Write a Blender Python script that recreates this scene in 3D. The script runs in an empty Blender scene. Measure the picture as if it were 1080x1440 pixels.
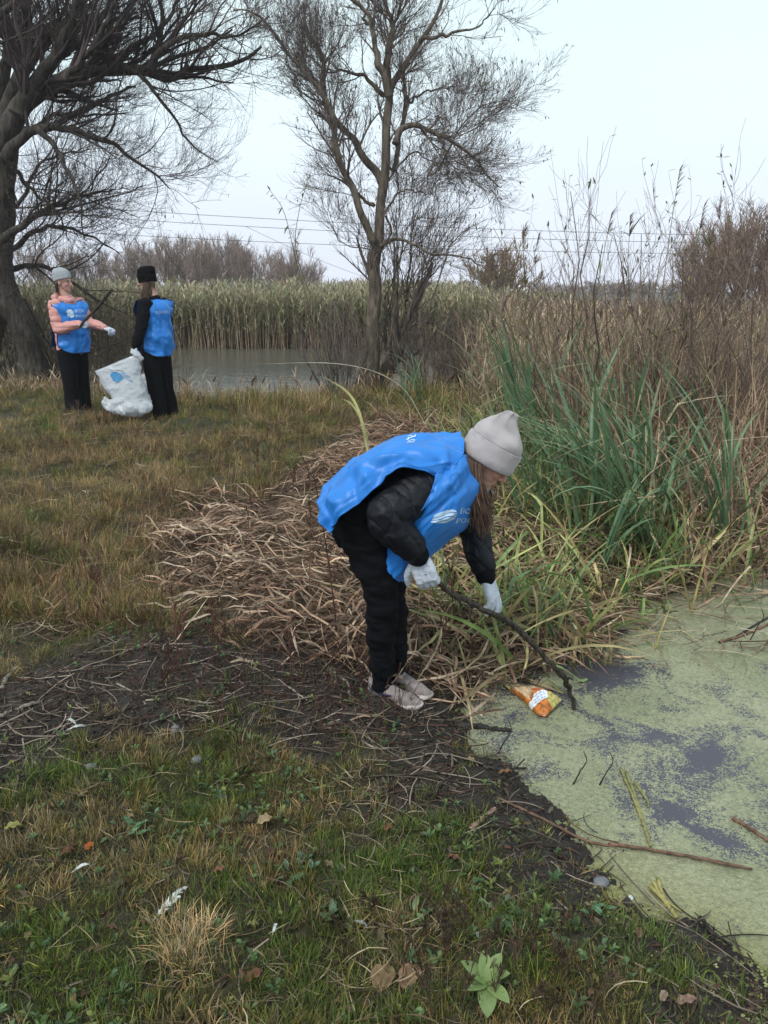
import bpy, math, random
import numpy as np
from mathutils import Vector, Matrix
rad = math.radians
scene = bpy.context.scene
COL = scene.collection
random.seed(7)
RNG = np.random.default_rng(11)

# ------------------------------------------------------------------ camera
CAM_H = 1.6
PITCH = rad(15.9)
FPX = 1088.0
cam_data = bpy.data.cameras.new('camera')
cam_data.sensor_fit = 'VERTICAL'
cam_data.sensor_height = 24.0
cam_data.lens = 24.0 * FPX / 1440.0
cam_data.clip_start = 0.05
cam_data.clip_end = 6000
cam = bpy.data.objects.new('camera', cam_data)
COL.objects.link(cam)
cam.location = (0, 0, CAM_H)
cam.rotation_euler = (rad(90) - PITCH, 0, 0)
scene.camera = cam

# ------------------------------------------------------------------ light
SUN_EL, SUN_AZ = rad(52), rad(215)          # high thin overcast, a little from behind and left
world = bpy.data.worlds.new('World'); scene.world = world
world.use_nodes = True
wn, wl = world.node_tree.nodes, world.node_tree.links
wn.clear()
w_out = wn.new('ShaderNodeOutputWorld'); w_bg = wn.new('ShaderNodeBackground')
w_sky = wn.new('ShaderNodeTexSky'); w_sky.sky_type = 'NISHITA'; w_sky.sun_disc = False
w_sky.sun_elevation = SUN_EL; w_sky.sun_rotation = SUN_AZ
w_sky.air_density = 1.0; w_sky.dust_density = 3.0
w_geo = wn.new('ShaderNodeTexCoord'); w_sep = wn.new('ShaderNodeSeparateXYZ')
w_ramp = wn.new('ShaderNodeValToRGB')
wl.new(w_geo.outputs['Generated'], w_sep.inputs[0]); wl.new(w_sep.outputs['Z'], w_ramp.inputs[0])
cr = w_ramp.color_ramp                        # the cloud layer, paler overhead and faintly violet low down
cr.elements[0].position = 0.0; cr.elements[0].color = (0.75, 0.80, 0.93, 1)
cr.elements[1].position = 0.42; cr.elements[1].color = (0.73, 0.885, 0.93, 1)
e = cr.elements.new(0.13); e.color = (0.75, 0.84, 0.935, 1)
e = cr.elements.new(0.24); e.color = (0.755, 0.905, 0.955, 1)
w_noise = wn.new('ShaderNodeTexNoise'); w_noise.inputs['Scale'].default_value = 1.6
w_noise.inputs['Detail'].default_value = 3; w_noise.inputs['Roughness'].default_value = 0.45
w_map = wn.new('ShaderNodeMapping'); w_map.inputs['Scale'].default_value = (1, 1, 3)
wl.new(w_geo.outputs['Generated'], w_map.inputs[0]); wl.new(w_map.outputs[0], w_noise.inputs['Vector'])
w_nr = wn.new('ShaderNodeMapRange'); w_nr.inputs['To Min'].default_value = 11.2; w_nr.inputs['To Max'].default_value = 12.6
w_nr.inputs['From Min'].default_value = 0.3; w_nr.inputs['From Max'].default_value = 0.7
wl.new(w_noise.outputs['Fac'], w_nr.inputs['Value'])
w_mul = wn.new('ShaderNodeVectorMath'); w_mul.operation = 'SCALE'
wl.new(w_ramp.outputs[0], w_mul.inputs[0]); wl.new(w_nr.outputs[0], w_mul.inputs['Scale'])
w_mix = wn.new('ShaderNodeMixRGB'); w_mix.inputs[0].default_value = 0.95
wl.new(w_sky.outputs[0], w_mix.inputs[1]); wl.new(w_mul.outputs[0], w_mix.inputs[2])
wl.new(w_mix.outputs[0], w_bg.inputs['Color']); w_bg.inputs['Strength'].default_value = 0.0775
wl.new(w_bg.outputs[0], w_out.inputs['Surface'])

sun_d = bpy.data.lights.new('sun', 'SUN'); sun_d.energy = 1.5; sun_d.angle = rad(14); sun_d.color = (1.0, 0.97, 0.92)
sun = bpy.data.objects.new('sun', sun_d); COL.objects.link(sun)
_sd = Vector((math.sin(SUN_AZ) * math.cos(SUN_EL), math.cos(SUN_AZ) * math.cos(SUN_EL), math.sin(SUN_EL)))
sun.rotation_euler = _sd.to_track_quat('Z', 'Y').to_euler()

vs = scene.view_settings
vs.view_transform = 'Standard'; vs.look = 'None'; vs.exposure = 0.38; vs.gamma = 1.0; vs.use_curve_mapping = False
scene.cycles.max_bounces = 6; scene.cycles.diffuse_bounces = 3; scene.cycles.glossy_bounces = 3
scene.cycles.transparent_max_bounces = 12; scene.cycles.transmission_bounces = 3
scene.cycles.volume_bounces = 1

# ------------------------------------------------------------------ maths helpers
CP, SP = math.cos(PITCH), math.sin(PITCH)
def W(px, py, Y):
    """the point seen at a photo pixel, at Y metres in front of the camera"""
    a, b = (px - 540) / FPX, (720 - py) / FPX
    dy = CP + b * SP
    t = Y / dy
    return np.array([a * t, Y, CAM_H + t * (-SP + b * CP)])
def G(px, py, z=0.0):
    a, b = (px - 540) / FPX, (720 - py) / FPX
    dz = -SP + b * CP
    t = (z - CAM_H) / dz
    return np.array([a * t, t * (CP + b * SP), z])
def PIX(x, y, z):
    r = np.maximum(y * CP - (z - CAM_H) * SP, 1e-3)
    return 540 + FPX * x / r, 720 - FPX * (y * SP + (z - CAM_H) * CP) / r

def _h(ix, iy, iz, s):
    n = (ix.astype(np.int64) * 374761393 + iy.astype(np.int64) * 668265263 + iz.astype(np.int64) * 2147483647 + s * 974634777) & 0xFFFFFFFF
    n = ((n ^ (n >> 13)) * 1274126177) & 0xFFFFFFFF
    n = n ^ (n >> 16)
    return (n & 0xFFFFFF) / float(0xFFFFFF)
def vnoise(x, y, z=0.0, s=0):
    x, y = np.asarray(x, float), np.asarray(y, float); z = np.zeros_like(x) + z
    ix, iy, iz = np.floor(x), np.floor(y), np.floor(z)
    fx, fy, fz = x - ix, y - iy, z - iz
    fx, fy, fz = [f * f * (3 - 2 * f) for f in (fx, fy, fz)]
    r = 0
    for a in (0, 1):
        for b in (0, 1):
            for c in (0, 1):
                w = (fx if a else 1 - fx) * (fy if b else 1 - fy) * (fz if c else 1 - fz)
                r = r + w * _h(ix + a, iy + b, iz + c, s)
    return r * 2 - 1
def fbm(x, y, z=0.0, s=0, o=4, g=0.5):
    r = 0; a = 1; f = 1
    for k in range(o):
        r = r + a * vnoise(np.asarray(x) * f, np.asarray(y) * f, np.asarray(z) * f, s + k); a *= g; f *= 2.03
    return r
def sm(x, a, b):
    t = np.clip((np.asarray(x, float) - a) / (b - a), 0, 1); return t * t * (3 - 2 * t)
def gauss(x, y, cx, cy, rx, ry=None):
    ry = ry or rx
    return np.exp(-((x - cx) / rx) ** 2 - ((y - cy) / ry) ** 2)
def sdf(x, y, poly):
    """signed distance to a polygon, negative inside"""
    x = np.asarray(x, float); y = np.asarray(y, float)
    d = np.full(x.shape, 1e9); ins = np.zeros(x.shape, bool); n = len(poly)
    for i in range(n):
        ax, ay = poly[i][0], poly[i][1]; bx, by = poly[(i + 1) % n][0], poly[(i + 1) % n][1]
        ex, ey = bx - ax, by - ay; wx, wy = x - ax, y - ay
        t = np.clip((wx * ex + wy * ey) / (ex * ex + ey * ey + 1e-12), 0, 1)
        d = np.minimum(d, (wx - t * ex) ** 2 + (wy - t * ey) ** 2)
        if abs(ey) > 1e-12:
            ins ^= ((ay > y) != (by > y)) & (x < (bx - ax) * (y - ay) / (by - ay) + ax)
    return np.where(ins, -1, 1) * np.sqrt(d)
def norm(v):
    v = np.asarray(v, float); return v / np.maximum(np.linalg.norm(v, axis=-1, keepdims=True), 1e-9)
def U(a, b, n=None): return RNG.uniform(a, b, n)
def spline(pts, n):
    """Catmull-Rom through pts (m,d) -> (n,d)"""
    p = np.asarray(pts, float); m = len(p)
    q = np.vstack([2 * p[0] - p[1], p, 2 * p[-1] - p[-2]])
    t = np.linspace(0, m - 1 - 1e-9, n); i = t.astype(int); f = (t - i)[:, None]
    a, b, c, d = q[i], q[i + 1], q[i + 2], q[i + 3]
    return 0.5 * ((2 * b) + (c - a) * f + (2 * a - 5 * b + 4 * c - d) * f ** 2 + (3 * b - a - 3 * c + d) * f ** 3)

# ------------------------------------------------------------------ mesh builder
class MB:
    def __init__(s): s.v = []; s.q = []; s.t = []; s.c = []; s.uv = []; s.n = 0
    def add(s, v, quads=None, tris=None, col=None):
        v = np.asarray(v, float).reshape(-1, 3)
        s.v.append(v)
        if quads is not None and len(quads): s.q.append(np.asarray(quads, np.int64).reshape(-1, 4) + s.n)
        if tris is not None and len(tris): s.t.append(np.asarray(tris, np.int64).reshape(-1, 3) + s.n)
        c = np.ones((len(v), 3)) * 0.5 if col is None else np.broadcast_to(np.asarray(col, float), (len(v), 3))
        s.c.append(c); s.n += len(v); return s
    def mesh(s, name, mats=None, smooth=True):
        v = np.concatenate(s.v); me = bpy.data.meshes.new(name)
        q = np.concatenate(s.q) if s.q else np.zeros((0, 4), int); t = np.concatenate(s.t) if s.t else np.zeros((0, 3), int)
        me.vertices.add(len(v)); me.vertices.foreach_set('co', v.astype(np.float32).ravel())
        nl = len(q) * 4 + len(t) * 3
        me.loops.add(nl); me.loops.foreach_set('vertex_index', np.concatenate([q.ravel(), t.ravel()]).astype(np.int32))
        me.polygons.add(len(q) + len(t))
        ls = np.concatenate([np.arange(len(q)) * 4, len(q) * 4 + np.arange(len(t)) * 3])
        me.polygons.foreach_set('loop_start', ls.astype(np.int32))
        me.polygons.foreach_set('use_smooth', np.full(len(q) + len(t), bool(smooth)))
        me.update(calc_edges=True)
        ca = me.color_attributes.new('Col', 'FLOAT_COLOR', 'POINT')
        c = np.concatenate(s.c); ca.data.foreach_set('color', np.hstack([c, np.ones((len(c), 1))]).astype(np.float32).ravel())
        for m in (mats if isinstance(mats, (list, tuple)) else [mats]):
            if m is not None: me.materials.append(m)
        return me
    def build(s, name, mat=None, parent=None, smooth=True):
        o = bpy.data.objects.new(name, s.mesh(name, mat, smooth)); COL.objects.link(o)
        if parent is not None: o.parent = parent
        return o
def tag(o, label=None, cat=None, group=None, kind=None):
    if label: o['label'] = label
    if cat: o['category'] = cat
    if group: o['group'] = group
    if kind: o['kind'] = kind
    return o
def empty(name, loc=(0, 0, 0), **k):
    o = bpy.data.objects.new(name, None); COL.objects.link(o); o.location = loc; o.empty_display_size = 0.1
    return tag(o, **k)
def keep(o, root):
    """parent o to root without moving it (root carries a location only)"""
    o.parent = root; o.matrix_parent_inverse = Matrix.Translation(root.location).inverted(); return o
def copy_tree(o, parent=None):
    c = o.copy(); COL.objects.link(c); c.parent = parent
    for ch in list(o.children): copy_tree(ch, c)
    return c

def ribbons(mb, P, w, side, col, fold=0.0):
    """P (n,k,3) centre lines, w (n,k) widths, side (n,3)|(n,k,3), col (n,3)|(n,k,3)"""
    n, k, _ = P.shape
    side = np.asarray(side, float)
    if side.ndim == 2: side = np.repeat(side[:, None, :], k, 1)
    T = np.gradient(P, axis=1); side = side - T * (np.sum(side * T, -1, keepdims=True) / np.maximum(np.sum(T * T, -1, keepdims=True), 1e-12))
    side = norm(side)
    w = np.asarray(w, float)[..., None] * 0.5
    col = np.asarray(col, float)
    if col.ndim == 2: col = np.repeat(col[:, None, :], k, 1)
    if fold:
        N = norm(np.cross(T, side)); cols = [P - side * w, P + N * w * fold, P + side * w]
    else: cols = [P - side * w, P + side * w]
    m = len(cols); V = np.stack(cols, 2).reshape(-1, 3)
    C = np.repeat(col[:, :, None, :], m, 2).reshape(-1, 3)
    base = (np.arange(n) * k * m)[:, None, None] + (np.arange(k - 1) * m)[None, :, None] + np.arange(m - 1)[None, None, :]
    q = np.stack([base, base + 1, base + m + 1, base + m], -1).reshape(-1, 4)
    return mb.add(V, q, None, C)
def tubes(mb, P, R, col, sides=5, cap=False):
    n, k, _ = P.shape
    T = norm(np.gradient(P, axis=1))
    ref = np.where(np.abs(T[:, :1, 2:3]) > 0.9, np.array([1.0, 0.1, 0]), np.array([0.1, 0.05, 1.0]))
    ref = np.repeat(ref, k, 1)
    A = norm(np.cross(T, ref)); B = np.cross(T, A)
    th = np.arange(sides) * 2 * math.pi / sides
    V = P[:, :, None, :] + np.asarray(R)[..., None, None] * (np.cos(th)[None, None, :, None] * A[:, :, None, :] + np.sin(th)[None, None, :, None] * B[:, :, None, :])
    col = np.asarray(col, float)
    if col.ndim == 1: col = np.broadcast_to(col, (n, 3))
    if col.ndim == 2: col = np.repeat(col[:, None, :], k, 1)
    C = np.repeat(col[:, :, None, :], sides, 2).reshape(-1, 3)
    b = (np.arange(n) * k * sides)[:, None, None] + (np.arange(k - 1) * sides)[None, :, None]
    j = np.arange(sides)[None, None, :]; j2 = (j + 1) % sides
    q = np.stack([b + j, b + j2, b + sides + j2, b + sides + j], -1).reshape(-1, 4)
    tris = None
    if cap:
        f = (np.arange(n) * k * sides)[:, None]; l = f + (k - 1) * sides; tr = []
        for i in range(1, sides - 1):
            tr += [np.stack([f[:, 0], f[:, 0] + i + 1, f[:, 0] + i], -1), np.stack([l[:, 0], l[:, 0] + i, l[:, 0] + i + 1], -1)]
        tris = np.concatenate(tr)
    return mb.add(V.reshape(-1, 3), q, tris, C)
def rings(mb, R, col=None, close=True, cap=(True, True)):
    """R (k,m,3) rings joined into a tube"""
    k, m, _ = R.shape
    i = np.arange(k - 1)[:, None]; j = np.arange(m if close else m - 1)[None, :]; j2 = (j + 1) % m
    q = np.stack([i * m + j, i * m + j2, (i + 1) * m + j2, (i + 1) * m + j], -1).reshape(-1, 4)
    V = R.reshape(-1, 3); tris = []
    if col is None: C = None
    else:
        C = np.asarray(col, float)
        C = np.broadcast_to(C, (k, m, 3)).reshape(-1, 3)
    if cap[0]: V = np.vstack([V, R[0].mean(0)]); c = len(V) - 1; tris += [(c, (a + 1) % m, a) for a in range(m)]
    if cap[1]: V = np.vstack([V, R[-1].mean(0)]); c = len(V) - 1; o = (k - 1) * m; tris += [(c, o + a, o + (a + 1) % m) for a in range(m)]
    if C is not None and len(V) > len(C): C = np.vstack([C] + [C[:1]] * (len(V) - len(C)))
    return mb.add(V, q, tris, C)
def capsule_chain(mb, pts, radii, m=16, n=None, flat=1.0, flatdir=None, col=None):
    """a tapered limb with rounded ends along pts"""
    n = n or max(12, 7 * len(pts))
    pr = spline(np.hstack([np.asarray(pts, float), np.asarray(radii, float)[:, None]]), n)
    P, r = pr[:, :3], np.maximum(pr[:, 3], 1e-4)
    T = norm(np.gradient(P, axis=0))
    hs = [0.95, 0.8, 0.55, 0.28]
    P0 = [P[0] - T[0] * r[0] * h for h in hs]; r0 = [r[0] * math.sqrt(1 - h * h) for h in hs]
    P1 = [P[-1] + T[-1] * r[-1] * h for h in hs[::-1]]; r1 = [r[-1] * math.sqrt(1 - h * h) for h in hs[::-1]]
    P = np.vstack([P0, P, P1]); r = np.concatenate([r0, r, r1]); T = np.vstack([[T[0]] * 4, T, [T[-1]] * 4])
    ref = np.array([0.0, 1, 0]) if flatdir is None else np.asarray(flatdir, float)
    A = norm(np.cross(T, np.cross(np.broadcast_to(ref, T.shape), T)) + 1e-6); B = np.cross(T, A)
    th = np.arange(m) * 2 * math.pi / m
    V = P[:, None, :] + r[:, None, None] * (flat * np.cos(th)[None, :, None] * A[:, None, :] + np.sin(th)[None, :, None] * B[:, None, :])
    return rings(mb, V, col)
def ellipsoid(mb, c, r, R=None, m=16, n=10):
    ph = np.linspace(0.02, math.pi - 0.02, n)[:, None]; th = (np.arange(m) * 2 * math.pi / m)[None, :]
    V = np.stack([np.sin(ph) * np.cos(th) * r[0], np.sin(ph) * np.sin(th) * r[1], np.cos(ph) * r[2] + 0 * th], -1)
    if R is not None: V = V @ np.asarray(R).T
    return rings(mb, V + np.asarray(c))
def fuse(mb, voxel, iters=2, name='fuse'):
    """one continuous surface out of overlapping volumes; returns (verts, quads)"""
    o = bpy.data.objects.new(name, mb.mesh(name)); COL.objects.link(o)
    m = o.modifiers.new('r', 'REMESH'); m.mode = 'VOXEL'; m.voxel_size = voxel; m.use_smooth_shade = True
    if iters:
        s = o.modifiers.new('s', 'SMOOTH'); s.iterations = iters; s.factor = 0.5
    dg = bpy.context.evaluated_depsgraph_get(); dg.update()
    me = bpy.data.meshes.new_from_object(o.evaluated_get(dg), depsgraph=dg)
    v = np.empty(len(me.vertices) * 3, np.float32); me.vertices.foreach_get('co', v)
    lt = np.empty(len(me.polygons), np.int32); me.polygons.foreach_get('loop_total', lt)
    li = np.empty(len(me.loops), np.int32); me.loops.foreach_get('vertex_index', li)
    nn = np.empty(len(me.vertices) * 3, np.float32); me.vertices.foreach_get('normal', nn)
    old = o.data; bpy.data.objects.remove(o); bpy.data.meshes.remove(old); bpy.data.meshes.remove(me)
    assert (lt == 4).all()
    return v.reshape(-1, 3).astype(float), li.reshape(-1, 4), nn.reshape(-1, 3).astype(float)

# ------------------------------------------------------------------ materials
def lin(r, g, b):
    f = lambda c: (c / 255 / 12.92) if c / 255 <= 0.04045 else ((c / 255 + 0.055) / 1.055) ** 2.4
    return (f(r), f(g), f(b))
class NT:
    def __init__(s, name):
        s.m = bpy.data.materials.new(name); s.m.use_nodes = True; s.t = s.m.node_tree; s.t.nodes.clear()
        s.out = s.t.nodes.new('ShaderNodeOutputMaterial')
    def n(s, typ, **k):
        nd = s.t.nodes.new('ShaderNode' + typ)
        for a, v in k.items():
            if a.startswith('i_'):
                key = a[2:].replace('_', ' '); key = int(key) if key.isdigit() else key
                if isinstance(v, tuple) and len(v) == 2 and hasattr(v[0], 'outputs'): s.t.links.new(v[0].outputs[v[1]], nd.inputs[key])
                elif hasattr(v, 'outputs'): s.t.links.new(v.outputs[0], nd.inputs[key])
                else: nd.inputs[key].default_value = v
            else: setattr(nd, a, v)
        return nd
    def link(s, a, b, oi=0): s.t.links.new(a.outputs[oi], b)
def ramp(nt, src, stops):
    r = nt.n('ValToRGB'); nt.t.links.new(src.outputs[0] if not isinstance(src, tuple) else src[0].outputs[src[1]], r.inputs[0])
    el = r.color_ramp.elements
    while len(el) < len(stops): el.new(0.5)
    for e_, (p, c) in zip(el, stops):
        e_.position = p; e_.color = (c, c, c, 1) if isinstance(c, (int, float)) else (*c, 1)
    return r
def mat_leafy(name, rough=0.55, trans=0.25, noise=18.0, inst=False, gain=1.0, spec=0.35, streak=True):
    nt = NT(name)
    a = nt.n('Attribute', attribute_name='Col')
    base = a
    if inst:
        b = nt.n('Attribute', attribute_type='INSTANCER', attribute_name='tint')
        base = nt.n('MixRGB', blend_type='MULTIPLY', i_Fac=1.0, i_Color1=a, i_Color2=b)
    tc = nt.n('TexCoord')
    nz = nt.n('TexNoise', i_Vector=(tc, 'Object'), i_Scale=noise, i_Detail=4.0)
    mr = nt.n('MapRange', i_Value=nz, i_From_Min=0.3, i_From_Max=0.7, i_To_Min=0.6 * gain, i_To_Max=1.4 * gain)
    sc = nt.n('VectorMath', operation='SCALE', i_0=base, i_Scale=mr)
    p = nt.n('BsdfPrincipled', i_Base_Color=sc, i_Roughness=rough); p.inputs['Specular IOR Level'].default_value = spec
    if trans:
        tr = nt.n('BsdfTranslucent', i_Color=sc); mx = nt.n('MixShader', i_Fac=trans)
        nt.t.links.new(p.outputs[0], mx.inputs[1]); nt.t.links.new(tr.outputs[0], mx.inputs[2]); nt.link(mx, nt.out.inputs[0])
    else: nt.link(p, nt.out.inputs[0])
    return nt.m
def mat_bark(name, c1, c2, scale=14, bump=0.5, rough=0.85, attr=False):
    nt = NT(name); tc = nt.n('TexCoord')
    mp = nt.n('Mapping', i_Vector=(tc, 'Object'), i_Scale=(1, 1, 0.25))
    nz = nt.n('TexNoise', i_Vector=mp, i_Scale=scale, i_Detail=8.0, i_Roughness=0.65)
    vr = nt.n('TexVoronoi', i_Vector=mp, i_Scale=scale * 1.7)
    r = ramp(nt, nz, [(0.3, c1), (0.62, c2)])
    dk = nt.n('MapRange', i_Value=vr, i_From_Min=0.0, i_From_Max=0.5, i_To_Min=0.55, i_To_Max=1.1)
    sc = nt.n('VectorMath', operation='SCALE', i_0=r, i_Scale=dk)
    n2 = nt.n('TexNoise', i_Vector=(tc, 'Object'), i_Scale=2.2, i_Detail=3.0)
    ms = ramp(nt, n2, [(0.56, 0.0), (0.72, 0.35)])
    mo = nt.n('MixRGB', i_Fac=ms, i_Color1=sc, i_Color2=(0.04, 0.04, 0.018, 1))
    h = nt.n('Math', operation='ADD', i_0=nz, i_1=vr)
    bp = nt.n('Bump', i_Height=h, i_Strength=bump, i_Distance=0.03)
    p = nt.n('BsdfPrincipled', i_Base_Color=mo, i_Roughness=rough, i_Normal=bp); p.inputs['Specular IOR Level'].default_value = 0.25
    nt.link(p, nt.out.inputs[0]); return nt.m
def mat_plain(name, c, rough=0.6, noise=30, amt=0.15, bump=0.1, bscale=200, spec=0.4, sheen=0.0, bdist=0.002, attr=False):
    nt = NT(name); tc = nt.n('TexCoord')
    nz = nt.n('TexNoise', i_Vector=(tc, 'Object'), i_Scale=float(noise), i_Detail=5.0)
    mr = nt.n('MapRange', i_Value=nz, i_From_Min=0.3, i_From_Max=0.7, i_To_Min=1 - amt, i_To_Max=1 + amt)
    src = nt.n('Attribute', attribute_name='Col') if attr else nt.n('RGB')
    if not attr: src.outputs[0].default_value = (*c, 1)
    sc = nt.n('VectorMath', operation='SCALE', i_0=src, i_Scale=mr)
    n2 = nt.n('TexNoise', i_Vector=(tc, 'Object'), i_Scale=float(bscale), i_Detail=3.0)
    bp = nt.n('Bump', i_Height=n2, i_Strength=bump, i_Distance=bdist)
    p = nt.n('BsdfPrincipled', i_Base_Color=sc, i_Roughness=rough, i_Normal=bp)
    p.inputs['Specular IOR Level'].default_value = spec
    if sheen: p.inputs['Sheen Weight'].default_value = sheen
    nt.link(p, nt.out.inputs[0]); return nt.m

# ------------------------------------------------------------------ terrain
ZW = -0.06                                      # water level of both ponds
POOL_PX = [(655, 962), (690, 945), (740, 942), (800, 915), (850, 880), (890, 845), (960, 822), (1010, 805), (1080, 778), (1400, 760),
           (1900, 900), (1900, 1500), (1200, 1500), (1100, 1402), (1040, 1345), (985, 1290), (900, 1262), (845, 1218),
           (800, 1165), (760, 1115), (735, 1078), (690, 1062), (655, 1040), (640, 1000)]
POOL = [G(a, b, ZW)[:2] for a, b in POOL_PX]
LAKE = [(-60, 14.8), (-7.2, 14.4), (-5.0, 13.6), (-3.6, 12.3), (-1.5, 12.3), (0.2, 13.2), (1.2, 13.6), (4, 15), (9, 17), (16, 15), (40, 16), (60, 60), (14, 62), (9, 34), (6, 27),
        (3, 24.3), (-2, 23.6), (-6, 23.9), (-12, 23.4), (-18, 24.2), (-60, 25)]
def pool_d(x, y): return sdf(x + 0.05 * fbm(x * 5, y * 5, s=3, o=3), y + 0.05 * fbm(x * 5, y * 5, s=9, o=3), POOL)
def lake_d(x, y): return sdf(x + 0.3 * vnoise(x, y, s=5), y + 0.3 * vnoise(x, y, s=6), LAKE)
def H(x, y):
    x = np.asarray(x, float); y = np.asarray(y, float)
    far = sm(y, 14, 40)
    h = 0.015 + 0.10 * sm(y, 4.5, 9) * (1 - 0.5 * sm(x, -1, 3)) + 0.05 * far
    h = h + (0.045 * fbm(x * 0.9, y * 0.9, s=1, o=3) + 0.02 * fbm(x * 4, y * 4, s=2, o=3)) * (0.35 + 0.65 * sm(np.hypot(x - 0.4, y - 2.8), 0.4, 1.6))
    h = h + 0.065 * sm(y, 3.2, 4.2) * (1 - sm(y, 9, 11)) * fbm(x * 2.2, y * 2.2, s=14, o=3) + 0.12 * gauss(x, y, -2.5, 4.3, .45, .4)
    h = h + 0.012 * fbm(x * 14, y * 14, s=8, o=3) + 0.005 * fbm(x * 45, y * 45, s=12, o=2)
    h = h + 0.20 * gauss(x, y, -2.35, 4.15, 0.75, 0.6) + 0.10 * gauss(x, y, -1.9, 5.6, 1.1, 0.8) + 0.05 * gauss(x, y, -1.0, 3.6, 0.9, 0.7)
    h = h + 0.16 * gauss(x, y, 1.2, 6.0, 1.4, 1.2)
    d = pool_d(x, y)
    k = sm(d, -0.03, 0.34)
    shore = ZW + 0.003 + d * 0.13 + 0.012 * fbm(x * 20, y * 20, s=21, o=2)
    h = np.where(d < 0.34, shore * (1 - k) + h * k, h)
    h = np.where(d < -0.02, np.maximum(ZW - 0.3, ZW + 0.01 + d * 0.7), h)
    dl = lake_d(x, y); k = sm(dl, 0, 1.6)
    h = np.where(dl < 1.6, (ZW - 0.02) * (1 - k) + h * k, h)
    h = np.where(dl < 0, np.maximum(ZW - 0.6, ZW - 0.02 + dl * 0.5), h)
    return h
def Hs(x, y): return float(H(np.array([x]), np.array([y]))[0])
MUD_PX = [(-80, 985), (60, 950), (180, 925), (300, 905), (430, 915), (520, 925), (600, 940), (655, 950), (660, 1060), (760, 1075), (850, 1180), (960, 1265),
          (1100, 1350), (1150, 1500), (930, 1500), (880, 1400), (815, 1340), (735, 1275), (668, 1225), (620, 1170), (550, 1130), (500, 1075), (400, 1060), (330, 1030), (200, 1050), (90, 1085), (-80, 1105)]
STRAW_PX = [(225, 745), (270, 710), (380, 712), (440, 655), (520, 610), (620, 590), (760, 640), (900, 720), (1100, 770), (1100, 790), (980, 808), (890, 850),
            (850, 885), (790, 915), (720, 945), (650, 955), (560, 935), (440, 905), (330, 890), (240, 850), (215, 790)]
MUD = [G(a, b, 0.0)[:2] for a, b in MUD_PX]
STRAW = [G(a, b, 0.05)[:2] for a, b in STRAW_PX]
def mud_w(x, y):
    a = 0.22 - 0.14 * sm(x, -0.2, 0.3); shore = sm(x, 0.15, 0.35) * sm(y, 2.95, 2.8) * sm(pool_d(x, y) + 0.06 * fbm(x * 5, y * 5, s=36, o=3), 0.33, 0.22)
    return np.maximum(shore * (1 - .5 * gauss(x, y, *G(925, 1365)[:2], .12, .12)), sm(-sdf(x + a * fbm(x * 3.2, y * 3.2, s=31, o=4), y + a * fbm(x * 3.2, y * 3.2, s=32, o=4), MUD), -0.14 + 0.08 * sm(x, -.2, .3), 0.16 - .1 * sm(x, -.2, .3)))
def straw_w(x, y): return sm(-sdf(x + 0.16 * fbm(x * 3, y * 3, s=33, o=3), y + 0.16 * fbm(x * 3, y * 3, s=34, o=3), STRAW), -0.12, 0.14)

def grid_sheet(xs, ys, zf, colf):
    X, Y = xs, ys
    V = np.stack([X, Y, zf(X, Y)], -1); k, m, _ = V.shape
    i = np.arange(k - 1)[:, None]; j = np.arange(m - 1)[None, :]
    q = np.stack([i * m + j, i * m + j + 1, (i + 1) * m + j + 1, (i + 1) * m + j], -1).reshape(-1, 4)
    mb = MB(); mb.add(V.reshape(-1, 3), q, None, colf(X, Y).reshape(-1, 3)); return mb
ys = [-8, -5, -3, -1.5, -0.5, 0.2, 0.6]
while ys[-1] < 1.1: ys.append(ys[-1] + 0.05)
while ys[-1] < 5: ys.append(ys[-1] + 0.016)
while ys[-1] < 3000: ys.append(ys[-1] * 1.022 + 0.01)
ys = np.array(ys); v_ = np.linspace(-1, 1, 460)
u_ = np.sinh(3.6 * v_) / math.sinh(3.6)
XX = u_[None, :] * (9 + 1.2 * np.maximum(ys, 0))[:, None]; YY = np.repeat(ys[:, None], len(v_), 1)
def ground_col(x, y):
    m = mud_w(x, y); s = straw_w(x, y); d = pool_d(x, y); wet = np.exp(-np.maximum(d, 0) / 0.25)
    return np.stack([m, s, wet], -1)
nt = NT('ground_soil')
at = nt.n('Attribute', attribute_name='Col'); sp = nt.n('SeparateXYZ', i_Vector=at)
tc = nt.n('TexCoord')
n1 = nt.n('TexNoise', i_Vector=(tc, 'Object'), i_Scale=3.0, i_Detail=8.0, i_Roughness=0.65)
n2 = nt.n('TexNoise', i_Vector=(tc, 'Object'), i_Scale=38.0, i_Detail=8.0, i_Roughness=0.7)
n3 = nt.n('TexVoronoi', i_Vector=(tc, 'Object'), i_Scale=55.0)
mudc = ramp(nt, n2, [(0.3, (0.018, 0.014, 0.012)), (0.55, (0.045, 0.036, 0.030)), (0.75, (0.085, 0.07, 0.056))])
grs = ramp(nt, n2, [(0.3, (0.022, 0.018, 0.011)), (0.55, (0.062, 0.05, 0.027)), (0.75, (0.13, 0.10, 0.06))])
grs2 = nt.n('MixRGB', i_Fac=ramp(nt, n1, [(0.4, 0.0), (0.62, 0.8)]), i_Color1=grs, i_Color2=(0.035, 0.036, 0.014, 1))
strw = ramp(nt, n2, [(0.3, (0.035, 0.022, 0.014)), (0.6, (0.13, 0.09, 0.055))])
a1 = nt.n('MixRGB', i_Fac=(sp, 'Y'), i_Color1=grs2, i_Color2=strw); a2 = nt.n('MixRGB', i_Fac=(sp, 'X'), i_Color1=a1, i_Color2=mudc)
wetd = nt.n('MapRange', i_Value=(sp, 'Z'), i_To_Min=1.0, i_To_Max=0.6)
a3 = nt.n('VectorMath', operation='SCALE', i_0=a2, i_Scale=wetd)
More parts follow.
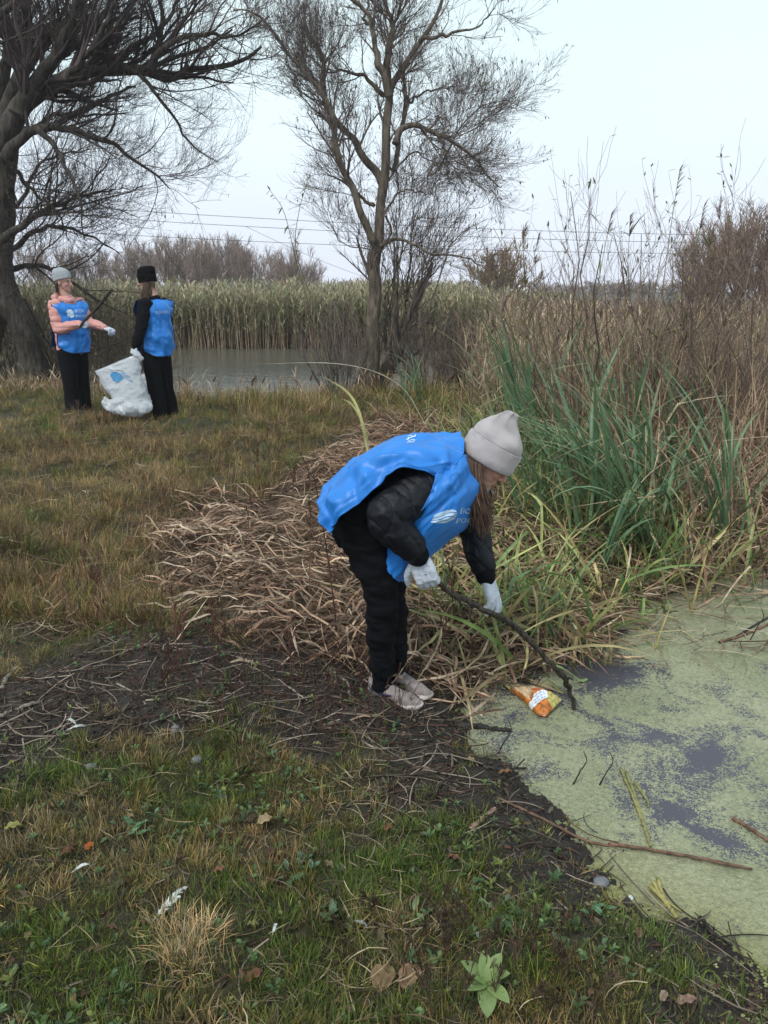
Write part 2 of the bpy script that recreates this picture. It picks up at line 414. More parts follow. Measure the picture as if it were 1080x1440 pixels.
rg0 = nt.n('MapRange', i_Value=n1, i_From_Min=0.35, i_From_Max=0.65, i_To_Min=0.42, i_To_Max=0.75)
rgm = nt.n('MixRGB', i_Fac=(sp, 'X'), i_Color1=(0.9, 0.9, 0.9, 1), i_Color2=rg0)
hh = nt.n('Math', operation='MULTIPLY_ADD', i_0=n3, i_1=0.35, i_2=n2)
bp = nt.n('Bump', i_Height=hh, i_Strength=1.0, i_Distance=0.02)
p = nt.n('BsdfPrincipled', i_Base_Color=a3, i_Roughness=rgm, i_Normal=bp); p.inputs['Specular IOR Level'].default_value = 0.4
nt.link(p, nt.out.inputs[0]); M_GROUND = nt.m
tag(grid_sheet(XX, YY, H, ground_col).build('ground', M_GROUND), kind='structure')

# ------------------------------------------------------------------ water
def weed_col(x, y):
    d = -pool_d(x, y)
    px, py = PIX(x, y, ZW)
    w = 0.60 + 0 * x
    for cx, cy, rx, ry, a in [(985, 1085, 85, 60, .36), (920, 1060, 60, 55, .2), (1010, 975, 60, 22, .16), (900, 1030, 70, 30, .12), (800, 1000, 70, 30, .16), (710, 985, 45, 45, .24), (850, 950, 50, 22, .40), (800, 938, 50, 18, .40),
                           (690, 1020, 50, 50, .16), (950, 1130, 70, 40, .26), (1010, 1190, 40, 30, .12), (880, 1170, 60, 30, .12), (850, 915, 30, 22, .3), (760, 1050, 60, 20, .12), (1060, 1100, 30, 20, .12)]:
        w = w - a * .55 * np.exp(-((px - cx) / rx) ** 2 - ((py - cy) / ry) ** 2)
    w = w + 0.10 * np.exp(-((px - 1020) / 90) ** 2 - ((py - 880) / 60) ** 2) + 0.10 * sm(py, 1180, 1280)
    shore = np.exp(-np.maximum(d, 0) / 0.12)
    scum = sm(py, 1120, 1240) * shore
    return np.stack([w, scum, shore], -1)
nt = NT('pond_water_duckweed')
at = nt.n('Attribute', attribute_name='Col'); sp = nt.n('SeparateXYZ', i_Vector=at); tc = nt.n('TexCoord')
big = nt.n('TexNoise', i_Vector=(tc, 'Object'), i_Scale=3.2, i_Detail=9.0, i_Roughness=0.72, i_Distortion=0.7)
fine = nt.n('TexNoise', i_Vector=(tc, 'Object'), i_Scale=75.0, i_Detail=3.0)
vor = nt.n('TexVoronoi', i_Vector=(tc, 'Object'), i_Scale=230.0)
vcol = nt.n('SeparateXYZ', i_Vector=(vor, 'Color'))
s1 = nt.n('Math', operation='MULTIPLY_ADD', i_0=big, i_1=1.6, i_2=(sp, 'X'))
s2 = nt.n('Math', operation='MULTIPLY_ADD', i_0=fine, i_1=0.22, i_2=s1)
s3 = nt.n('Math', operation='MULTIPLY_ADD', i_0=vcol, i_1=0.24, i_2=s2)
mask = ramp(nt, nt.n('Math', operation='SUBTRACT', i_0=s3, i_1=1.335), [(0.10, 0.0), (0.16, 1.0)])
hue = nt.n('TexNoise', i_Vector=(tc, 'Object'), i_Scale=1.7, i_Detail=5.0)
wc = ramp(nt, hue, [(0.32, (0.235, 0.245, 0.14)), (0.5, (0.29, 0.295, 0.18)), (0.68, (0.35, 0.345, 0.225))])
wc2 = nt.n('MixRGB', i_Fac=nt.n('Math', operation='MULTIPLY', i_0=(sp, 'Y'), i_1=0.8), i_Color1=wc, i_Color2=(0.20, 0.19, 0.055, 1))
vv = nt.n('MapRange', i_Value=(vcol, 'Y'), i_To_Min=0.82, i_To_Max=1.15)
fv = nt.n('MapRange', i_Value=fine, i_From_Min=0.3, i_From_Max=0.7, i_To_Min=0.75, i_To_Max=1.2)
wc3 = nt.n('VectorMath', operation='SCALE', i_0=wc2, i_Scale=nt.n('Math', operation='MULTIPLY', i_0=vv, i_1=fv))
rp = nt.n('TexNoise', i_Vector=(tc, 'Object'), i_Scale=9.0, i_Detail=2.0)
wb = nt.n('Bump', i_Height=rp, i_Strength=0.06, i_Distance=0.02)
wat = nt.n('BsdfPrincipled', i_Base_Color=(0.060, 0.056, 0.074, 1), i_Roughness=0.15, i_IOR=1.33, i_Normal=wb); wat.inputs['Specular IOR Level'].default_value = 0.9
wat.inputs['Specular Tint'].default_value = (0.93, 0.92, 1.0, 1)
db = nt.n('Bump', i_Height=nt.n('Math', operation='SUBTRACT', i_0=fine, i_1=vor), i_Strength=0.8, i_Distance=0.004)
dw = nt.n('BsdfPrincipled', i_Base_Color=wc3, i_Roughness=0.55, i_Normal=db)
mx = nt.n('MixShader', i_Fac=mask); nt.t.links.new(wat.outputs[0], mx.inputs[1]); nt.t.links.new(dw.outputs[0], mx.inputs[2]); nt.link(mx, nt.out.inputs[0])
M_WEED = nt.m
gx, gy = np.meshgrid(np.linspace(0.0, 6.0, 240), np.linspace(0.8, 6.2, 220))
tag(grid_sheet(gx, gy, lambda x, y: ZW + 0 * x, weed_col).build('pond_water', M_WEED), kind='structure')
nt = NT('lake_water'); tc = nt.n('TexCoord')
mp = nt.n('Mapping', i_Vector=(tc, 'Object'), i_Scale=(1, 2.2, 1))
rp = nt.n('TexNoise', i_Vector=mp, i_Scale=2.4, i_Detail=4.0)
wb = nt.n('Bump', i_Height=rp, i_Strength=0.45, i_Distance=0.05)
p = nt.n('BsdfPrincipled', i_Base_Color=(0.11, 0.10, 0.08, 1), i_Roughness=0.15, i_IOR=1.33, i_Normal=wb)
nt.link(p, nt.out.inputs[0]); M_LAKE = nt.m
gx, gy = np.meshgrid(np.linspace(-70, 70, 20), np.linspace(9, 64, 12))
tag(grid_sheet(gx, gy, lambda x, y: ZW + 0 * x, lambda x, y: np.stack([0 * x] * 3, -1)).build('lake_water', M_LAKE), kind='structure')

# ------------------------------------------------------------------ vegetation tools
M_LEAF = mat_leafy('living_leaf', 0.42, 0.22, 9.0, spec=0.45)
M_DRY = mat_leafy('dry_leaf', 0.75, 0.18, 14.0, spec=0.2)
M_GRASS = mat_leafy('grass_blade', 0.55, 0.25, 6.0, inst=True, spec=0.3)
M_TWIG = mat_leafy('fine_twig', 0.85, 0.0, 5.0, spec=0.15)
M_BARK_DARK = mat_bark('willow_bark_dark', (0.018, 0.015, 0.013), (0.075, 0.062, 0.052), 12, 0.8)
M_BARK_GREY = mat_bark('willow_bark_grey', (0.045, 0.036, 0.028), (0.18, 0.145, 0.11), 12, 0.8)
M_STICK = mat_bark('wet_stick_bark', (0.012, 0.010, 0.008), (0.055, 0.042, 0.032), 40, 0.5, 0.55)
M_PALE_STICK = mat_bark('weathered_stick', (0.10, 0.08, 0.062), (0.30, 0.26, 0.21), 40, 0.4, 0.8)

def arch_paths(base, az, L, th0, th1, k=8, p=1.4, kink=None, kang=None, wob=0.0):
    """blades growing from base; th = angle from vertical at foot and tip; optional kink"""
    n = len(base); t = np.linspace(0, 1, k)[None, :]
    az, L, th0, th1 = [np.broadcast_to(np.asarray(a, float), (n,)) for a in (az, L, th0, th1)]
    th = th0[:, None] + (th1 - th0)[:, None] * t ** p
    if kink is not None: th = th + np.reshape(kang, (-1, 1)) * (t > np.reshape(kink, (-1, 1)))
    a = az[:, None] + (wob * RNG.normal(size=(n, 1)) * t if wob else 0)
    d = np.stack([np.sin(th) * np.cos(a + 0 * th), np.sin(th) * np.sin(a + 0 * th), np.cos(th)], -1) * (L / (k - 1))[:, None, None]
    P = np.cumsum(d, 1); P = np.concatenate([np.zeros((n, 1, 3)), P[:, :-1]], 1) + base[:, None, :]
    side = np.stack([-np.sin(az), np.cos(az), 0 * az], -1)
    return P, side
def taper(n, k, w, a=0.25, tip=0.08):
    t = np.linspace(0, 1, k)[None, :]
    s = np.minimum(1, 0.6 + t / a * 0.4) * (1 - (1 - tip) * sm(t, 0.55, 1.0))
    return np.broadcast_to(np.asarray(w, float).reshape(-1, 1), (n, 1)) * s
def mixcol(n, cols, jit=0.18):
    c = np.array(cols)[RNG.integers(0, len(cols), n)]
    return c * (1 + jit * RNG.normal(size=(n, 1))).clip(0.4, 1.9)
def zfloor(P, off=0.003):
    z = H(P[..., 0], P[..., 1]); z = np.where(z < ZW + 0.004, ZW + 0.004, z)
    P[..., 2] = np.maximum(P[..., 2], z + off); return P
def ground_pts(n, y0, y1, p=1.6, wx=0.56, pad=0.5):
    y = y0 + (y1 - y0) * U(0, 1, n) ** p; x = U(-1, 1, n) * (wx * y + pad); return x, y
def px_pts(n, poly, z=0.0):
    """random ground points inside a photo polygon (laid out on the ground)"""
    P = np.array([G(a, b, z)[:2] for a, b in poly]); out = np.zeros((0, 2))
    while len(out) < n:
        c = np.stack([U(P[:, 0].min(), P[:, 0].max(), n * 3), U(P[:, 1].min(), P[:, 1].max(), n * 3)], -1)
        out = np.vstack([out, c[sdf(c[:, 0], c[:, 1], P) < 0]])
    return out[:n, 0], out[:n, 1]

# instanced tufts ------------------------------------------------------
def scatter(name, protos, pts, rotz, scl, tint, idx, tilt=0.15):
    pc = bpy.data.collections.new(name + '_kinds')
    for i, me in enumerate(protos):
        pc.objects.link(bpy.data.objects.new('%s_kind_%02d' % (name, i), me))
    n = len(pts); me = bpy.data.meshes.new(name)
    me.vertices.add(n); me.vertices.foreach_set('co', np.asarray(pts, np.float32).ravel())
    r = np.stack([U(-tilt, tilt, n), U(-tilt, tilt, n), rotz], -1)
    for nm, ty, arr, fld in (('rot', 'FLOAT_VECTOR', r, 'vector'), ('scl', 'FLOAT', scl, 'value'), ('idx', 'INT', idx, 'value')):
        a = me.attributes.new(nm, ty, 'POINT'); a.data.foreach_set(fld, np.asarray(arr, np.int32 if ty == 'INT' else np.float32).ravel())
    a = me.attributes.new('tint', 'FLOAT_COLOR', 'POINT'); a.data.foreach_set('color', np.hstack([tint, np.ones((n, 1))]).astype(np.float32).ravel())
    o = bpy.data.objects.new(name, me); COL.objects.link(o)
    g = bpy.data.node_groups.new(name, 'GeometryNodeTree')
    g.interface.new_socket('Geometry', in_out='INPUT', socket_type='NodeSocketGeometry')
    g.interface.new_socket('Geometry', in_out='OUTPUT', socket_type='NodeSocketGeometry')
    N, L = g.nodes.new, g.links.new
    gi, go = N('NodeGroupInput'), N('NodeGroupOutput')
    mp_ = N('GeometryNodeMeshToPoints'); ip = N('GeometryNodeInstanceOnPoints'); ci = N('GeometryNodeCollectionInfo')
    ci.inputs['Collection'].default_value = pc; ci.inputs['Separate Children'].default_value = True; ci.inputs['Reset Children'].default_value = True
    def attr(nm, ty):
        a = N('GeometryNodeInputNamedAttribute'); a.data_type = ty; a.inputs['Name'].default_value = nm; return a.outputs['Attribute']
    L(gi.outputs[0], mp_.inputs['Mesh']); L(mp_.outputs[0], ip.inputs['Points']); L(ci.outputs[0], ip.inputs['Instance'])
    ip.inputs['Pick Instance'].default_value = True
    L(attr('idx', 'INT'), ip.inputs['Instance Index']); L(attr('scl', 'FLOAT'), ip.inputs['Scale'])
    er = N('FunctionNodeEulerToRotation'); L(attr('rot', 'FLOAT_VECTOR'), er.inputs[0]); L(er.outputs[0], ip.inputs['Rotation'])
    L(ip.outputs[0], go.inputs[0])
    md = o.modifiers.new('scatter', 'NODES'); md.node_group = g
    return tag(o, kind='stuff')
def tuft(nb, L, w, r, th, k=4, cols=((1, 1, 1),), droop=0.9, jit=0.25):
    mb = MB(); a = U(0, 2 * math.pi, nb); rr = r * np.sqrt(U(0, 1, nb))
    b = np.stack([rr * np.cos(a), rr * np.sin(a), np.full(nb, -0.012)], -1)
    az = a + RNG.normal(size=nb) * 0.9; th0 = np.abs(RNG.normal(size=nb)) * th
    LL = L * U(0.45, 1.15, nb)
    P, s = arch_paths(b, az, LL, th0, th0 + droop * U(0.2, 1.2, nb), k)
    c = mixcol(nb, cols, jit)
    t = np.linspace(0, 1, k)[None, :, None]
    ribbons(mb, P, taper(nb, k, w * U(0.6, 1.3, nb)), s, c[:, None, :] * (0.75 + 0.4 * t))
    return mb
def weed(nl, L, w, cols, h=0.02, up=1.0):
    """small broad-leaved ground plant"""
    mb = MB(); az = U(0, 2 * math.pi, nl)
    P, s = arch_paths(np.zeros((nl, 3)) + [0, 0, -0.005], az, L * U(0.6, 1.2, nl), U(0.2, 1.0, nl) * up, U(1.0, 1.9, nl), 6, 1.0)
    P[:, :, 2] += h * U(0, 1, nl)[:, None]
    t = np.linspace(0, 1, 6); prof = np.array([0.12, 0.14, 0.75, 1.0, 0.75, 0.08])
    ribbons(mb, P, w * prof[None, :] * U(0.7, 1.2, nl)[:, None], s, mixcol(nl, cols, 0.2), fold=-0.35)
    return mb
W1 = [(1, 1, 1), (0.8, 0.85, 0.75), (1.35, 1.2, 0.9), (1.9, 1.5, 1.1)]
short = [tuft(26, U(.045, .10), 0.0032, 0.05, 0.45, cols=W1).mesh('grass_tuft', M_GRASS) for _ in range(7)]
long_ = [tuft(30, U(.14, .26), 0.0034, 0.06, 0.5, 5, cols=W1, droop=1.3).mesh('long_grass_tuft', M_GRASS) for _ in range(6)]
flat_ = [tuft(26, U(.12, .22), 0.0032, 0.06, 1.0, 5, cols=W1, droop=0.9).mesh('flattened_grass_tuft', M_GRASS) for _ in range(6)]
def debris(name, n, x, y, Lr, wr, cols, lift=0.012, curl=0.5, tube=False, mat=None):
    mb = MB(); k = 6; az = U(0, 6.28, n); L = U(Lr[0], Lr[1], n)
    t = np.linspace(-0.5, 0.5, k)[None, :]
    a = az[:, None] + curl * RNG.normal(size=(n, 1)) * t * 2
    P = np.cumsum(np.stack([np.cos(a), np.sin(a), 0 * a], -1) * (L / (k - 1))[:, None, None], 1)
    P += -P.mean(1, keepdims=True) + np.stack([x, y, 0 * x], -1)[:, None, :]
    tl = U(-1, 1, n)[:, None] * 0.5
    P[..., 2] = -9; zfloor(P, 0.0); P[..., 2] = 0.35 * P[..., 2] + 0.65 * P[..., 2].mean(1, keepdims=True) + 0.5 * np.abs(lift * RNG.normal(size=(n, 1))) + tl * t * L[:, None] * 0.12 + 0.004
    zfloor(P, 0.002)
    c = mixcol(n, cols, 0.25)
    if tube: tubes(mb, P, np.broadcast_to(U(wr[0], wr[1], n)[:, None] * np.array([[1, 1, .95, .9, .8, .55]]), (n, k)), c, 4)
    else: ribbons(mb, P, taper(n, k, U(wr[0], wr[1], n)), np.stack([-np.sin(az), np.cos(az), U(-.9, .9, n)], -1), c, fold=0.25)
    return tag(mb.build(name, mat or M_DRY), kind='stuff')
G1, G2, G3 = np.array((0.095, 0.150, 0.036)), np.array((0.15, 0.145, 0.05)), np.array((0.25, 0.20, 0.12))
def tints(x, y, g, seed=50):
    """g: 0 dry .. 1 green"""
    a = (0.5 + 0.7 * fbm(x * 3.1, y * 3.1, s=seed, o=4) + (g - 0.5) * 1.2 + 0.33 * RNG.normal(size=len(x))).clip(0, 1)[:, None]
    c = np.where(a > 0.5, G2 + (G1 - G2) * (a - 0.5) * 2, G3 + (G2 - G3) * a * 2)
    warm = (0.5 + fbm(x * 2.6, y * 2.6, s=seed + 9, o=3)).clip(0, 1)[:, None]
    c = c * (1 + warm * np.array([0.08, 0.01, -0.03]))
    return c * (1 + 0.22 * RNG.normal(size=(len(x), 1))).clip(0.45, 1.8)
def fill_grass(name, protos, n, y0, y1, p, dens, g, sc=(0.7, 1.3), tilt=0.15, seed=50, wx=0.56, pal=None):
    x, y = ground_pts(n, y0, y1, p, wx); k = dens(x, y) > U(0, 1, n)
    k &= (pool_d(x, y) > 0.05) & (lake_d(x, y) > 0.1); x, y = x[k], y[k]; n = len(x)
    pts = np.stack([x, y, H(x, y)], -1)
    gg = g(x, y) if callable(g) else g
    return scatter(name, protos, pts, U(0, 6.28, n), U(*sc, n), tints(x, y, gg, seed) if pal is None else mixcol(n, pal, .25), RNG.integers(0, len(protos), n), tilt)
def d_short(x, y):
    patch = sm(fbm(x * 2.2, y * 2.2, s=60, o=3), -0.55, 0.05)
    m = mud_w(x, y); isl = sm(fbm(x * 5, y * 5, s=61, o=2), 0.25, 0.45)
    return (1 - m) * (1 - 0.97 * straw_w(x, y)) * (0.22 + 0.78 * patch) + 0.16 * m * isl + 0.7 * gblob(x, y)
GB_ = [G(a, b, 0.03)[:2] for a, b in [(340, 1010), (270, 1120), (520, 1195), (650, 1190), (400, 1085), (925, 1365), (380, 1425), (90, 1400), (730, 1340), (560, 1230), (180, 1330)]]
def gblob(x, y): return np.clip(sum(gauss(x, y, a, b, .16, .16) for a, b in GB_), 0, 1)
def greenness(x, y): return 0.50 - 0.42 * sm(y, 2.5, 4.0) + 0.65 * gblob(x, y) + 0.20 * mud_w(x, y)
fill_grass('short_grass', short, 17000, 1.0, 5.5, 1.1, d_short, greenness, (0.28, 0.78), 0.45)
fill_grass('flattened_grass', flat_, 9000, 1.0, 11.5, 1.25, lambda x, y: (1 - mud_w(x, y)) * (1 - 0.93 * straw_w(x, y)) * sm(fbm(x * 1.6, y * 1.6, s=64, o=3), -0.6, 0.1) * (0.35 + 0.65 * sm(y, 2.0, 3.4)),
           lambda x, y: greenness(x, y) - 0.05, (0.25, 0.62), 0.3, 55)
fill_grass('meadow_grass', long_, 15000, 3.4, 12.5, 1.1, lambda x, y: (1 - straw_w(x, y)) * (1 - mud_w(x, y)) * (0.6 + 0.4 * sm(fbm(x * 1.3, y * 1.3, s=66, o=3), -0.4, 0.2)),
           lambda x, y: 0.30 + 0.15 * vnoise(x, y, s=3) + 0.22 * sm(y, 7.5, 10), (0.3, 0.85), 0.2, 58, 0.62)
# brown dead tussocks on the rough slope at left
fill_grass('dead_tussocks', flat_, 8000, 3.3, 9.5, 1.1, lambda x, y: (1 - straw_w(x, y)) * (1 - mud_w(x, y)) * (sm(fbm(x * 1.5, y * 1.1, s=101, o=3), 0.0, 0.35) * 0.8 + gauss(x, y, -2.35, 4.1, .6, .5) + .8 * gauss(x, y, -0.9, 5.6, .6, .8)), -0.35, (0.6, 1.15), 0.4, 72, 0.6, [(.17, .11, .075), (.24, .17, .11), (.10, .065, .045), (.30, .21, .13)])
x, y = ground_pts(7000, 3.2, 9.0, 1.1, 0.58); k = (1 - straw_w(x, y)) * (1 - mud_w(x, y)) * (0.12 + sm(fbm(x * 1.5, y * 1.1, s=101, o=3), 0.0, 0.35) + gauss(x, y, -2.35, 4.1, .6, .5)) > U(0, 1, len(x)); x, y = x[k], y[k]
debris('dead_slope_stalks', len(x), x, y, (0.08, 0.32), (0.003, 0.007), [(0.30, 0.22, 0.15), (0.18, 0.12, 0.085), (0.40, 0.31, 0.22), (0.12, 0.075, 0.055)], 0.06, 0.6)
# ungrazed tall dry tufts along the lake bank and left edge
fill_grass('dry_bank_grass', long_, 1500, 9.0, 13.2, 1.0, lambda x, y: sm(fbm(x * 0.9, y * 0.9, s=69, o=2), -0.2, 0.4) * sm(-x, -3.0, 0.5), 0.05, (1.1, 2.1), 0.2, 70, 0.62)
# pale dry tuft in the foreground
x, y = px_pts(26, [(228, 1300), (300, 1290), (330, 1360), (260, 1390), (220, 1350)], 0.03)
tag(scatter('pale_dry_grass', long_, np.stack([x, y, H(x, y)], -1), U(0, 6.28, 26), U(0.35, 0.6, 26), np.tile([0.42, 0.33, 0.22], (26, 1)) * U(0.8, 1.2, 26)[:, None], RNG.integers(0, 6, 26), 0.2), kind='stuff')

weeds = [weed(int(U(5, 9)), U(.03, .055), U(.014, .024), ((1, 1, 1), (1.3, 1.2, .9)), 0.03, 0.8).mesh('leafy_weed', M_GRASS) for _ in range(6)]
x, y = ground_pts(9000, 1.0, 4.2, 1.3)
k = (pool_d(x, y) > 0.12) & ((1 - 0.85 * mud_w(x, y)) * (1 - straw_w(x, y)) * (.12 + sm(fbm(x * 2.6, y * 2.6, s=71, o=3), 0.0, 0.5)) > U(0, 1, len(x)))
x, y = x[k], y[k]; n = len(x)
scatter('leafy_weeds', weeds, np.stack([x, y, H(x, y) + 0.008], -1), U(0, 6.28, n), U(0.22, 0.75, n), mixcol(n, [(0.085, 0.135, 0.05), (0.07, 0.125, 0.055), (0.10, 0.165, 0.085), (0.14, 0.17, 0.06)], 0.2), RNG.integers(0, 6, n), 0.3)
# leaf litter -----------------------------------------------------------
def litter(): 
    mb = MB(); P, s = arch_paths(np.zeros((1, 3)) - [0.015, 0, 0], U(-.2, .2), 0.045, 1.25, 1.25 + U(0.3, 1.0), 6, 1.0)
    ribbons(mb, P, (0.018 * np.array([0.1, 0.7, 1.0, 0.9, 0.6, 0.1]))[None, :], s, np.ones((1, 3)), fold=U(-.6, .5)); return mb.mesh('litter_leaf', M_GRASS)
lit = [litter() for _ in range(6)]
x, y = ground_pts(9000, 1.0, 5.0, 1.3)
k = (pool_d(x, y) > 0.0) & (0.65 + 0.35 * mud_w(x, y) > U(0, 1, len(x))); x, y = x[k], y[k]; n = len(x)
scatter('leaf_litter', lit, np.stack([x, y, H(x, y) + 0.004], -1), U(0, 6.28, n), U(0.2, 0.75, n), mixcol(n, [(0.055, 0.038, 0.028), (0.085, 0.056, 0.038), (0.035, 0.026, 0.02), (0.16, 0.12, 0.08), (0.11, 0.05, 0.035)], 0.25), RNG.integers(0, 6, n), 0.5)

# debris: broken straw, stalks and twigs trodden into the mud ------------
DK = [(0.035, 0.027, 0.022), (0.055, 0.04, 0.032), (0.09, 0.066, 0.05), (0.075, 0.04, 0.03), (0.17, 0.135, 0.105)]
x, y = ground_pts(30000, 1.2, 4.6, 1.2); k = (mud_w(x, y) + 0.12 > U(0, 1, len(x))) & (pool_d(x, y) > -0.03); k &= U(0, 1, len(x)) < 1 - 0.75 * sm(x, 0.0, 0.5) * sm(2.9 - y, 0, .2); x, y = x[k][:9000], y[k][:9000]
debris('trodden_straw', len(x), x, y, (0.015, 0.10), (0.0012, 0.005), DK, 0.008, 0.5)
x, y = ground_pts(9000, 1.2, 5.0, 1.2); k = (mud_w(x, y) + 0.05 > U(0, 1, len(x))) & (pool_d(x, y) > -0.06); k &= U(0, 1, len(x)) < 1 - 0.8 * sm(x, 0.0, 0.5) * sm(2.9 - y, 0, .2); x, y = x[k][:1100], y[k][:1100]
debris('small_twigs', len(x), x, y, (0.05, 0.28), (0.0012, 0.0032), DK + [(0.26, 0.21, 0.17)], 0.012, 0.5, True, M_TWIG)
# dead blades lying among the living grass
x, y = ground_pts(16000, 1.0, 6.0, 1.2); k = ((1 - mud_w(x, y)) * (1 - straw_w(x, y)) * (0.25 + 0.75 * sm(fbm(x * 2.0, y * 2.0, s=73, o=3), -0.2, 0.3)) > U(0, 1, len(x))) & (pool_d(x, y) > 0.05); x, y = x[k][:7500], y[k][:7500]
debris('dead_grass_blades', len(x), x, y, (0.03, 0.14), (0.0012, 0.0035), [(0.26, 0.20, 0.12), (0.36, 0.29, 0.18), (0.14, 0.10, 0.06), (0.20, 0.13, 0.08), (0.07, 0.05, 0.035)], 0.03, 0.5)
# mud crumbs
x, y = ground_pts(16000, 1.2, 4.4, 1.2); k = (mud_w(x, y) > U(0.2, 1, len(x))) & (pool_d(x, y) > 0.0); x, y = x[k], y[k]; n = len(x)
def crumb():
    mb = MB(); ellipsoid(mb, (0, 0, 0.3), (1, U(.6, .9), U(.4, .7)), m=7, n=5); v = mb.v[0]; v *= 1 + 0.25 * RNG.normal(size=(len(v), 1)).clip(-1, 1); mb.c = [np.ones((len(v), 3))]; return mb.mesh('mud_crumb', M_GRASS, True)
scatter('mud_crumbs', [crumb() for _ in range(5)], np.stack([x, y, H(x, y)], -1), U(0, 6.28, n), 0.0025 + 0.008 * U(0, 1, n) ** 3, mixcol(n, [(0.03, 0.024, 0.02), (0.045, 0.037, 0.03), (0.07, 0.058, 0.05)], 0.2), RNG.integers(0, 5, n), 0.5)

# duckweed stranded on the mud
def frond():
    mb = MB(); n = 7; a = U(0, 6.28, n); r = U(0, 2.2, n)
    for i in range(n): t_ = np.arange(6) * PI_ / 3; c = np.array([r[i] * math.cos(a[i]), r[i] * math.sin(a[i]), U(0, .3)]); mb.add(np.vstack([c, c + np.stack([np.cos(t_), np.sin(t_) * .8, 0 * t_], -1)]), None, [(0, j + 1, (j + 1) % 6 + 1) for j in range(6)], (1, 1, 1))
    return mb.mesh('duckweed_fronds', M_GRASS)
PI_ = math.pi
x, y = ground_pts(90000, 1.2, 4.6, 1.0); d_ = pool_d(x, y); pxx, pyy = PIX(x, y, ZW); k = (d_ > -0.03) & (np.exp(-np.maximum(d_, 0) / (0.03 + 0.09 * sm(pyy, 1150, 1350))) * (0.35 + 0.65 * sm(pyy, 1050, 1300)) > U(0, 1, len(x))) & (fbm(x * 9, y * 9, s=77, o=3) > -0.25)
x, y = x[k][:6000], y[k][:6000]; n = len(x); scatter('stranded_duckweed', [frond() for _ in range(4)], np.stack([x, y, np.maximum(H(x, y), ZW) + 0.002], -1), U(0, 6.28, n), U(0.0015, 0.003, n), mixcol(n, [(0.24, 0.25, 0.09), (0.30, 0.30, 0.13), (0.18, 0.19, 0.06)], 0.2), RNG.integers(0, 4, n), 0.1)

# collapsed dead cattail leaves ------------------------------------------
STRC = [(0.47, 0.32, 0.22), (0.35, 0.235, 0.16), (0.20, 0.125, 0.085), (0.60, 0.46, 0.34), (0.11, 0.070, 0.050), (0.38, 0.22, 0.15)]
KEEP = [(*G(a, b, 0.0)[:2], r) for a, b, r in ((525, 975, .17), (560, 985, .17), (595, 982, .15), (615, 1000, .12), (760, 990, .16), (735, 985, .14), (790, 985, .10), (575, 1010, .13))]
def clear_of(x, y): return np.all([np.hypot(x - a, y - b) > r for a, b, r in KEEP], 0)
def mound(x, y): return H(x, y) + straw_w(x, y) * (0.03 + 0.045 * fbm(x * 1.8, y * 1.8, s=80, o=2)).clip(0.01, 1)
def straw_mat(name, n, poly, Lr=(0.18, 0.62), wr=(0.006, 0.015), cols=STRC, thick=0.05, flow=None, k=8, jit=0.75, z=0.08):
    x, y = px_pts(n, poly, z); x = x + 0.10 * RNG.normal(size=n) * (U(0, 1, n) < 0.6); y = y + 0.16 * RNG.normal(size=n) * (U(0, 1, n) < 0.6); mb = MB()
    kq = (pool_d(x, y) > -0.10) & (0.5 + 0.5 * sm(fbm(x * 1.8, y * 1.8, s=83, o=3), -.35, .1) * (0.45 + 0.55 * sm(x, -1.3, -.5)) > U(0, 1, n)) & clear_of(x, y); x, y = x[kq], y[kq]; n = len(x)
    L = U(Lr[0], Lr[1], n); az = (flow(x, y) if flow else 0) + jit * RNG.normal(size=n) + math.pi * RNG.integers(0, 2, n)
    t = np.linspace(-0.5, 0.5, k)[None, :]
    bend = RNG.normal(size=(n, 1)) * 0.45; kk = U(-.4, .4, (n, 1)); kang = np.where(U(0, 1, (n, 1)) < 0.4, RNG.normal(size=(n, 1)) * 1.1, 0)
    a = az[:, None] + bend * t + kang * (t > kk)
    P = np.cumsum(np.stack([np.cos(a), np.sin(a), 0 * a], -1) * (L / (k - 1))[:, None, None], 1)
    P += -P.mean(1, keepdims=True) + np.stack([x, y, 0 * x], -1)[:, None, :]
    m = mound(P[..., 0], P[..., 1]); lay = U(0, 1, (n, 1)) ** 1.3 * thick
    hump = np.abs(RNG.normal(size=(n, 1))) * 0.022 * (1 - (2 * t) ** 2) + RNG.normal(size=(n, 1)) * 0.22 * t * L[:, None]
    P[..., 2] = np.maximum(m - 0.015, ZW) + lay + hump + 0.0025 * RNG.normal(size=(n, k))
    zfloor(P, 0.001)
    tw = U(0, 6.28, (n, 1)) + RNG.normal(size=(n, 1)) * 1.6 * t
    s = np.stack([-np.sin(a) * np.cos(tw), np.cos(a) * np.cos(tw), np.sin(tw) * 0.8], -1)
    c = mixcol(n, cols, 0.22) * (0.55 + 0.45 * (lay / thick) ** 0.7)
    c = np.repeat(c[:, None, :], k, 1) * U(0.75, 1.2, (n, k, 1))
    ribbons(mb, P, taper(n, k, U(wr[0], wr[1], n), 0.2, 0.25), s, c, fold=0.3)
    return mb
def flow(x, y): return 0.15 + 0.9 * fbm(x * 0.9, y * 0.9, s=90, o=2)
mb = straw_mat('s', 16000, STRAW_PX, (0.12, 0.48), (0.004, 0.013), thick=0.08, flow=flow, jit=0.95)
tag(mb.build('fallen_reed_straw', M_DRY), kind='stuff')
mb = straw_mat('s', 800, [(590, 700), (700, 690), (880, 760), (960, 800), (860, 870), (790, 910), (720, 940), (600, 920), (580, 800)], (0.2, 0.7), (0.007, 0.016), [(0.42, 0.37, 0.17), (0.30, 0.31, 0.12), (0.46, 0.35, 0.20), (0.40, 0.30, 0.19)], 0.10, flow=lambda x, y: flow(x, y) + 0.3)
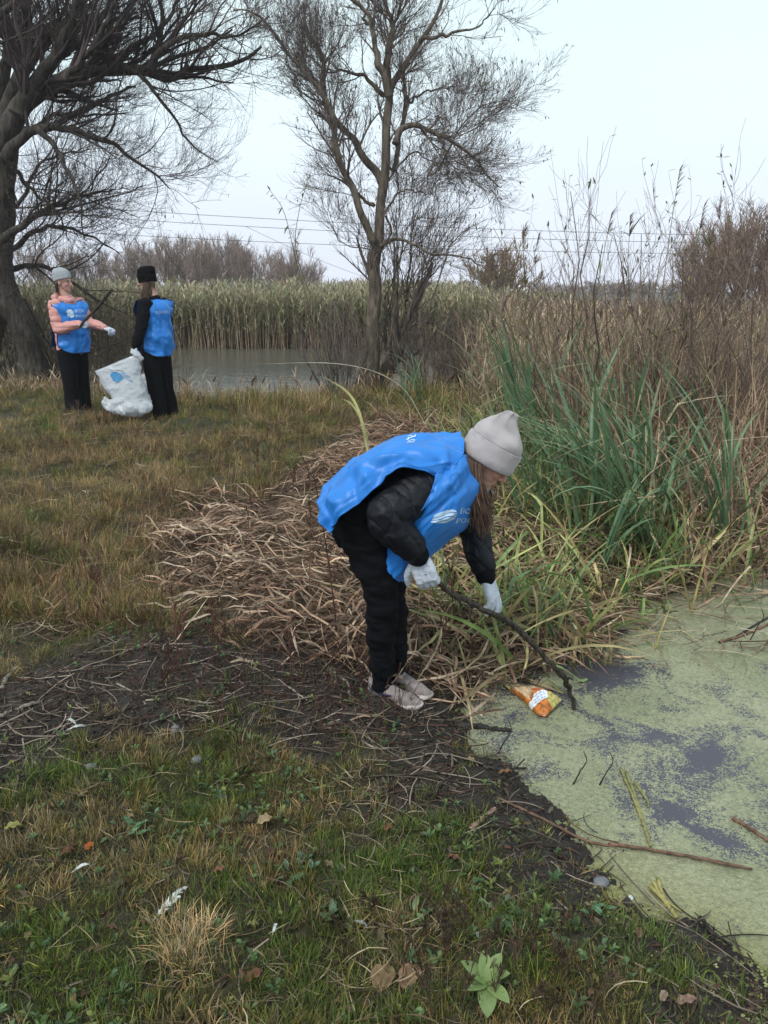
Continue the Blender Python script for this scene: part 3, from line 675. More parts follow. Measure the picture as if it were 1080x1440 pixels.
tag(mb.build('yellowing_fallen_leaves', M_DRY), kind='stuff')
# bunches that hang over the pond edge and stand half up
def stand(name, n, poly, Lr, wr, cols, th0=(0.1, 0.7), dth=(0.2, 1.4), az=None, z=0.05, kinkp=0.4, mat=None, k=9, fold=0.3, sunk=0.02, build=True):
    x, y = px_pts(n, poly, z); x = x + 0.12 * RNG.normal(size=n); y = y + 0.15 * RNG.normal(size=n); kq = clear_of(x, y); x, y = x[kq], y[kq]; n = len(x); b = np.stack([x, y, np.maximum(H(x, y), ZW - 0.02) - sunk], -1)
    a = U(0, 6.28, n) if az is None else az(x, y, n)
    kk = U(0.35, 0.85, n); ka = np.where(U(0, 1, n) < kinkp, np.abs(RNG.normal(size=n)) * 1.2 + 0.5, 0)
    t0 = U(th0[0], th0[1], n); P, s = arch_paths(b, a, U(Lr[0], Lr[1], n), t0, t0 + U(dth[0], dth[1], n), k, 1.4, kk, ka, 0.5)
    zfloor(P, 0.004)
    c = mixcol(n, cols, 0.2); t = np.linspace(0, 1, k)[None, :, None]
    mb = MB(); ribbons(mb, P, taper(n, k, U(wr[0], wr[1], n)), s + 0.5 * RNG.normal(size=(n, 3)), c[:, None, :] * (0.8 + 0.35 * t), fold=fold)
    return tag(mb.build(name, mat or M_DRY), kind='stuff') if build else mb
BR = [(0.28, 0.19, 0.125), (0.40, 0.285, 0.195), (0.15, 0.095, 0.068), (0.54, 0.41, 0.29), (0.31, 0.185, 0.12)]
YG = [(0.20, 0.25, 0.07), (0.34, 0.34, 0.11), (0.12, 0.19, 0.055), (0.40, 0.33, 0.13)]
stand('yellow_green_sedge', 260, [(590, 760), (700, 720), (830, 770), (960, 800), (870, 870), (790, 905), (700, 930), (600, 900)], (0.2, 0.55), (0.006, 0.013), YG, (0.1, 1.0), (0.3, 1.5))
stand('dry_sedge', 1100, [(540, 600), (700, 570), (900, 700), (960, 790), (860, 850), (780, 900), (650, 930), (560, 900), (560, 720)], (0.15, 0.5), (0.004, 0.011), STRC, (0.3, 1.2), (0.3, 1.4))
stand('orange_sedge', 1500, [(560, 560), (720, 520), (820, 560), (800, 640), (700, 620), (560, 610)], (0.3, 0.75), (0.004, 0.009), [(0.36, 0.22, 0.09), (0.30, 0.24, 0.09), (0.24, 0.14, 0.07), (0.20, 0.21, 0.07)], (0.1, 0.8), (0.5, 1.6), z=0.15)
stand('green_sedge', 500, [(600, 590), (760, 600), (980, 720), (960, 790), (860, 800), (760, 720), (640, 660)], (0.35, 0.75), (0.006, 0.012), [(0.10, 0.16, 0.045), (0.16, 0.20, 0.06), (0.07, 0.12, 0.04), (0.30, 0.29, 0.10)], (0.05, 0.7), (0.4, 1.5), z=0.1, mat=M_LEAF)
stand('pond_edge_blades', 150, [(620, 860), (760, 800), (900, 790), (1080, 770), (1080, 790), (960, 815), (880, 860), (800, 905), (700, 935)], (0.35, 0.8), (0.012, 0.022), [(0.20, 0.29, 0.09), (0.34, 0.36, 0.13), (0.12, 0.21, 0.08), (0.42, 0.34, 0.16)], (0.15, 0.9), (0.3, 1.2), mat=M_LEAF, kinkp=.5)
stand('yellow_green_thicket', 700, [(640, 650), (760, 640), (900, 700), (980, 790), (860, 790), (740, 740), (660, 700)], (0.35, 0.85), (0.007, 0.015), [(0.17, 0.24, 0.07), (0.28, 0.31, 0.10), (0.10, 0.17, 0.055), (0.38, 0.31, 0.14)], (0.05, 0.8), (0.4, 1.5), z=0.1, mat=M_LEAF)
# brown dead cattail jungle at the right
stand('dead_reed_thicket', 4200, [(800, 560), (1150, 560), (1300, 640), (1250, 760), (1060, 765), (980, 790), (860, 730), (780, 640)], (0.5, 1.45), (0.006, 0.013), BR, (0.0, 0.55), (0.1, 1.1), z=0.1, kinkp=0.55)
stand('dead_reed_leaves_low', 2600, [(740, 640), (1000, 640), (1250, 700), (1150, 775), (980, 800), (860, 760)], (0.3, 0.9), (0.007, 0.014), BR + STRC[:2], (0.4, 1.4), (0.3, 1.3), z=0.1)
def reeds(name, n, x, y, hr, cols, leafcols, nl=5, lw=(0.012, 0.02), ll=(0.22, 0.42), plume=0.4, sw=0.006, lean=0.12, pc=(0.20, 0.14, 0.11)):
    z = np.maximum(H(x, y), ZW - 0.05) - 0.03; b = np.stack([x, y, z], -1); h = U(hr[0], hr[1], n)
    az = U(0, 6.28, n); l0 = np.abs(RNG.normal(size=n)) * lean
    P, s = arch_paths(b, az, h, l0, l0 + U(0, 0.35, n), 6, 2.0)
    mb = MB(); c = mixcol(n, cols, 0.2)
    tubes(mb, P, (sw * np.array([1, .95, .9, .75, .6, .35]))[None, :] * np.ones((n, 1)), c, 3)
    i = RNG.integers(0, n, n * nl); t = U(0.3, 0.97, len(i)) * 5; f = np.floor(t).astype(int); fr = (t - f)[:, None]
    q = P[i, f] * (1 - fr) + P[i, np.minimum(f + 1, 5)] * fr
    th = U(0.3, 1.1, len(i)); LP, ls = arch_paths(q, U(0, 6.28, len(i)) * 0.55 + 0.3, U(ll[0], ll[1], len(i)), th, th + U(0.2, 1.4, len(i)), 4, 1.0)
    lc = mixcol(len(i), leafcols, 0.25)
    ribbons(mb, LP, U(lw[0], lw[1], len(i))[:, None] * np.array([[.7, 1, .7, .1]]), ls, lc)
    if plume:
        j = np.nonzero(U(0, 1, n) < plume)[0]; m = len(j)
        PP, ps = arch_paths(P[j, -1] - [0, 0, .02], U(-.5, .5, m) + az[j], U(0.12, 0.22, m), U(0.1, 0.5, m), U(0.6, 1.5, m), 5, 1.0)
        for _ in range(2): ribbons(mb, PP, 0.035 * np.array([[.25, 1, .9, .55, .1]]) * U(0.6, 1.2, (m, 1)), ps + RNG.normal(size=(m, 3)) * 0.8, mixcol(m, [pc], 0.2))
    return tag(mb.build(name, M_DRY), kind='stuff')
GB = [(0.24, 0.17, 0.11), (0.17, 0.12, 0.08), (0.30, 0.22, 0.14)]
x, y = U(-17, 3.4, 5200), 23.6 + 5.5 * U(0, 1, 5200) ** 1.6; k = lake_d(x, y) > -0.5; x, y = x[k], y[k]
reeds('far_bank_reeds', len(x), x, y, (1.25, 1.85), [(0.34, 0.25, 0.17), (0.24, 0.17, 0.11), (0.40, 0.30, 0.21)], [(0.27, 0.28, 0.15), (0.35, 0.34, 0.20), (0.20, 0.22, 0.11), (0.38, 0.29, 0.18)], 8, (0.022, 0.04), (0.28, 0.5), 0.7, 0.010, pc=(0.30, 0.24, 0.19))
x, y = U(-24, 18, 2600), U(29, 52, 2600); k = lake_d(x, y) > -0.3; x, y = x[k], y[k]
reeds('distant_reed_field', len(x), x, y, (1.1, 1.65), GB, [(0.24, 0.21, 0.13), (0.29, 0.23, 0.15), (0.20, 0.19, 0.11)], 7, (0.04, 0.07), (0.35, 0.6), 0.8, 0.015, pc=(0.27, 0.21, 0.17))
# brown reeds behind the near pond
x, y = U(0.6, 14, 6500), 6.6 + 9 * U(0, 1, 6500) ** 1.3; k = (x < 0.6 * y + 1.5) & (x > 0.13 * y - 0.1 + 0.5 * vnoise(y, y, s=4)) & (0.35 + 0.65 * sm(fbm(x * .8, y * .8, s=95, o=2), -.3, .3) > U(0, 1, 6500)); x, y = x[k], y[k]
reeds('brown_reeds', len(x), x, y, (0.9, 1.35), [(0.30, 0.22, 0.155), (0.38, 0.29, 0.205), (0.18, 0.135, 0.10)], [(0.33, 0.25, 0.17), (0.42, 0.33, 0.23), (0.20, 0.14, 0.10), (0.30, 0.20, 0.11), (0.20, 0.19, 0.09)], 6, (0.007, 0.014), (0.15, 0.35), 0.12, 0.004, 0.16)
x, y = U(2.0, 26, 3000), U(16, 30, 3000); k = (x < 0.62 * y + 2) & (x > 0.13 * y)
reeds('brown_reed_field', int(k.sum()), x[k], y[k], (1.0, 1.55), GB, BR + [(0.34, 0.25, 0.15)], 6, (0.02, 0.035), (0.25, 0.45), 0.5, 0.008, 0.12)
x, y = U(-9, 1.0, 260), U(10.8, 11.9, 260)
reeds('bank_reeds', 260, x, y, (0.15, 0.45), GB, BR, 3, (0.008, 0.014), (0.12, 0.3), 0.2, 0.004, 0.25)
# fine brush behind the left person and round the tree
x, y = U(-12, -3.6, 900), U(13.4, 14.6, 900)
reeds('bank_brush', 900, x, y, (0.6, 1.3), [(0.14, 0.11, 0.08), (0.20, 0.16, 0.11)], [(0.27, 0.24, 0.13), (0.20, 0.19, 0.10)], 4, (0.007, 0.012), (0.08, 0.2), 0.0, 0.004, 0.3)

# ------------------------------------------------------------------ trees
def branch(pts, r0, r1, k=16, Y=None):
    """pts of (px,py,Y) or (px,py) with a common Y"""
    P = np.array([W(*(p if len(p) == 3 else (p[0], p[1], Y))) for p in pts]); P = spline(P, k)
    P[1:-1] += 0.012 * RNG.normal(size=(k - 2, 3))
    return P, r0 + (r1 - r0) * np.linspace(0, 1, k) ** 0.8
def children(P, R, n, Lr, ang=(0.5, 1.0), up=0.3, k=6, rf=0.55, tmin=0.15, wob=0.10, rmin=0.0018, shrink=0.5, bias=None, curl=0.0):
    m, kp, _ = P.shape
    seg = np.linalg.norm(np.diff(P, axis=1), axis=-1).sum(1); wgt = seg * (1 if bias is None else bias)
    i = RNG.choice(m, n, p=wgt / wgt.sum()); t = U(tmin, 0.99, n); f = np.minimum((t * (kp - 1)).astype(int), kp - 2); fr = t * (kp - 1) - f
    q = P[i, f] * (1 - fr[:, None]) + P[i, f + 1] * fr[:, None]; T = norm(P[i, f + 1] - P[i, f]); r = R[i, f] * (1 - fr) + R[i, f + 1] * fr
    v = norm(np.cross(T, RNG.normal(size=(n, 3)))); a = U(ang[0], ang[1], n)[:, None]
    d = norm(T * np.cos(a) + v * np.sin(a) + np.array([0, 0, up * 0.5]))
    L = U(Lr[0], Lr[1], n) * (1 - shrink * t)
    out = np.zeros((n, k, 3)); out[:, 0] = q; st = (L / (k - 1))[:, None]
    cv = RNG.normal(size=(n, 3)) * curl
    for j in range(1, k):
        out[:, j] = out[:, j - 1] + d * st
        d = norm(d + wob * RNG.normal(size=(n, 3)) + np.array([0, 0, up / k]) + cv / k)
    rr = np.maximum(r * rf * U(0.6, 1.0, n), rmin)[:, None] * np.linspace(1, 0.35, k)[None, :]
    return out, np.maximum(rr, rmin * 0.7)
def join(*a): return np.concatenate([x[0] for x in a]), np.concatenate([x[1] for x in a])
def bark_tube(name, P, R, mat, root, sides=14):
    mb = MB(); k = len(P); k2 = k * 4
    PR = spline(np.hstack([P, R[:, None]]), k2); P, R = PR[:, :3], np.maximum(PR[:, 3], 0.002)
    T = norm(np.gradient(P, axis=0)); ref = np.array([0.2, 1.0, 0.1]); A = norm(np.cross(T, ref)); B = np.cross(T, A); th = np.arange(sides) * 6.2832 / sides
    V = A[:, None] * np.cos(th)[None, :, None] + B[:, None] * np.sin(th)[None, :, None]
    q = P[:, None] + V * R[:, None, None]
    dn = 1 + 0.10 * fbm(th[None, :] * 2.5 + 0 * R[:, None], np.arange(k2)[:, None] * 0.25 + 0 * th, s=int(U(0, 99)), o=3) + 0.05 * fbm(q[..., 0] * 9, q[..., 1] * 9, q[..., 2] * 5, s=4, o=3)
    rings(mb, P[:, None] + V * (R[:, None] * dn)[..., None])
    return keep(mb.build(name, mat), root)
def leaves_on(mb, P, n, L=(0.03, 0.07), w=0.011, cols=None, droop=True, tmin=0.3):
    m, k, _ = P.shape; i = RNG.integers(0, m, n); f = RNG.integers(int(tmin * k), k, n); q = P[i, f]
    th = U(1.6, 2.9, n) if droop else U(0.4, 1.9, n)
    LP, s = arch_paths(q, U(0, 6.28, n), U(L[0], L[1], n), th, th + U(-.3, .5, n), 4, 1.0)
    ribbons(mb, LP, w * np.array([[.15, 1, .8, .08]]) * U(0.7, 1.3, (n, 1)), s, mixcol(n, cols, 0.25), fold=0.3)
TW_D = [(0.06, 0.046, 0.043), (0.085, 0.064, 0.06), (0.045, 0.036, 0.034)]
TW_G = [(0.15, 0.115, 0.105), (0.19, 0.15, 0.135), (0.11, 0.088, 0.082)]
LF = [(0.10, 0.095, 0.045), (0.14, 0.11, 0.055), (0.07, 0.075, 0.04), (0.16, 0.10, 0.06)]
def crown(root, name, sets, cols, mat=M_TWIG):
    mb = MB()
    for (P, R), s in sets:
        n, k, _ = P.shape; tubes(mb, P, R, mixcol(n, cols, 0.2), s)
    o = keep(mb.build(name, mat), root); o['kind'] = 'stuff'; return o

# the big willow at the left ------------------------------------------------
YL = 10.9
root = empty('willow_tree', tuple(G(47, 535, 0.12)), label='large dark willow at the left edge with limbs sweeping over the picture', cat='tree')
def C3(p, Y): return [(a / 2.667, b / 2.667, Y * 1.22) for a, b in p]
limbs = []
for nm, pts, r0, r1 in [
    ('trunk', [(52, 548, 10.9), (46, 505, 10.9), (30, 455, 10.9), (8, 415, 10.9), (-4, 360, 10.9), (-2, 300, 10.9), (4, 240, 10.9), (6, 195, 10.9)], .17, .19),
    ('trunk', [(-32, 550, 11.1), (-18, 480, 11.1), (-4, 430, 11.0), (-6, 370, 10.9)], .16, .2)]:
    P, R = branch([(a, b, Y_ * 1.22) for a, b, Y_ in pts], r0 * 1.2, r1 * 1.2, 14); R = np.where(np.arange(14) < 2, R * 1.25, R); bark_tube(nm, P, R, M_BARK_DARK, root); 
    if r1 == .19: R[-6:] *= 1.15
trunkR = .13
for pts, Y, r0, r1 in [
    ([(0, 560), (60, 440), (130, 350), (240, 290), (330, 255), (480, 245), (590, 270), (660, 262), (700, 232), (870, 212), (965, 145)], 10.6, .15, .016),
    ([(470, 250), (540, 300), (600, 372), (680, 480), (735, 560), (820, 612)], 10.5, .035, .006),
    ([(20, 600), (80, 520), (170, 480), (250, 478), (350, 510), (450, 560), (560, 640), (620, 700)], 10.2, .075, .007),
    ([(60, 500), (150, 470), (300, 400), (400, 340), (480, 300)], 11.4, .07, .012),
    ([(20, 480), (60, 330), (150, 190), (250, 110), (330, 20), (360, -80)], 11.4, .12, .03),
    ([(60, 430), (110, 330), (200, 200), (250, 80), (290, -60)], 10.2, .10, .03),
    ([(-20, 420), (40, 250), (110, 80), (190, -60)], 11.8, .10, .03),
    ([(-40, 80), (50, 30), (130, -30)], 10.6, .05, .03), ([(-40, 170), (40, 140), (130, 118)], 10.1, .03, .01),
    ([(390, 250), (470, 190), (560, 120), (620, 40), (660, -60)], 11.0, .05, .015),
    ([(560, 262), (600, 190), (700, 135), (800, 128), (900, 130), (1010, 60)], 10.3, .05, .008),
    ([(570, 260), (600, 150), (610, 60), (600, -40)], 10.8, .045, .02),
    ([(130, 480), (210, 540), (265, 640), (320, 740), (352, 905)], 10.1, .045, .006),
    ([(0, 900), (90, 830), (200, 760), (310, 720), (400, 700)], 10.4, .06, .008), ([(20, 960), (100, 890), (200, 850), (330, 880), (450, 950)], 11.3, .05, .006),
    ([(10, 1010), (90, 1000), (190, 1010), (300, 1080), (400, 1150), (480, 1180)], 11.2, .05, .006),
    ([(100, 400), (200, 240), (330, 120), (450, -30)], 11.6, .08, .025), ([(330, 255), (430, 130), (520, -30)], 11.2, .05, .02),
    ([(60, 640), (120, 720), (200, 800), (230, 900)], 10.3, .03, .006), ([(10, 800), (90, 760), (160, 640), (260, 590), (345, 590)], 11.8, .04, .006),
    ([(-20, 300), (30, 200), (100, 120), (230, 60), (330, 70), (430, 20)], 12.0, .07, .02), ([(240, 300), (330, 200), (400, 90), (440, 0)], 10.0, .05, .02),
    ([(-30, 700), (40, 560), (160, 430), (300, 415), (450, 400)], 12.2, .06, .008),
    ([(90, 1120), (200, 1290), (300, 1330), (420, 1300), (560, 1240)], 11.2, .02, .005), ([(20, 1180), (120, 1240), (230, 1330)], 10.9, .02, .005),
]:
    P, R = branch(C3(pts, Y), r0 * 1.2, r1 * 1.2, 16); P[:, 1] += np.linspace(0, 1, 16) * U(-.5, .5); limbs.append((P, R)); bark_tube('branch', P, R, M_BARK_DARK, root, 10)
LP, LR = np.stack([l[0] for l in limbs]), np.stack([l[1] for l in limbs])
b1 = children(LP, LR, 230, (0.85, 2.3), (0.4, 1.0), 0.35, 9, 0.5, 0.12, 0.13, 0.005)
b2 = children(*b1, 1150, (0.5, 1.3), (0.4, 0.9), 0.35, 7, 0.55, 0.1, 0.12, 0.003)
b2b = children(LP, LR, 380, (0.5, 1.2), (0.5, 1.2), 0.45, 7, 0.2, 0.15, 0.12, 0.003)
B2 = join(b2, b2b)
b3 = children(*B2, 9500, (0.25, 0.75), (0.3, 0.8), 0.5, 5, 0.6, 0.05, 0.10, 0.0021)
b4 = children(*b3, 13000, (0.12, 0.36), (0.3, 0.8), 0.4, 4, 0.7, 0.05, 0.10, 0.0016)
crown(root, 'small_branches', [(b1, 5), (B2, 4)], TW_D)
crown(root, 'twigs', [(b3, 3), (b4, 3)], TW_D)
mb = MB(); low = b4[0][b4[0][:, 0, 2] < 3.6]; leaves_on(mb, low, 2200, (0.03, 0.06), 0.012, LF)
o = keep(mb.build('leaves', M_DRY), root); o['kind'] = 'stuff'

# the willow in the middle ----------------------------------------------------
root = empty('willow_tree', tuple(G(530, 552, 0.08)), label='tall half-bare willow in the middle, standing on the bank behind the bending person', cat='tree')
def C4(p, Y): return [(340 + a / 2.571, b / 2.571, Y) for a, b in p]
limbs = []
for i, (pts, Y, r0, r1) in enumerate([
    ([(450, 1430), (475, 1250), (480, 1100), (482, 950), (498, 800), (515, 640), (530, 450), (534, 340), (565, 265), (640, 160), (700, 60), (740, -60)], 11.7, .118, .018),
    ([(470, 1425), (540, 1310), (600, 1180), (645, 1060), (690, 950)], 12.0, .15, .02),
    ([(480, 880), (440, 790), (400, 690), (355, 570), (332, 450), (296, 350), (245, 300), (190, 230), (140, 150), (50, 70), (-20, 60)], 11.6, .065, .008),
    ([(508, 660), (450, 580), (400, 500), (340, 430), (296, 350), (290, 200), (240, 120), (215, -20)], 11.9, .065, .015),
    ([(480, 745), (430, 715), (395, 660), (378, 620)], 11.8, .03, .01),
    ([(533, 350), (505, 260), (480, 180), (460, 80), (400, 10), (340, 0)], 11.5, .06, .012),
    ([(530, 330), (522, 200), (545, 90), (500, -60)], 11.9, .055, .02), ([(525, 280), (540, 150), (590, -20)], 12.1, .045, .015),
    ([(460, 90), (440, 60), (470, -40)], 11.5, .025, .01),
    ([(555, 520), (575, 460), (645, 455), (720, 492), (800, 525), (860, 580), (900, 640), (945, 672)], 11.4, .05, .006),
    ([(690, 475), (735, 530), (745, 590), (748, 660)], 11.3, .022, .005), ([(650, 458), (620, 470), (600, 560)], 11.7, .012, .004),
    ([(548, 620), (575, 470), (588, 340), (570, 255)], 11.9, .04, .02), ([(585, 390), (640, 340), (700, 310), (790, 285)], 11.8, .022, .005),
    ([(640, 150), (740, 130), (840, 118), (905, 60)], 11.6, .03, .005), ([(515, 345), (450, 280), (385, 255), (310, 262), (240, 200)], 12.1, .035, .006),
    ([(515, 775), (560, 705), (620, 690), (680, 720)], 11.6, .02, .005), ([(500, 890), (560, 862), (640, 900), (700, 922), (800, 930), (860, 965)], 11.5, .03, .006),
    ([(710, 620), (780, 480), (860, 400), (960, 380)], 11.9, .015, .004), ([(720, 492), (740, 430), (700, 400)], 11.4, .012, .004),
    ([(500, 780), (540, 640), (620, 560), (720, 600), (850, 560)], 12.3, .02, .004), ([(520, 780), (540, 850), (480, 900), (360, 880), (330, 800)], 11.9, .018, .004),
]):
    P, R = branch(C4(pts, Y), r0, r1, 16); P[:, 1] += np.linspace(0, 1, 16) * U(-.4, .4) * (i > 1)
    if i < 2: R[:2] *= (1.5, 1.15)
    limbs.append((P, R)); bark_tube('trunk' if i < 2 else 'branch', P, R, M_BARK_GREY, root, 12 if i < 2 else 8)
for i in range(26):                             # straight suckers rising from the leaning stem
    x0 = U(490, 640); x1 = x0 + U(-130, 260); P, R = branch(C4([(x0, U(1060, 1300)), ((x0 + x1) / 2 + U(-10, 10), U(820, 1000)), (x1, U(600, 820))], U(11.3, 12.3)), U(.008, .016), .003, 16); limbs.append((P, R)); bark_tube('branch', P, R, M_BARK_GREY, root, 5)
LP, LR = np.stack([l[0] for l in limbs]), np.stack([l[1] for l in limbs])
bi = np.ones(len(limbs)); bi[:2] = (0.25, 0.5); bi[22:] = 0.03
b1 = children(LP, LR, 290, (0.4, 1.25), (0.4, 1.0), 0.35, 8, 0.45, 0.2, 0.12, 0.004, bias=bi)
b2 = children(*b1, 1700, (0.3, 0.85), (0.35, 0.9), 0.3, 6, 0.55, 0.1, 0.12, 0.0026)
b3 = children(*b2, 10000, (0.18, 0.45), (0.3, 0.8), 0.35, 5, 0.6, 0.05, 0.10, 0.0019)
b4 = children(*b3, 10000, (0.10, 0.25), (0.3, 0.8), 0.2, 4, 0.7, 0.05, 0.12, 0.0015)
low = children(LP[[1] + list(range(22, 48))], LR[[1] + list(range(22, 48))], 300, (0.3, 0.9), (0.2, 0.7), 0.5, 6, 0.4, 0.02, 0.1, 0.0024)
low2 = children(*low, 900, (0.15, 0.4), (0.3, 0.9), 0.4, 4, 0.6, 0.05, 0.1, 0.0016)
crown(root, 'small_branches', [(b1, 5), (b2, 4), (low, 4)], TW_G)
crown(root, 'twigs', [(b3, 3), (b4, 3), (low2, 3)], TW_G)
mb = MB(); leaves_on(mb, np.concatenate([b4[0], low2[0]]), 5200, (0.035, 0.075), 0.014, LF)
keep(mb.build('leaves', M_DRY), root)['kind'] = 'stuff'

# bare brushwood bushes ---------------------------------------------------------
def bush(name, label, base, n0, h, spread, lev, cols, leaf=0, rmin=0.0018, lcols=LF, group=None, lean=0.0, r0=0.012, cat='shrub', llen=(0.04, 0.09), lw=0.016, up=0.6, leaf_at=0.3, lab=None):
    root = empty(name, base, label=label, cat=cat, group=group)
    az = U(0, 6.28, n0); th = np.abs(U(0.05, 1, n0)) * spread
    b = np.array(base) + np.stack([0.08 * np.cos(az), 0.08 * np.sin(az), -0.05 + 0 * az], -1) * h
    P, _ = arch_paths(b, az, h * U(0.6, 1.05, n0), th, th * 0.45 + lean, 9, 1.0, wob=0.3); P += 0.02 * h * RNG.normal(size=P.shape) * np.linspace(0, 1, 9)[None, :, None]
    R = r0 * np.linspace(1, 0.25, 9)[None, :] * U(0.6, 1.1, (n0, 1))
    mb = MB(); tubes(mb, P, R, mixcol(n0, cols, 0.15), 6); keep(mb.build('stems', M_TWIG), root)['kind'] = 'stuff'
    cur = (P, R); sets = []
    for (n, L, a) in lev:
        cur = children(*cur, n, (L[0] * h, L[1] * h), a, up, 5, 0.55, 0.15, 0.12, rmin); sets.append((cur, 3))
    crown(root, 'twigs', sets, cols)
    if leaf:
        mb = MB(); leaves_on(mb, cur[0] if leaf_at < 1 else P, leaf, llen, lw, lcols, droop=False); keep(mb.build('leaves', M_DRY), root)['kind'] = 'stuff'
    return root
BW = [(0.17, 0.12, 0.095), (0.24, 0.17, 0.135), (0.12, 0.085, 0.07)]
g = lambda px, Y, z=None: (W(px, 500, Y)[0], Y, Hs(W(px, 500, Y)[0], Y) if z is None else z)
bush('willow_shrub', 'leafy-tipped young willow shrub of thin brown rods above the reeds right of centre', g(850, 6.4), 26, 2.25, 0.75, [(130, (.25, .6), (.3, .8)), (420, (.12, .35), (.3, .8))], BW, 520, 0.0017, [(0.17, 0.17, 0.06), (0.12, 0.13, 0.05), (0.22, 0.16, 0.07)], llen=(0.035, 0.075), lw=0.014)
bush('willow_shrub', 'dense bare shrub with dark forked stems at the right edge', g(1035, 6.6), 24, 2.35, 0.6, [(120, (.25, .6), (.3, .8)), (500, (.1, .3), (.3, .8))], BW, 60, 0.0016)
bush('willow_shrub', 'low brown shrub among the reeds between the two taller shrubs', g(945, 7.6), 26, 2.1, 0.6, [(120, (.25, .5), (.3, .8)), (400, (.12, .3), (.3, .8))], BW, 260, 0.0018, [(0.18, 0.15, 0.07), (0.22, 0.15, 0.08)])
bush('brushwood_bush', 'tangled grey brush at the foot of the middle willow', g(605, 11.6), 34, 1.3, 0.9, [(260, (.2, .5), (.3, .9)), (900, (.08, .25), (.3, .9))], TW_G, 500, 0.002)
bush('brushwood_bush', 'low tangle of bare brush right of the middle willow', g(655, 11.3), 30, 1.1, 0.9, [(240, (.2, .5), (.3, .9)), (800, (.08, .25), (.3, .9))], BW, 200, 0.002)
bush('brushwood_bush', 'bare brush standing left of the middle willow trunk', g(478, 11.8), 34, 1.5, 0.7, [(260, (.2, .5), (.3, .9)), (900, (.08, .25), (.3, .9))], TW_G, 300, 0.0018)
bush('brushwood_bush', 'dark tangle of bare brush behind the person in pink', g(100, 14.3, 0.0), 46, 2.0, 1.0, [(360, (.25, .6), (.3, .9)), (1400, (.08, .25), (.3, .9))], [(0.16, 0.13, 0.095), (0.12, 0.10, 0.075)], 900, 0.002, [(0.22, 0.21, 0.10), (0.26, 0.2, 0.11)])
bush('brushwood_bush', 'bare brush between the two standing people', g(165, 13.9, 0.0), 40, 1.7, 0.8, [(300, (.25, .6), (.3, .9)), (1000, (.08, .25), (.3, .9))], [(0.17, 0.14, 0.10), (0.13, 0.11, 0.08)], 900, 0.002, [(0.22, 0.21, 0.10), (0.26, 0.2, 0.11)])
bush('brushwood_bush', 'bare brush filling the gap under the left willow', g(20, 14.6, 0.0), 36, 1.9, 1.0, [(280, (.25, .6), (.3, .9)), (900, (.08, .25), (.3, .9))], TW_D, 200, 0.002)

# far trees -------------------------------------------------------------------------
def far_tree_meshes(h, spread, nst, cols, rm, dens=1.0, tall=0.3):
    P0 = np.array([[0, 0, -0.3], [0.02, 0, h * .12], [-.01, 0.02, h * .22], [0, 0, h * tall]]); P0 = spline(P0, 8)
    mb = MB(); tubes(mb, P0[None], (h * 0.022 * np.linspace(1.2, .8, 8))[None], np.array([[0.10, 0.08, 0.07]]), 7); tm = mb.mesh('trunk', M_TWIG)
    az = U(0, 6.28, nst); th = U(0.08, 1, nst) * spread
    b = P0[RNG.integers(4, 8, nst)]
    P, _ = arch_paths(b, az, h * (1 - tall) * U(0.7, 1.05, nst), th, th * 0.6, 8, 1.0, wob=0.3); R = h * 0.010 * np.linspace(1, .3, 8)[None] * np.ones((nst, 1))
    a = children(P, R, int(110 * dens), (.15 * h, .4 * h), (.3, .8), .5, 6, .5, .1, .12, rm * 1.6)
    c = children(*a, int(700 * dens), (.07 * h, .2 * h), (.3, .8), .4, 4, .6, .1, .12, rm)
    d = children(*c, int(1500 * dens), (.04 * h, .12 * h), (.3, .9), .3, 3, .8, .1, .12, rm * 0.8)
    mb = MB()
    for (p_, r_), s in (((P, R), 4), (a, 3), (c, 3), (d, 3)): tubes(mb, p_, r_, mixcol(len(p_), cols, .15), s)
    return tm, mb.mesh('crown', M_TWIG)
FT = [(0.27, 0.19, 0.155), (0.34, 0.24, 0.19), (0.21, 0.15, 0.125)]
FO = [(0.27, 0.17, 0.09), (0.33, 0.22, 0.12), (0.22, 0.15, 0.09)]
kinds = [far_tree_meshes(8.0, 0.95, 20, FT, 0.017, 1.2) for _ in range(3)]
odd = far_tree_meshes(5.0, 1.35, 30, FO, 0.022, 2.2, 0.12); fir = far_tree_meshes(8, 0.9, 16, FT, 0.013, 0.8)
def far_tree(px, top, Y, kind, label, group=None, hm=8.0, name='bare_tree', wide=1.0):
    p_ = W(px, 410, Y); h = W(px, top, Y)[2] - 0.0; r = empty(name, (p_[0], Y, 0.0), label=label, cat='tree', group=group)
    s = h / hm; r.scale = (s * wide, s * wide, s); r.rotation_euler = (0, 0, U(0, 6.28))
    for nm, me in zip(('trunk', 'crown'), kind):
        o = bpy.data.objects.new(nm, me); COL.objects.link(o); o.parent = r
        if nm == 'crown': o['kind'] = 'stuff'
    return r
ORD = 'first second third fourth fifth sixth seventh eighth ninth tenth eleventh twelfth thirteenth fourteenth fifteenth sixteenth seventeenth'.split(); FX = [188, 212, 236, 258, 282, 300, 318, 338, 356, 385, 402, 170, 140, 100, 60, 420, 438]
GRP = 'bare trees on the far side of the lake'
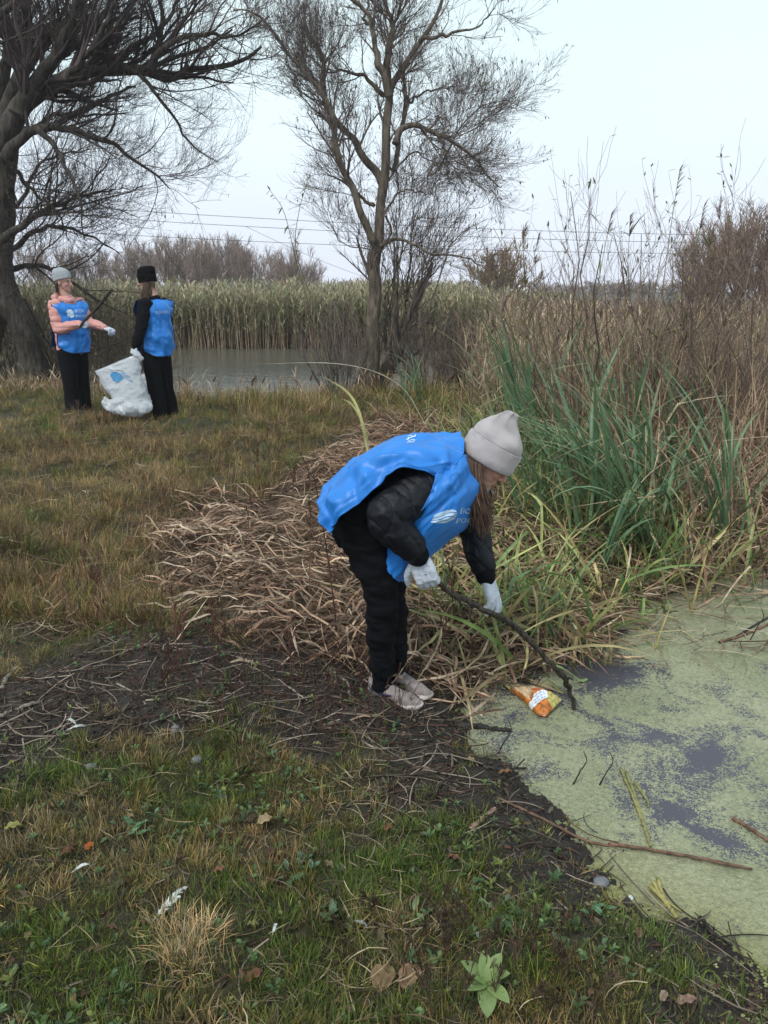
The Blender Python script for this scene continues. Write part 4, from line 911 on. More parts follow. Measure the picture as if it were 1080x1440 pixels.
for i, (px, top, Y) in enumerate([(188, 362, 72), (212, 352, 76), (236, 348, 70), (258, 346, 78), (282, 352, 68), (300, 350, 74), (318, 346, 71), (338, 353, 77), (356, 362, 69), (385, 372, 90), (402, 376, 88), (170, 372, 80), (140, 366, 76), (100, 360, 74), (60, 358, 78), (420, 384, 96), (438, 380, 94)]):
    far_tree(px, top - 12, Y, kinds[i % 3], '%s tree from the left in the bare grey-brown row beyond the far reeds' % ORD[sorted(FX).index(px)], GRP, wide=1.05)
far_tree(415, 338, 64, fir, 'thin bluish-grey tree rising above the far reeds just left of the middle willow')
far_tree(706, 358, 60, odd, 'rounded ochre tree with a dense dome crown beyond the brown reeds', hm=4.4, name='round_tree', wide=1.0)
for px, top, Y, lb in [(1000, 318, 30, 'ochre-topped bare tree behind the right-hand shrub'), (1040, 300, 28, 'tallest of the bare brown trees at the right edge'), (1075, 292, 26, 'bare brown tree cut by the right edge of the picture'), (975, 345, 34, 'smallest of the bare brown trees at the right edge')]:
    far_tree(px, top, Y, kinds[int(px) % 3], lb, wide=1.1)
for i, (px, top) in enumerate([(472, 397), (505, 394), (560, 398), (592, 395), (632, 397), (655, 396), (765, 397), (802, 399), (836, 396), (872, 398), (905, 395), (940, 397)]):
    far_tree(px, top, 130 + 10 * (i % 4), kinds[i % 3], '%s of the tiny hazy trees on the far horizon, counting from the left' % ORD[i], 'small trees on the horizon', wide=4.0)

# power lines and pole -------------------------------------------------------------
def wire(p0, p1, Y0, Y1, sag, label):
    a, b = W(*p0, Y0), W(*p1, Y1); t = np.linspace(0, 1, 30)[:, None]; P = a + (b - a) * t; P[:, 2] -= sag * 4 * (t * (1 - t))[:, 0]
    mb = MB(); tubes(mb, P[None], np.full((1, 30), 0.013), (0.05, 0.05, 0.06), 4); tag(mb.build('power_line', mat_plain('cable', (0.05, 0.05, 0.06)) if 'cable' not in bpy.data.materials else bpy.data.materials['cable']), label, 'cable')
wire((-300, 258), (1035, 331), 46, 52, 0.5, 'topmost of the three thin cables crossing the sky')
wire((-300, 272), (1035, 342), 46, 52, 0.5, 'middle one of the three thin cables crossing the sky')
wire((-300, 298), (1035, 357), 46, 52, 0.5, 'lowest of the three thin cables crossing the sky')
wire((345, 318), (520, 392), 60, 75, 0.2, 'thin cable slanting down to the right from the other three')
root = empty('power_pole', (W(1030, 340, 52)[0], 52, 0), label='short far power pole among the bare trees at the right', cat='pole')
mb = MB(); a = W(1029, 312, 52); tubes(mb, np.array([[[a[0], 52, -0.2], [a[0], 52, a[2]]]]), np.array([[.13, .09]]), (0.1, 0.09, 0.085), 8, True); keep(mb.build('post', M_TWIG), root)
mb = MB(); 
for zz in (331, 342): q = W(1029, zz, 51.85); tubes(mb, np.array([[[q[0] - .6, 51.85, q[2]], [q[0] + .6, 51.85, q[2]]]]), np.array([[.05, .05]]), (0.1, 0.09, 0.085), 6, True)
keep(mb.build('crossarm', M_TWIG), root)

# ------------------------------------------------------------------ people
def mat_cloth(name, c, rough=0.6, crease=0.0, weave=900, bump=0.15, spec=0.3, quilt=None, sheen=0.0, fold=0.4, fscale=14.0):
    nt = NT(name); tc = nt.n('TexCoord')
    nz = nt.n('TexNoise', i_Vector=(tc, 'Object'), i_Scale=fscale, i_Detail=4.0, i_Distortion=0.6)
    mr = nt.n('MapRange', i_Value=nz, i_From_Min=0.3, i_From_Max=0.7, i_To_Min=0.88, i_To_Max=1.1)
    src = nt.n('RGB'); src.outputs[0].default_value = (*c, 1)
    sc = nt.n('VectorMath', operation='SCALE', i_0=src, i_Scale=mr)
    wv = nt.n('TexNoise', i_Vector=(tc, 'Object'), i_Scale=float(weave), i_Detail=1.0)
    b1 = nt.n('Bump', i_Height=nz, i_Strength=fold, i_Distance=0.012)
    if crease:
        rg = nt.n('TexNoise', i_Vector=(tc, 'Object'), i_Scale=crease, i_Detail=3.0, i_Distortion=0.8, noise_type='RIDGED_MULTIFRACTAL'); b1 = nt.n('Bump', i_Height=rg, i_Strength=0.35, i_Distance=0.008, i_Normal=b1)
    b2 = nt.n('Bump', i_Height=wv, i_Strength=bump, i_Distance=0.0006, i_Normal=b1); last = b2
    p = nt.n('BsdfPrincipled', i_Base_Color=sc, i_Roughness=rough)
    if quilt:
        q = nt.n('Attribute', attribute_name='Col')
        b3 = nt.n('Bump', i_Height=q, i_Strength=0.9, i_Distance=quilt, i_Normal=b2); last = b3
    nt.link(last, p.inputs['Normal']); p.inputs['Specular IOR Level'].default_value = spec
    if sheen: p.inputs['Sheen Weight'].default_value = sheen; p.inputs['Sheen Roughness'].default_value = 0.4
    nt.link(p, nt.out.inputs[0]); return nt.m
M_VEST = mat_cloth('blue_nylon', (0.022, 0.20, 0.63), 0.42, weave=700, bump=0.1, spec=0.4, fold=0.15, fscale=9.0, crease=11.0)
M_TRIM = mat_cloth('navy_binding', (0.010, 0.016, 0.05), 0.6)
M_BLACK = mat_cloth('black_trousers', (0.0045, 0.0048, 0.0065), 0.85, weave=1200, bump=0.2, spec=0.12, fold=1.0, fscale=10.0, crease=5.0)
M_QUILT = mat_cloth('black_quilted_nylon', (0.0045, 0.005, 0.009), 0.55, weave=900, bump=0.1, spec=0.3, quilt=0.008, fold=0.6, fscale=18.0)
M_FLEECE = mat_cloth('black_fleece', (0.007, 0.007, 0.009), 0.95, weave=500, bump=0.5, spec=0.1, fold=0.8)
M_PINK = mat_cloth('pink_padded_nylon', (0.62, 0.30, 0.27), 0.55, weave=700, bump=0.1, spec=0.3, quilt=0.007, fold=1.0, fscale=16.0)
M_GLOVE = mat_cloth('white_knit_glove', (0.56, 0.60, 0.68), 0.9, weave=420, bump=0.8, spec=0.15, fold=0.5, fscale=45.0)
M_SKIN = mat_plain('skin', (0.50, 0.27, 0.20), 0.5, 20, 0.08, 0.05, 300, 0.4, attr=True)
M_PRINT = mat_plain('pale_print', (0.50, 0.66, 0.82), 0.5, 60, 0.08)
M_PRINTW = mat_plain('white_print', (0.62, 0.78, 0.88), 0.5, 60, 0.08)
def mat_knit(name, c, rib=True):
    nt = NT(name); tc = nt.n('TexCoord'); at = nt.n('Attribute', attribute_name='Col'); sp = nt.n('SeparateXYZ', i_Vector=at)
    u = nt.n('Math', operation='SINE', i_0=nt.n('Math', operation='MULTIPLY', i_0=(sp, 'X'), i_1=6.2832 * 95))
    v = nt.n('Math', operation='SINE', i_0=nt.n('Math', operation='MULTIPLY', i_0=(sp, 'Y'), i_1=6.2832 * 70))
    h = nt.n('Math', operation='MULTIPLY_ADD', i_0=v, i_1=0.25, i_2=u)
    nz = nt.n('TexNoise', i_Vector=(tc, 'Object'), i_Scale=300.0, i_Detail=2.0)
    n2 = nt.n('TexNoise', i_Vector=(tc, 'Object'), i_Scale=20.0, i_Detail=3.0)
    b = nt.n('Bump', i_Height=h, i_Strength=0.5, i_Distance=0.0012); b2 = nt.n('Bump', i_Height=nz, i_Strength=0.5, i_Distance=0.001, i_Normal=b)
    k = nt.n('MapRange', i_Value=h, i_From_Min=-1.2, i_From_Max=1.2, i_To_Min=0.86, i_To_Max=1.08)
    k2 = nt.n('MapRange', i_Value=n2, i_From_Min=0.3, i_From_Max=0.7, i_To_Min=0.92, i_To_Max=1.08)
    src = nt.n('RGB'); src.outputs[0].default_value = (*c, 1)
    sc = nt.n('VectorMath', operation='SCALE', i_0=src, i_Scale=nt.n('Math', operation='MULTIPLY', i_0=k, i_1=k2))
    p = nt.n('BsdfPrincipled', i_Base_Color=sc, i_Roughness=0.95, i_Normal=b2); p.inputs['Specular IOR Level'].default_value = 0.1; p.inputs['Sheen Weight'].default_value = 0.25 if rib else 0.0
    nt.link(p, nt.out.inputs[0]); return nt.m
M_KNIT = mat_knit('grey_beige_knit', (0.44, 0.395, 0.40))
M_KNIT_G = mat_knit('light_grey_knit', (0.37, 0.385, 0.41))
M_KNIT_B = mat_knit('black_knit', (0.006, 0.006, 0.007), False)
M_HAIR = mat_leafy('brown_hair', 0.42, 0.0, 60.0, spec=0.5)
M_EYE = mat_plain('eye', (0.03, 0.02, 0.015), 0.2, 10, 0.0, 0.0)

def frame(face, up):
    """columns: face (x), left (y), up (z)"""
    x = norm(face); u = norm(np.asarray(up, float) - x * np.dot(up, x)); return np.stack([x, np.cross(u, x), u], 1)
def head_volume(mb, c, R, s=1.0):
    """skull, jaw, nose, lips, brow, chin, ears; s scales a 0.22 m head"""
    def E(p, r, **k): ellipsoid(mb, np.asarray(c) + R @ (np.array(p) * s), np.array(r) * s, R, **k)
    E((-0.012, 0, 0.028), (0.092, 0.073, 0.085), m=24, n=16); E((0.022, 0, -0.02), (0.062, 0.060, 0.072), m=20, n=14)
    E((0.040, 0, -0.065), (0.040, 0.043, 0.032)); E((0.066, 0, -0.086), (0.019, 0.022, 0.017)); E((-0.005, 0, -0.055), (0.055, 0.050, 0.04))
    E((0.062, 0, 0.028), (0.024, 0.052, 0.020)); 
    for y in (-1, 1):
        E((0.052, 0.032 * y, -0.018), (0.028, 0.024, 0.022)); E((-0.008, 0.074 * y, -0.004), (0.016, 0.010, 0.030)); E((0.087, 0.009 * y, -0.028), (0.010, 0.009, 0.008), m=10, n=8)
    pts = [(0.083, 0, 0.018), (0.092, 0, 0.0), (0.102, 0, -0.02), (0.100, 0, -0.028)]
    capsule_chain(mb, [np.asarray(c) + R @ (np.array(p) * s) for p in pts], np.array([.007, .0085, .0105, .009]) * s, 10)
    E((0.080, 0, -0.050), (0.013, 0.022, 0.0065), m=12, n=8); E((0.077, 0, -0.061), (0.013, 0.019, 0.0075), m=12, n=8)
def face_color(v, c, R, s, skin=(0.50, 0.27, 0.20)):
    l = (v - np.asarray(c)) @ R / s; x, y, z = l.T
    col = np.tile(np.array(skin), (len(v), 1))
    def mixin(w, t): 
        nonlocal col; col = col * (1 - w[:, None]) + np.array(t) * w[:, None]
    front = sm(x, 0.03, 0.06) * (np.abs(z) < 0.12)
    mixin(0.45 * front * gauss(np.abs(y), z, 0.036, -0.028, 0.02, 0.018), (0.52, 0.17, 0.14))
    mixin(0.35 * front * gauss(y, z, 0, -0.026, 0.014, 0.012), (0.52, 0.18, 0.14))
    mixin(0.6 * front * sm(-np.hypot(y / 0.019, (z + 0.055) / 0.0125), -1.1, -0.8), (0.36, 0.11, 0.10))
    mixin(0.8 * front * gauss(np.abs(y), z, 0.032, 0.022, 0.017, 0.0042), (0.10, 0.06, 0.045))
    mixin(0.5 * front * gauss(np.abs(y), z, 0.031, 0.003, 0.016, 0.007), (0.20, 0.11, 0.09))
    return col
def eyes(root, c, R, s):
    for y in (-1, 1):
        mb = MB(); ellipsoid(mb, np.asarray(c) + R @ (np.array([0.0755, 0.031 * y, 0.003]) * s), np.array([.007, .011, .0048]) * s, R, m=14, n=10)
        keep(mb.build('eye', M_EYE), root)
def fused(root, name, mb, voxel, it, mat, wr=0.0, ws=20, seed=0, colf=None, stretch=(1, 1, 1)):
    v, q, n = fuse(mb, voxel, it)
    if wr: v = v + n * (wr * fbm(v[:, 0] * ws * stretch[0], v[:, 1] * ws * stretch[1], v[:, 2] * ws * stretch[2], s=seed, o=3))[:, None]
    o = MB(); o.add(v, q, None, None if colf is None else colf(v, n)); return keep(o.build(name, mat), root)
def sheet_surface(ctrl, nu, nv):
    """bicubic surface through a (rows, cols, 3) control grid"""
    C = np.asarray(ctrl, float); r, c, _ = C.shape
    A = np.stack([spline(C[i], nv) for i in range(r)]); return np.stack([spline(A[:, j], nu) for j in range(nv)], 1)
def surf_normals(S):
    n = np.cross(np.gradient(S, axis=0), np.gradient(S, axis=1)); return norm(n)
def sheet(root, name, S, mat, thick=0.002, edge=None, edge_r=0.003):
    """a cloth sheet with its own thickness, and a bound edge if asked"""
    N = surf_normals(S); k, m, _ = S.shape; A, B = S + N * thick / 2, S - N * thick / 2
    i = np.arange(k - 1)[:, None]; j = np.arange(m - 1)[None, :]
    q = np.stack([i * m + j, i * m + j + 1, (i + 1) * m + j + 1, (i + 1) * m + j], -1).reshape(-1, 4); o = k * m
    mb = MB(); per = [(0, j) for j in range(m)] + [(i, m - 1) for i in range(1, k)] + [(k - 1, j) for j in range(m - 2, -1, -1)] + [(i, 0) for i in range(k - 2, 0, -1)]
    ids = np.array([a * m + b for a, b in per]); nx = np.roll(ids, -1)
    mb.add(np.vstack([A.reshape(-1, 3), B.reshape(-1, 3)]), np.vstack([q, q[:, ::-1] + o, np.stack([ids, ids + o, nx + o, nx], -1)]))
    ob = keep(mb.build(name, mat), root)
    if edge is not None:
        P = S.reshape(-1, 3)[np.append(ids, ids[0])]; mb = MB(); tubes(mb, P[None], np.full((1, len(P)), edge_r), (1, 1, 1), 6); e_ = mb.build('binding', edge); e_.parent = ob
    return ob
def text_tris(body, size):
    cu = bpy.data.curves.new('t', 'FONT'); cu.body = body; cu.size = size; cu.resolution_u = 3
    o = bpy.data.objects.new('t', cu); COL.objects.link(o); dg = bpy.context.evaluated_depsgraph_get(); dg.update()
    me = bpy.data.meshes.new_from_object(o.evaluated_get(dg)); me.calc_loop_triangles()
    v = np.array([x.co[:2] for x in me.vertices]); t = np.array([x.vertices[:] for x in me.loop_triangles]); bpy.data.objects.remove(o); bpy.data.meshes.remove(me); return v, t
def poly_tris(pts):
    p = np.array(pts, float); c = p.mean(0); n = len(p); return np.vstack([p, c]), np.array([(i, (i + 1) % n, n) for i in range(n)])
def subdivide(v, t, mx):
    for _ in range(4):
        e = max(np.linalg.norm(v[t[:, 0]] - v[t[:, 1]], axis=1).max(), np.linalg.norm(v[t[:, 1]] - v[t[:, 2]], axis=1).max())
        if e < mx: break
        n = len(v); m = np.stack([(v[t[:, i]] + v[t[:, (i + 1) % 3]]) / 2 for i in range(3)], 1); v = np.vstack([v, m.reshape(-1, 2)]); a = n + np.arange(len(t)) * 3
        t = np.vstack([np.stack([t[:, 0], a, a + 2], 1), np.stack([a, t[:, 1], a + 1], 1), np.stack([a + 2, a + 1, t[:, 2]], 1), np.stack([a, a + 1, a + 2], 1)])
    return v, t
def wave_logo():
    """a leaf of four wavy stripes"""
    out = []; xs = np.linspace(-1, 1, 15)
    def env(x): return 0.95 * np.sqrt(np.clip(1 - x * x, 0, 1)) 
    def w(x): return 0.22 * np.sin(x * 2.6)
    for lo, hi in ((0.36, 1.2), (-0.08, 0.26), (-0.42, -0.18), (-1.2, -0.54)):
        top = np.minimum(env(xs), hi + w(xs)); bot = np.maximum(-env(xs), lo + w(xs)); ok = top - bot > 0.03
        x_, a, b = xs[ok], top[ok], bot[ok]
        if len(x_) < 3: continue
        v = np.vstack([np.stack([x_, a], 1), np.stack([x_, b], 1)]); n = len(x_); t = []
        for i in range(n - 1): t += [(i, i + 1, n + i), (i + 1, n + i + 1, n + i)]
        out.append((v, np.array(t)))
    return out
def print_on(root, name, shapes, S, uvmap, mat, off=0.0025, sign=1):
    """flat print laid on a cloth surface; uvmap takes 2D print coordinates to (row, column) of the sheet"""
    N = surf_normals(S) * sign; k, m, _ = S.shape; mb = MB()
    def samp(A, r, c):
        r = np.clip(r, 0, k - 1.001); c = np.clip(c, 0, m - 1.001); i, j = r.astype(int), c.astype(int); fr, fc = (r - i)[:, None], (c - j)[:, None]
        return A[i, j] * (1 - fr) * (1 - fc) + A[i + 1, j] * fr * (1 - fc) + A[i, j + 1] * (1 - fr) * fc + A[i + 1, j + 1] * fr * fc
    for v, t in shapes:
        v, t = subdivide(np.asarray(v, float), np.asarray(t), 0.25); uv = uvmap(v); p_ = samp(S, uv[:, 0], uv[:, 1]) + samp(N, uv[:, 0], uv[:, 1]) * off; mb.add(p_, None, t)
    o = mb.build(name, mat); o.parent = root; o.matrix_parent_inverse = Matrix.Identity(4); return o
def beanie(root, c, R, mat, rings_, m=64, noise=0.003, seam=0.0, seed=1, fold_=None, name='hat'):
    """rings_: (height, radius_x, radius_y, shift_x, shift_y) from the cuff's inner edge over the fold to the peak"""
    k = 70; a = spline(np.array(rings_, float), k); th = np.arange(m) * 2 * math.pi / m
    rx, ry = np.maximum(a[:, 1], .0005)[:, None], np.maximum(a[:, 2], .0005)[:, None]
    L = np.stack([np.cos(th) * rx + a[:, 3][:, None], np.sin(th) * ry + a[:, 4][:, None], a[:, 0][:, None] + 0 * (th * rx)], -1)
    if fold_: L = fold_(L, th, a)
    cth, sth = np.cos(th)[None], np.sin(th)[None]; z = L[..., 2]
    d = noise * fbm(cth * 2.2 + 9, sth * 2.2, z * 22, s=seed, o=3); L[..., 0] += d * cth; L[..., 1] += d * sth
    V = np.asarray(c) + L @ R.T
    C = np.stack([np.broadcast_to(th / 6.2832, (k, m)), np.broadcast_to(np.linspace(0, 1, k)[:, None], (k, m)), np.zeros((k, m))], -1)
    mb = MB(); rings(mb, V, C, cap=(False, True)); return keep(mb.build(name, mat), root)
def hand(root, name, wrist, palm_dir, normal_, length, curls, thumb=(0.6, 0.9, 0.5), spread=0.10, voxel=0.0028, mat=None, side=1, cuff=True, n_f=None):
    """palm and five separate bent fingers; palm_dir wrist->knuckles, normal_ out of the back of the hand; side +1 = thumb on the +cross side"""
    d = norm(palm_dir); n = norm(np.asarray(normal_) - d * np.dot(normal_, d)); s = np.cross(d, n) * side; w = np.asarray(wrist, float); L = length; mb = MB()
    pl, pw = 0.50 * L, 0.42 * L
    for o in (-0.36, -0.12, 0.12, 0.36):
        capsule_chain(mb, [w + s * pw * o * 0.65 + d * 0.02 * L, w + d * pl * 0.55 + s * pw * o * .95, w + d * pl * 0.98 + s * pw * o], [0.085 * L, 0.095 * L, 0.078 * L], 12)
    capsule_chain(mb, [w - d * 0.14 * L, w, w + d * 0.12 * L], [0.135 * L, 0.13 * L, 0.13 * L], 14, flat=0.8, flatdir=n)
    fl = [0.40, 0.46, 0.43, 0.34]
    for i, o in enumerate((0.38, 0.13, -0.12, -0.36)):
        a = 0.0; p = w + d * pl * 0.92 + s * pw * o; pts = [p]; dd = norm(d + s * spread * (o * 2.4)); c_ = curls[i]
        for j, fr in enumerate((0.42, 0.32, 0.26)):
            a += c_[j]; v = dd * math.cos(a) - n * math.sin(a); p = p + v * L * fl[i] * fr * 1.12; pts.append(p)
        capsule_chain(mb, pts, np.array([0.072, 0.066, 0.060, 0.052]) * L, 12, 16)
    p = w + d * pl * 0.25 + s * pw * 0.42; pts = [w + d * pl * .15 + s * pw * .2, p]; t = norm(d * math.cos(thumb[0]) + s * math.sin(thumb[0]) - n * 0.25)
    for j, fr in enumerate((0.20, 0.18, 0.14)):
        p = p + t * L * fr; pts.append(p); t = norm(t * math.cos(thumb[2] * .6) + norm(d * 0.7 - s * 0.9 * thumb[1] - n * .4) * math.sin(thumb[2] * .6))
    capsule_chain(mb, pts, np.array([0.09, 0.085, 0.074, 0.066, 0.054]) * L, 12, 18)
    return fused(root, name, mb, voxel, 1, mat or M_GLOVE, 0.0008, 120, 3)
def shoe(root, heel, toe, length, h=0.085, name='shoe', M_up=None, M_sole=None, tilt=0.0):
    """trainer: chunky sole, upper with collar, tongue, laces and side stripe"""
    x = norm(np.array([toe[0] - heel[0], toe[1] - heel[1], tilt])); y = norm(np.cross([0, 0, 1], x)); z = np.cross(x, y); o = np.asarray(heel, float); s = length / 0.26
    Wd = lambda a, b, c: o + x * a * s + y * b * s + z * c * s
    r = empty('sh', (0, 0, 0)); bpy.data.objects.remove(r)
    st = [0, .008, .03, .06, .10, .14, .18, .215, .24, .256, .262]
    wd = [.006, .024, .033, .035, .034, .035, .042, .043, .036, .022, .005]; zb = [.012, .004, .0, .0, .004, .003, .0, .004, .010, .018, .024]; zt = [.034, .036, .036, .034, .031, .029, .028, .028, .030, .033, .034]
    m = 28; th = np.arange(m) * 2 * math.pi / m; R_ = []
    for a, b, c0, c1 in spline(np.stack([st, wd, zb, zt], 1), 44):
        cx, cz = np.cos(th), np.sin(th); sx = np.sign(cx) * np.abs(cx) ** .5; sz = np.sign(cz) * np.abs(cz) ** .6
        wv = 0.002 * np.sin(a * 90)
        R_.append([Wd(a, b * sx[i] * (1.04 if sz[i] < 0 else 1.0), (c0 + c1) / 2 + (c1 - c0) / 2 * sz[i] + (wv if sz[i] > 0 else 0)) for i in range(m)])
    mb = MB(); rings(mb, np.array(R_)); sole = mb.build(name, M_sole); keep(sole, root)
    mb = MB()
    up = [(.006, .022, .070), (.02, .030, .083), (.05, .033, .088), (.085, .034, .086), (.11, .034, .080), (.14, .034, .068), (.17, .038, .055), (.205, .039, .046), (.235, .032, .040), (.252, .018, .036)]
    capsule_chain(mb, [Wd(.03, 0, .045), Wd(.06, 0, .05), Wd(.10, 0, .050), Wd(.15, 0, .038), (Wd(.20, 0, .030)), Wd(.228, 0, .027)], np.array([.032, .034, .034, .034, .033, .026]) * s, 20, flat=1.0)
    capsule_chain(mb, [Wd(.022, 0, .05), Wd(.02, 0, .085)], np.array([.022, .020]) * s, 16)
    capsule_chain(mb, [Wd(.085, 0, .06), Wd(.068, 0, .094), Wd(.058, 0, .112)], np.array([.022, .017, .012]) * s, 16)
    for sd in (-1, 1): capsule_chain(mb, [Wd(.02, .018 * sd, .082), Wd(.05, .026 * sd, .075), Wd(.085, .020 * sd, .086)], np.array([.011, .010, .010]) * s, 10)
    v, q, n = fuse(mb, 0.004 * s, 2); o2 = MB(); o2.add(v + n * (0.0012 * fbm(v[:, 0] * 60, v[:, 1] * 60, v[:, 2] * 60, s=4, o=2))[:, None], q); u = o2.build('upper', M_up); u.parent = sole; u.matrix_parent_inverse = sole.matrix_parent_inverse.copy(); u.matrix_parent_inverse = Matrix.Identity(4)
    mb = MB()
    for i in range(6):
        a = .088 + i * .018; zz = .092 - i * .0095; tubes(mb, np.array([[Wd(a, -.021, zz - .008), Wd(a + .003, -.008, zz + .002), Wd(a + .006 * (-1) ** i, .008, zz + .002), Wd(a, .021, zz - .008)]]), np.full((1, 4), .0022 * s), (1, 1, 1), 5)
    l = mb.build('laces', M_LACES if M_up is M_SHOE else M_up); l.parent = sole
    mb = MB()
    for sd in (-1, 1):
        P = np.array([[Wd(.035, .0355 * sd, .062), Wd(.07, .037 * sd, .052), Wd(.105, .0375 * sd, .050), Wd(.13, .0375 * sd, .056)]]); tubes(mb, P, np.array([[.0025, .006, .0055, .002]]) * s, (1, 1, 1), 6)
        P = np.array([[Wd(.008, .028 * sd, .075), Wd(.03, .0335 * sd, .055), Wd(.045, .0345 * sd, .045)]]); tubes(mb, P, np.array([[.002, .003, .001]]) * s, (1, 1, 1), 6)
    l = mb.build('side_stripe', M_TRIM); l.parent = sole
    return sole
M_SHOE = mat_plain('shoe_fabric', (0.27, 0.225, 0.22), 0.8, 40, 0.25, 0.6, 500, 0.25); M_SOLE = mat_plain('shoe_rubber', (0.48, 0.41, 0.395), 0.6, 25, 0.4, 0.3, 200, 0.3); M_LACES = mat_plain('laces', (0.5, 0.46, 0.45), 0.8)
M_SHOE_D = mat_plain('dark_shoe', (0.02, 0.02, 0.022), 0.6, 40, 0.1); M_LACE = M_SHOE

# ======== the girl bending over the pond
wn_ = lambda *p: [W(*q) for q in p]
near_heel, near_toe = G(519, 974, 0.0), G(577, 990, 0.0); far_heel, far_toe = G(541, 956, 0.0), G(594, 976, 0.0)
for q in (near_heel, near_toe, far_heel, far_toe): q[2] = max(Hs(q[0], q[1]), -0.02) - 0.012
zs = min(near_heel[2], near_toe[2]); near_heel[2] = near_toe[2] = zs; zf_ = min(far_heel[2], far_toe[2]); far_heel[2] = far_toe[2] = zf_
girl = empty('person', tuple(np.append(((near_heel + far_toe) / 2)[:2], zs)), label='person in a grey beanie and blue vest bending over the pond with a long stick', cat='person')
shoe(girl, near_heel, near_toe, 0.245, M_up=M_SHOE, M_sole=M_SOLE); shoe(girl, far_heel, far_toe, 0.245, M_up=M_SHOE, M_sole=M_SOLE)
dn, df = norm(near_toe - near_heel), norm(far_toe - far_heel)
ankN, ankF = near_heel + dn * 0.062 + [0, 0, .085], far_heel + df * 0.062 + [0, 0, .085]
hipN, hipF = W(508, 726, 2.80), W(512, 716, 3.00); kneeN, kneeF = W(536, 836, 2.77), W(549, 842, 2.97)
pel = (hipN + hipF) / 2; neck = W(648, 650, 2.91); chest = W(600, 668, 2.91); waist = W(545, 700, 2.905)
shN, shF = W(598, 682, 2.74), W(618, 672, 3.07)
elN, elF = W(543, 727, 2.63), W(664, 742, 3.10); wrN, wrF = W(585, 778, 2.66), W(682, 806, 3.02)
HC = W(684, 646, 2.90); HR = frame((0.80, -0.12, -0.62), (0.55, -0.02, 0.84))
SC = 1.0
# body under the clothes, one continuous surface
mb = MB(); head_volume(mb, HC, HR, SC)
capsule_chain(mb, [chest, neck, HC - HR @ np.array([.03, 0, .05])], [.07, .055, .052]); capsule_chain(mb, [pel, waist, chest, (chest + neck) / 2], [.105, .095, .11, .08], flat=1.15)
for a, b, c_ in ((shN, elN, wrN), (shF, elF, wrF)): capsule_chain(mb, [chest, a, (a + b) / 2, b, (b + c_) / 2, c_], [.06, .048, .04, .034, .03, .024], 12)
for a, b, c_ in ((hipN, kneeN, ankN), (hipF, kneeF, ankF)): capsule_chain(mb, [pel, a, (a + b) / 2, b, (b + c_) / 2, c_ + [0, 0, .01]], [.08, .085, .068, .05, .044, .033], 14)
fused(girl, 'body', mb, 0.0045, 2, M_SKIN, colf=lambda v, n: face_color(v, HC, HR, SC)); eyes(girl, HC, HR, SC)
# trousers
mb = MB(); up_ = np.array([0, 0, 1.0])
capsule_chain(mb, [pel - (chest - pel) * 0.02, waist], [.135, .12], 24, flat=1.15)
for a, b, c_, yo in ((hipN, kneeN, ankN, -1), (hipF, kneeF, ankF, 1)):
    m1 = a + (b - a) * .45; m2 = b + (c_ - b) * .5; m3 = b + (c_ - b) * .85
    capsule_chain(mb, [pel * .5 + a * .5, a, m1, b, m2, m3, c_ + [0, 0, -.015]], [.105, .110, .092, .067, .058, .047, .036], 22)
capsule_chain(mb, [pel + (-.035, 0, .015), pel + (-.02, -.05, -.03)], [.12, .11], 20); capsule_chain(mb, [pel + (-.035, 0.05, .015), pel + (-.02, .06, -.03)], [.115, .11], 20)
fused(girl, 'trousers', mb, 0.006, 2, M_BLACK, 0.010, 11, 5, stretch=(1, 1, 1.9))
# quilted jacket: body and sleeves
def quilt_col(axis, scale, a0, a1=None):
    def f(v, n):
        w_ = [np.zeros(len(v)) + 1]
        t = axis; 
        for dvec in t:
            s_ = (v @ np.asarray(dvec)) * scale; w_.append(np.abs(np.sin(s_ * math.pi)) ** 0.35)
        h = np.minimum.reduce(w_); return np.stack([h, h, h], -1)
    return f
mb = MB()
capsule_chain(mb, [waist - (chest - waist) * .3, waist, chest, (chest * .45 + neck * .55)], [.115, .125, .135, .095], 24, flat=1.12)
capsule_chain(mb, [chest, neck - [.02, 0, .0]], [.10, .072], 20)
capsule_chain(mb, [shN + (chest - shN) * .4, shN, shN + (elN - shN) * .5, elN, elN + (wrN - elN) * .5, elN + (wrN - elN) * .88, wrN], [.10, .092, .085, .074, .066, .056, .044], 24)
capsule_chain(mb, [shF + (chest - shF) * .4, shF, shF + (elF - shF) * .5, elF, elF + (wrF - elF) * .5, elF + (wrF - elF) * .88, wrF], [.10, .09, .077, .067, .059, .052, .040], 24)
armd = norm(elN - shN)
fused(girl, 'jacket', mb, 0.005, 2, M_QUILT, 0.006, 16, 6, colf=quilt_col([norm(armd + [.5, .3, .5]), norm(armd - [.5, .3, .5])], 15, 0))
for wv, ev in ((wrN, elN), (wrF, elF)):
    mb = MB(); d_ = norm(wv - ev); capsule_chain(mb, [wv - d_ * .03, wv + d_ * .012], [.044, .042], 20)
    fused(girl, 'cuff', mb, 0.004, 1, M_FLEECE, 0.001, 60, 2)
mb = MB(); capsule_chain(mb, [neck - [.035, 0, .0], neck + [.012, 0, 0.0]], [.078, .066], 26); fused(girl, 'collar', mb, 0.005, 1, M_QUILT, 0.003, 25, 6, colf=lambda v, n: np.ones((len(v), 3)))
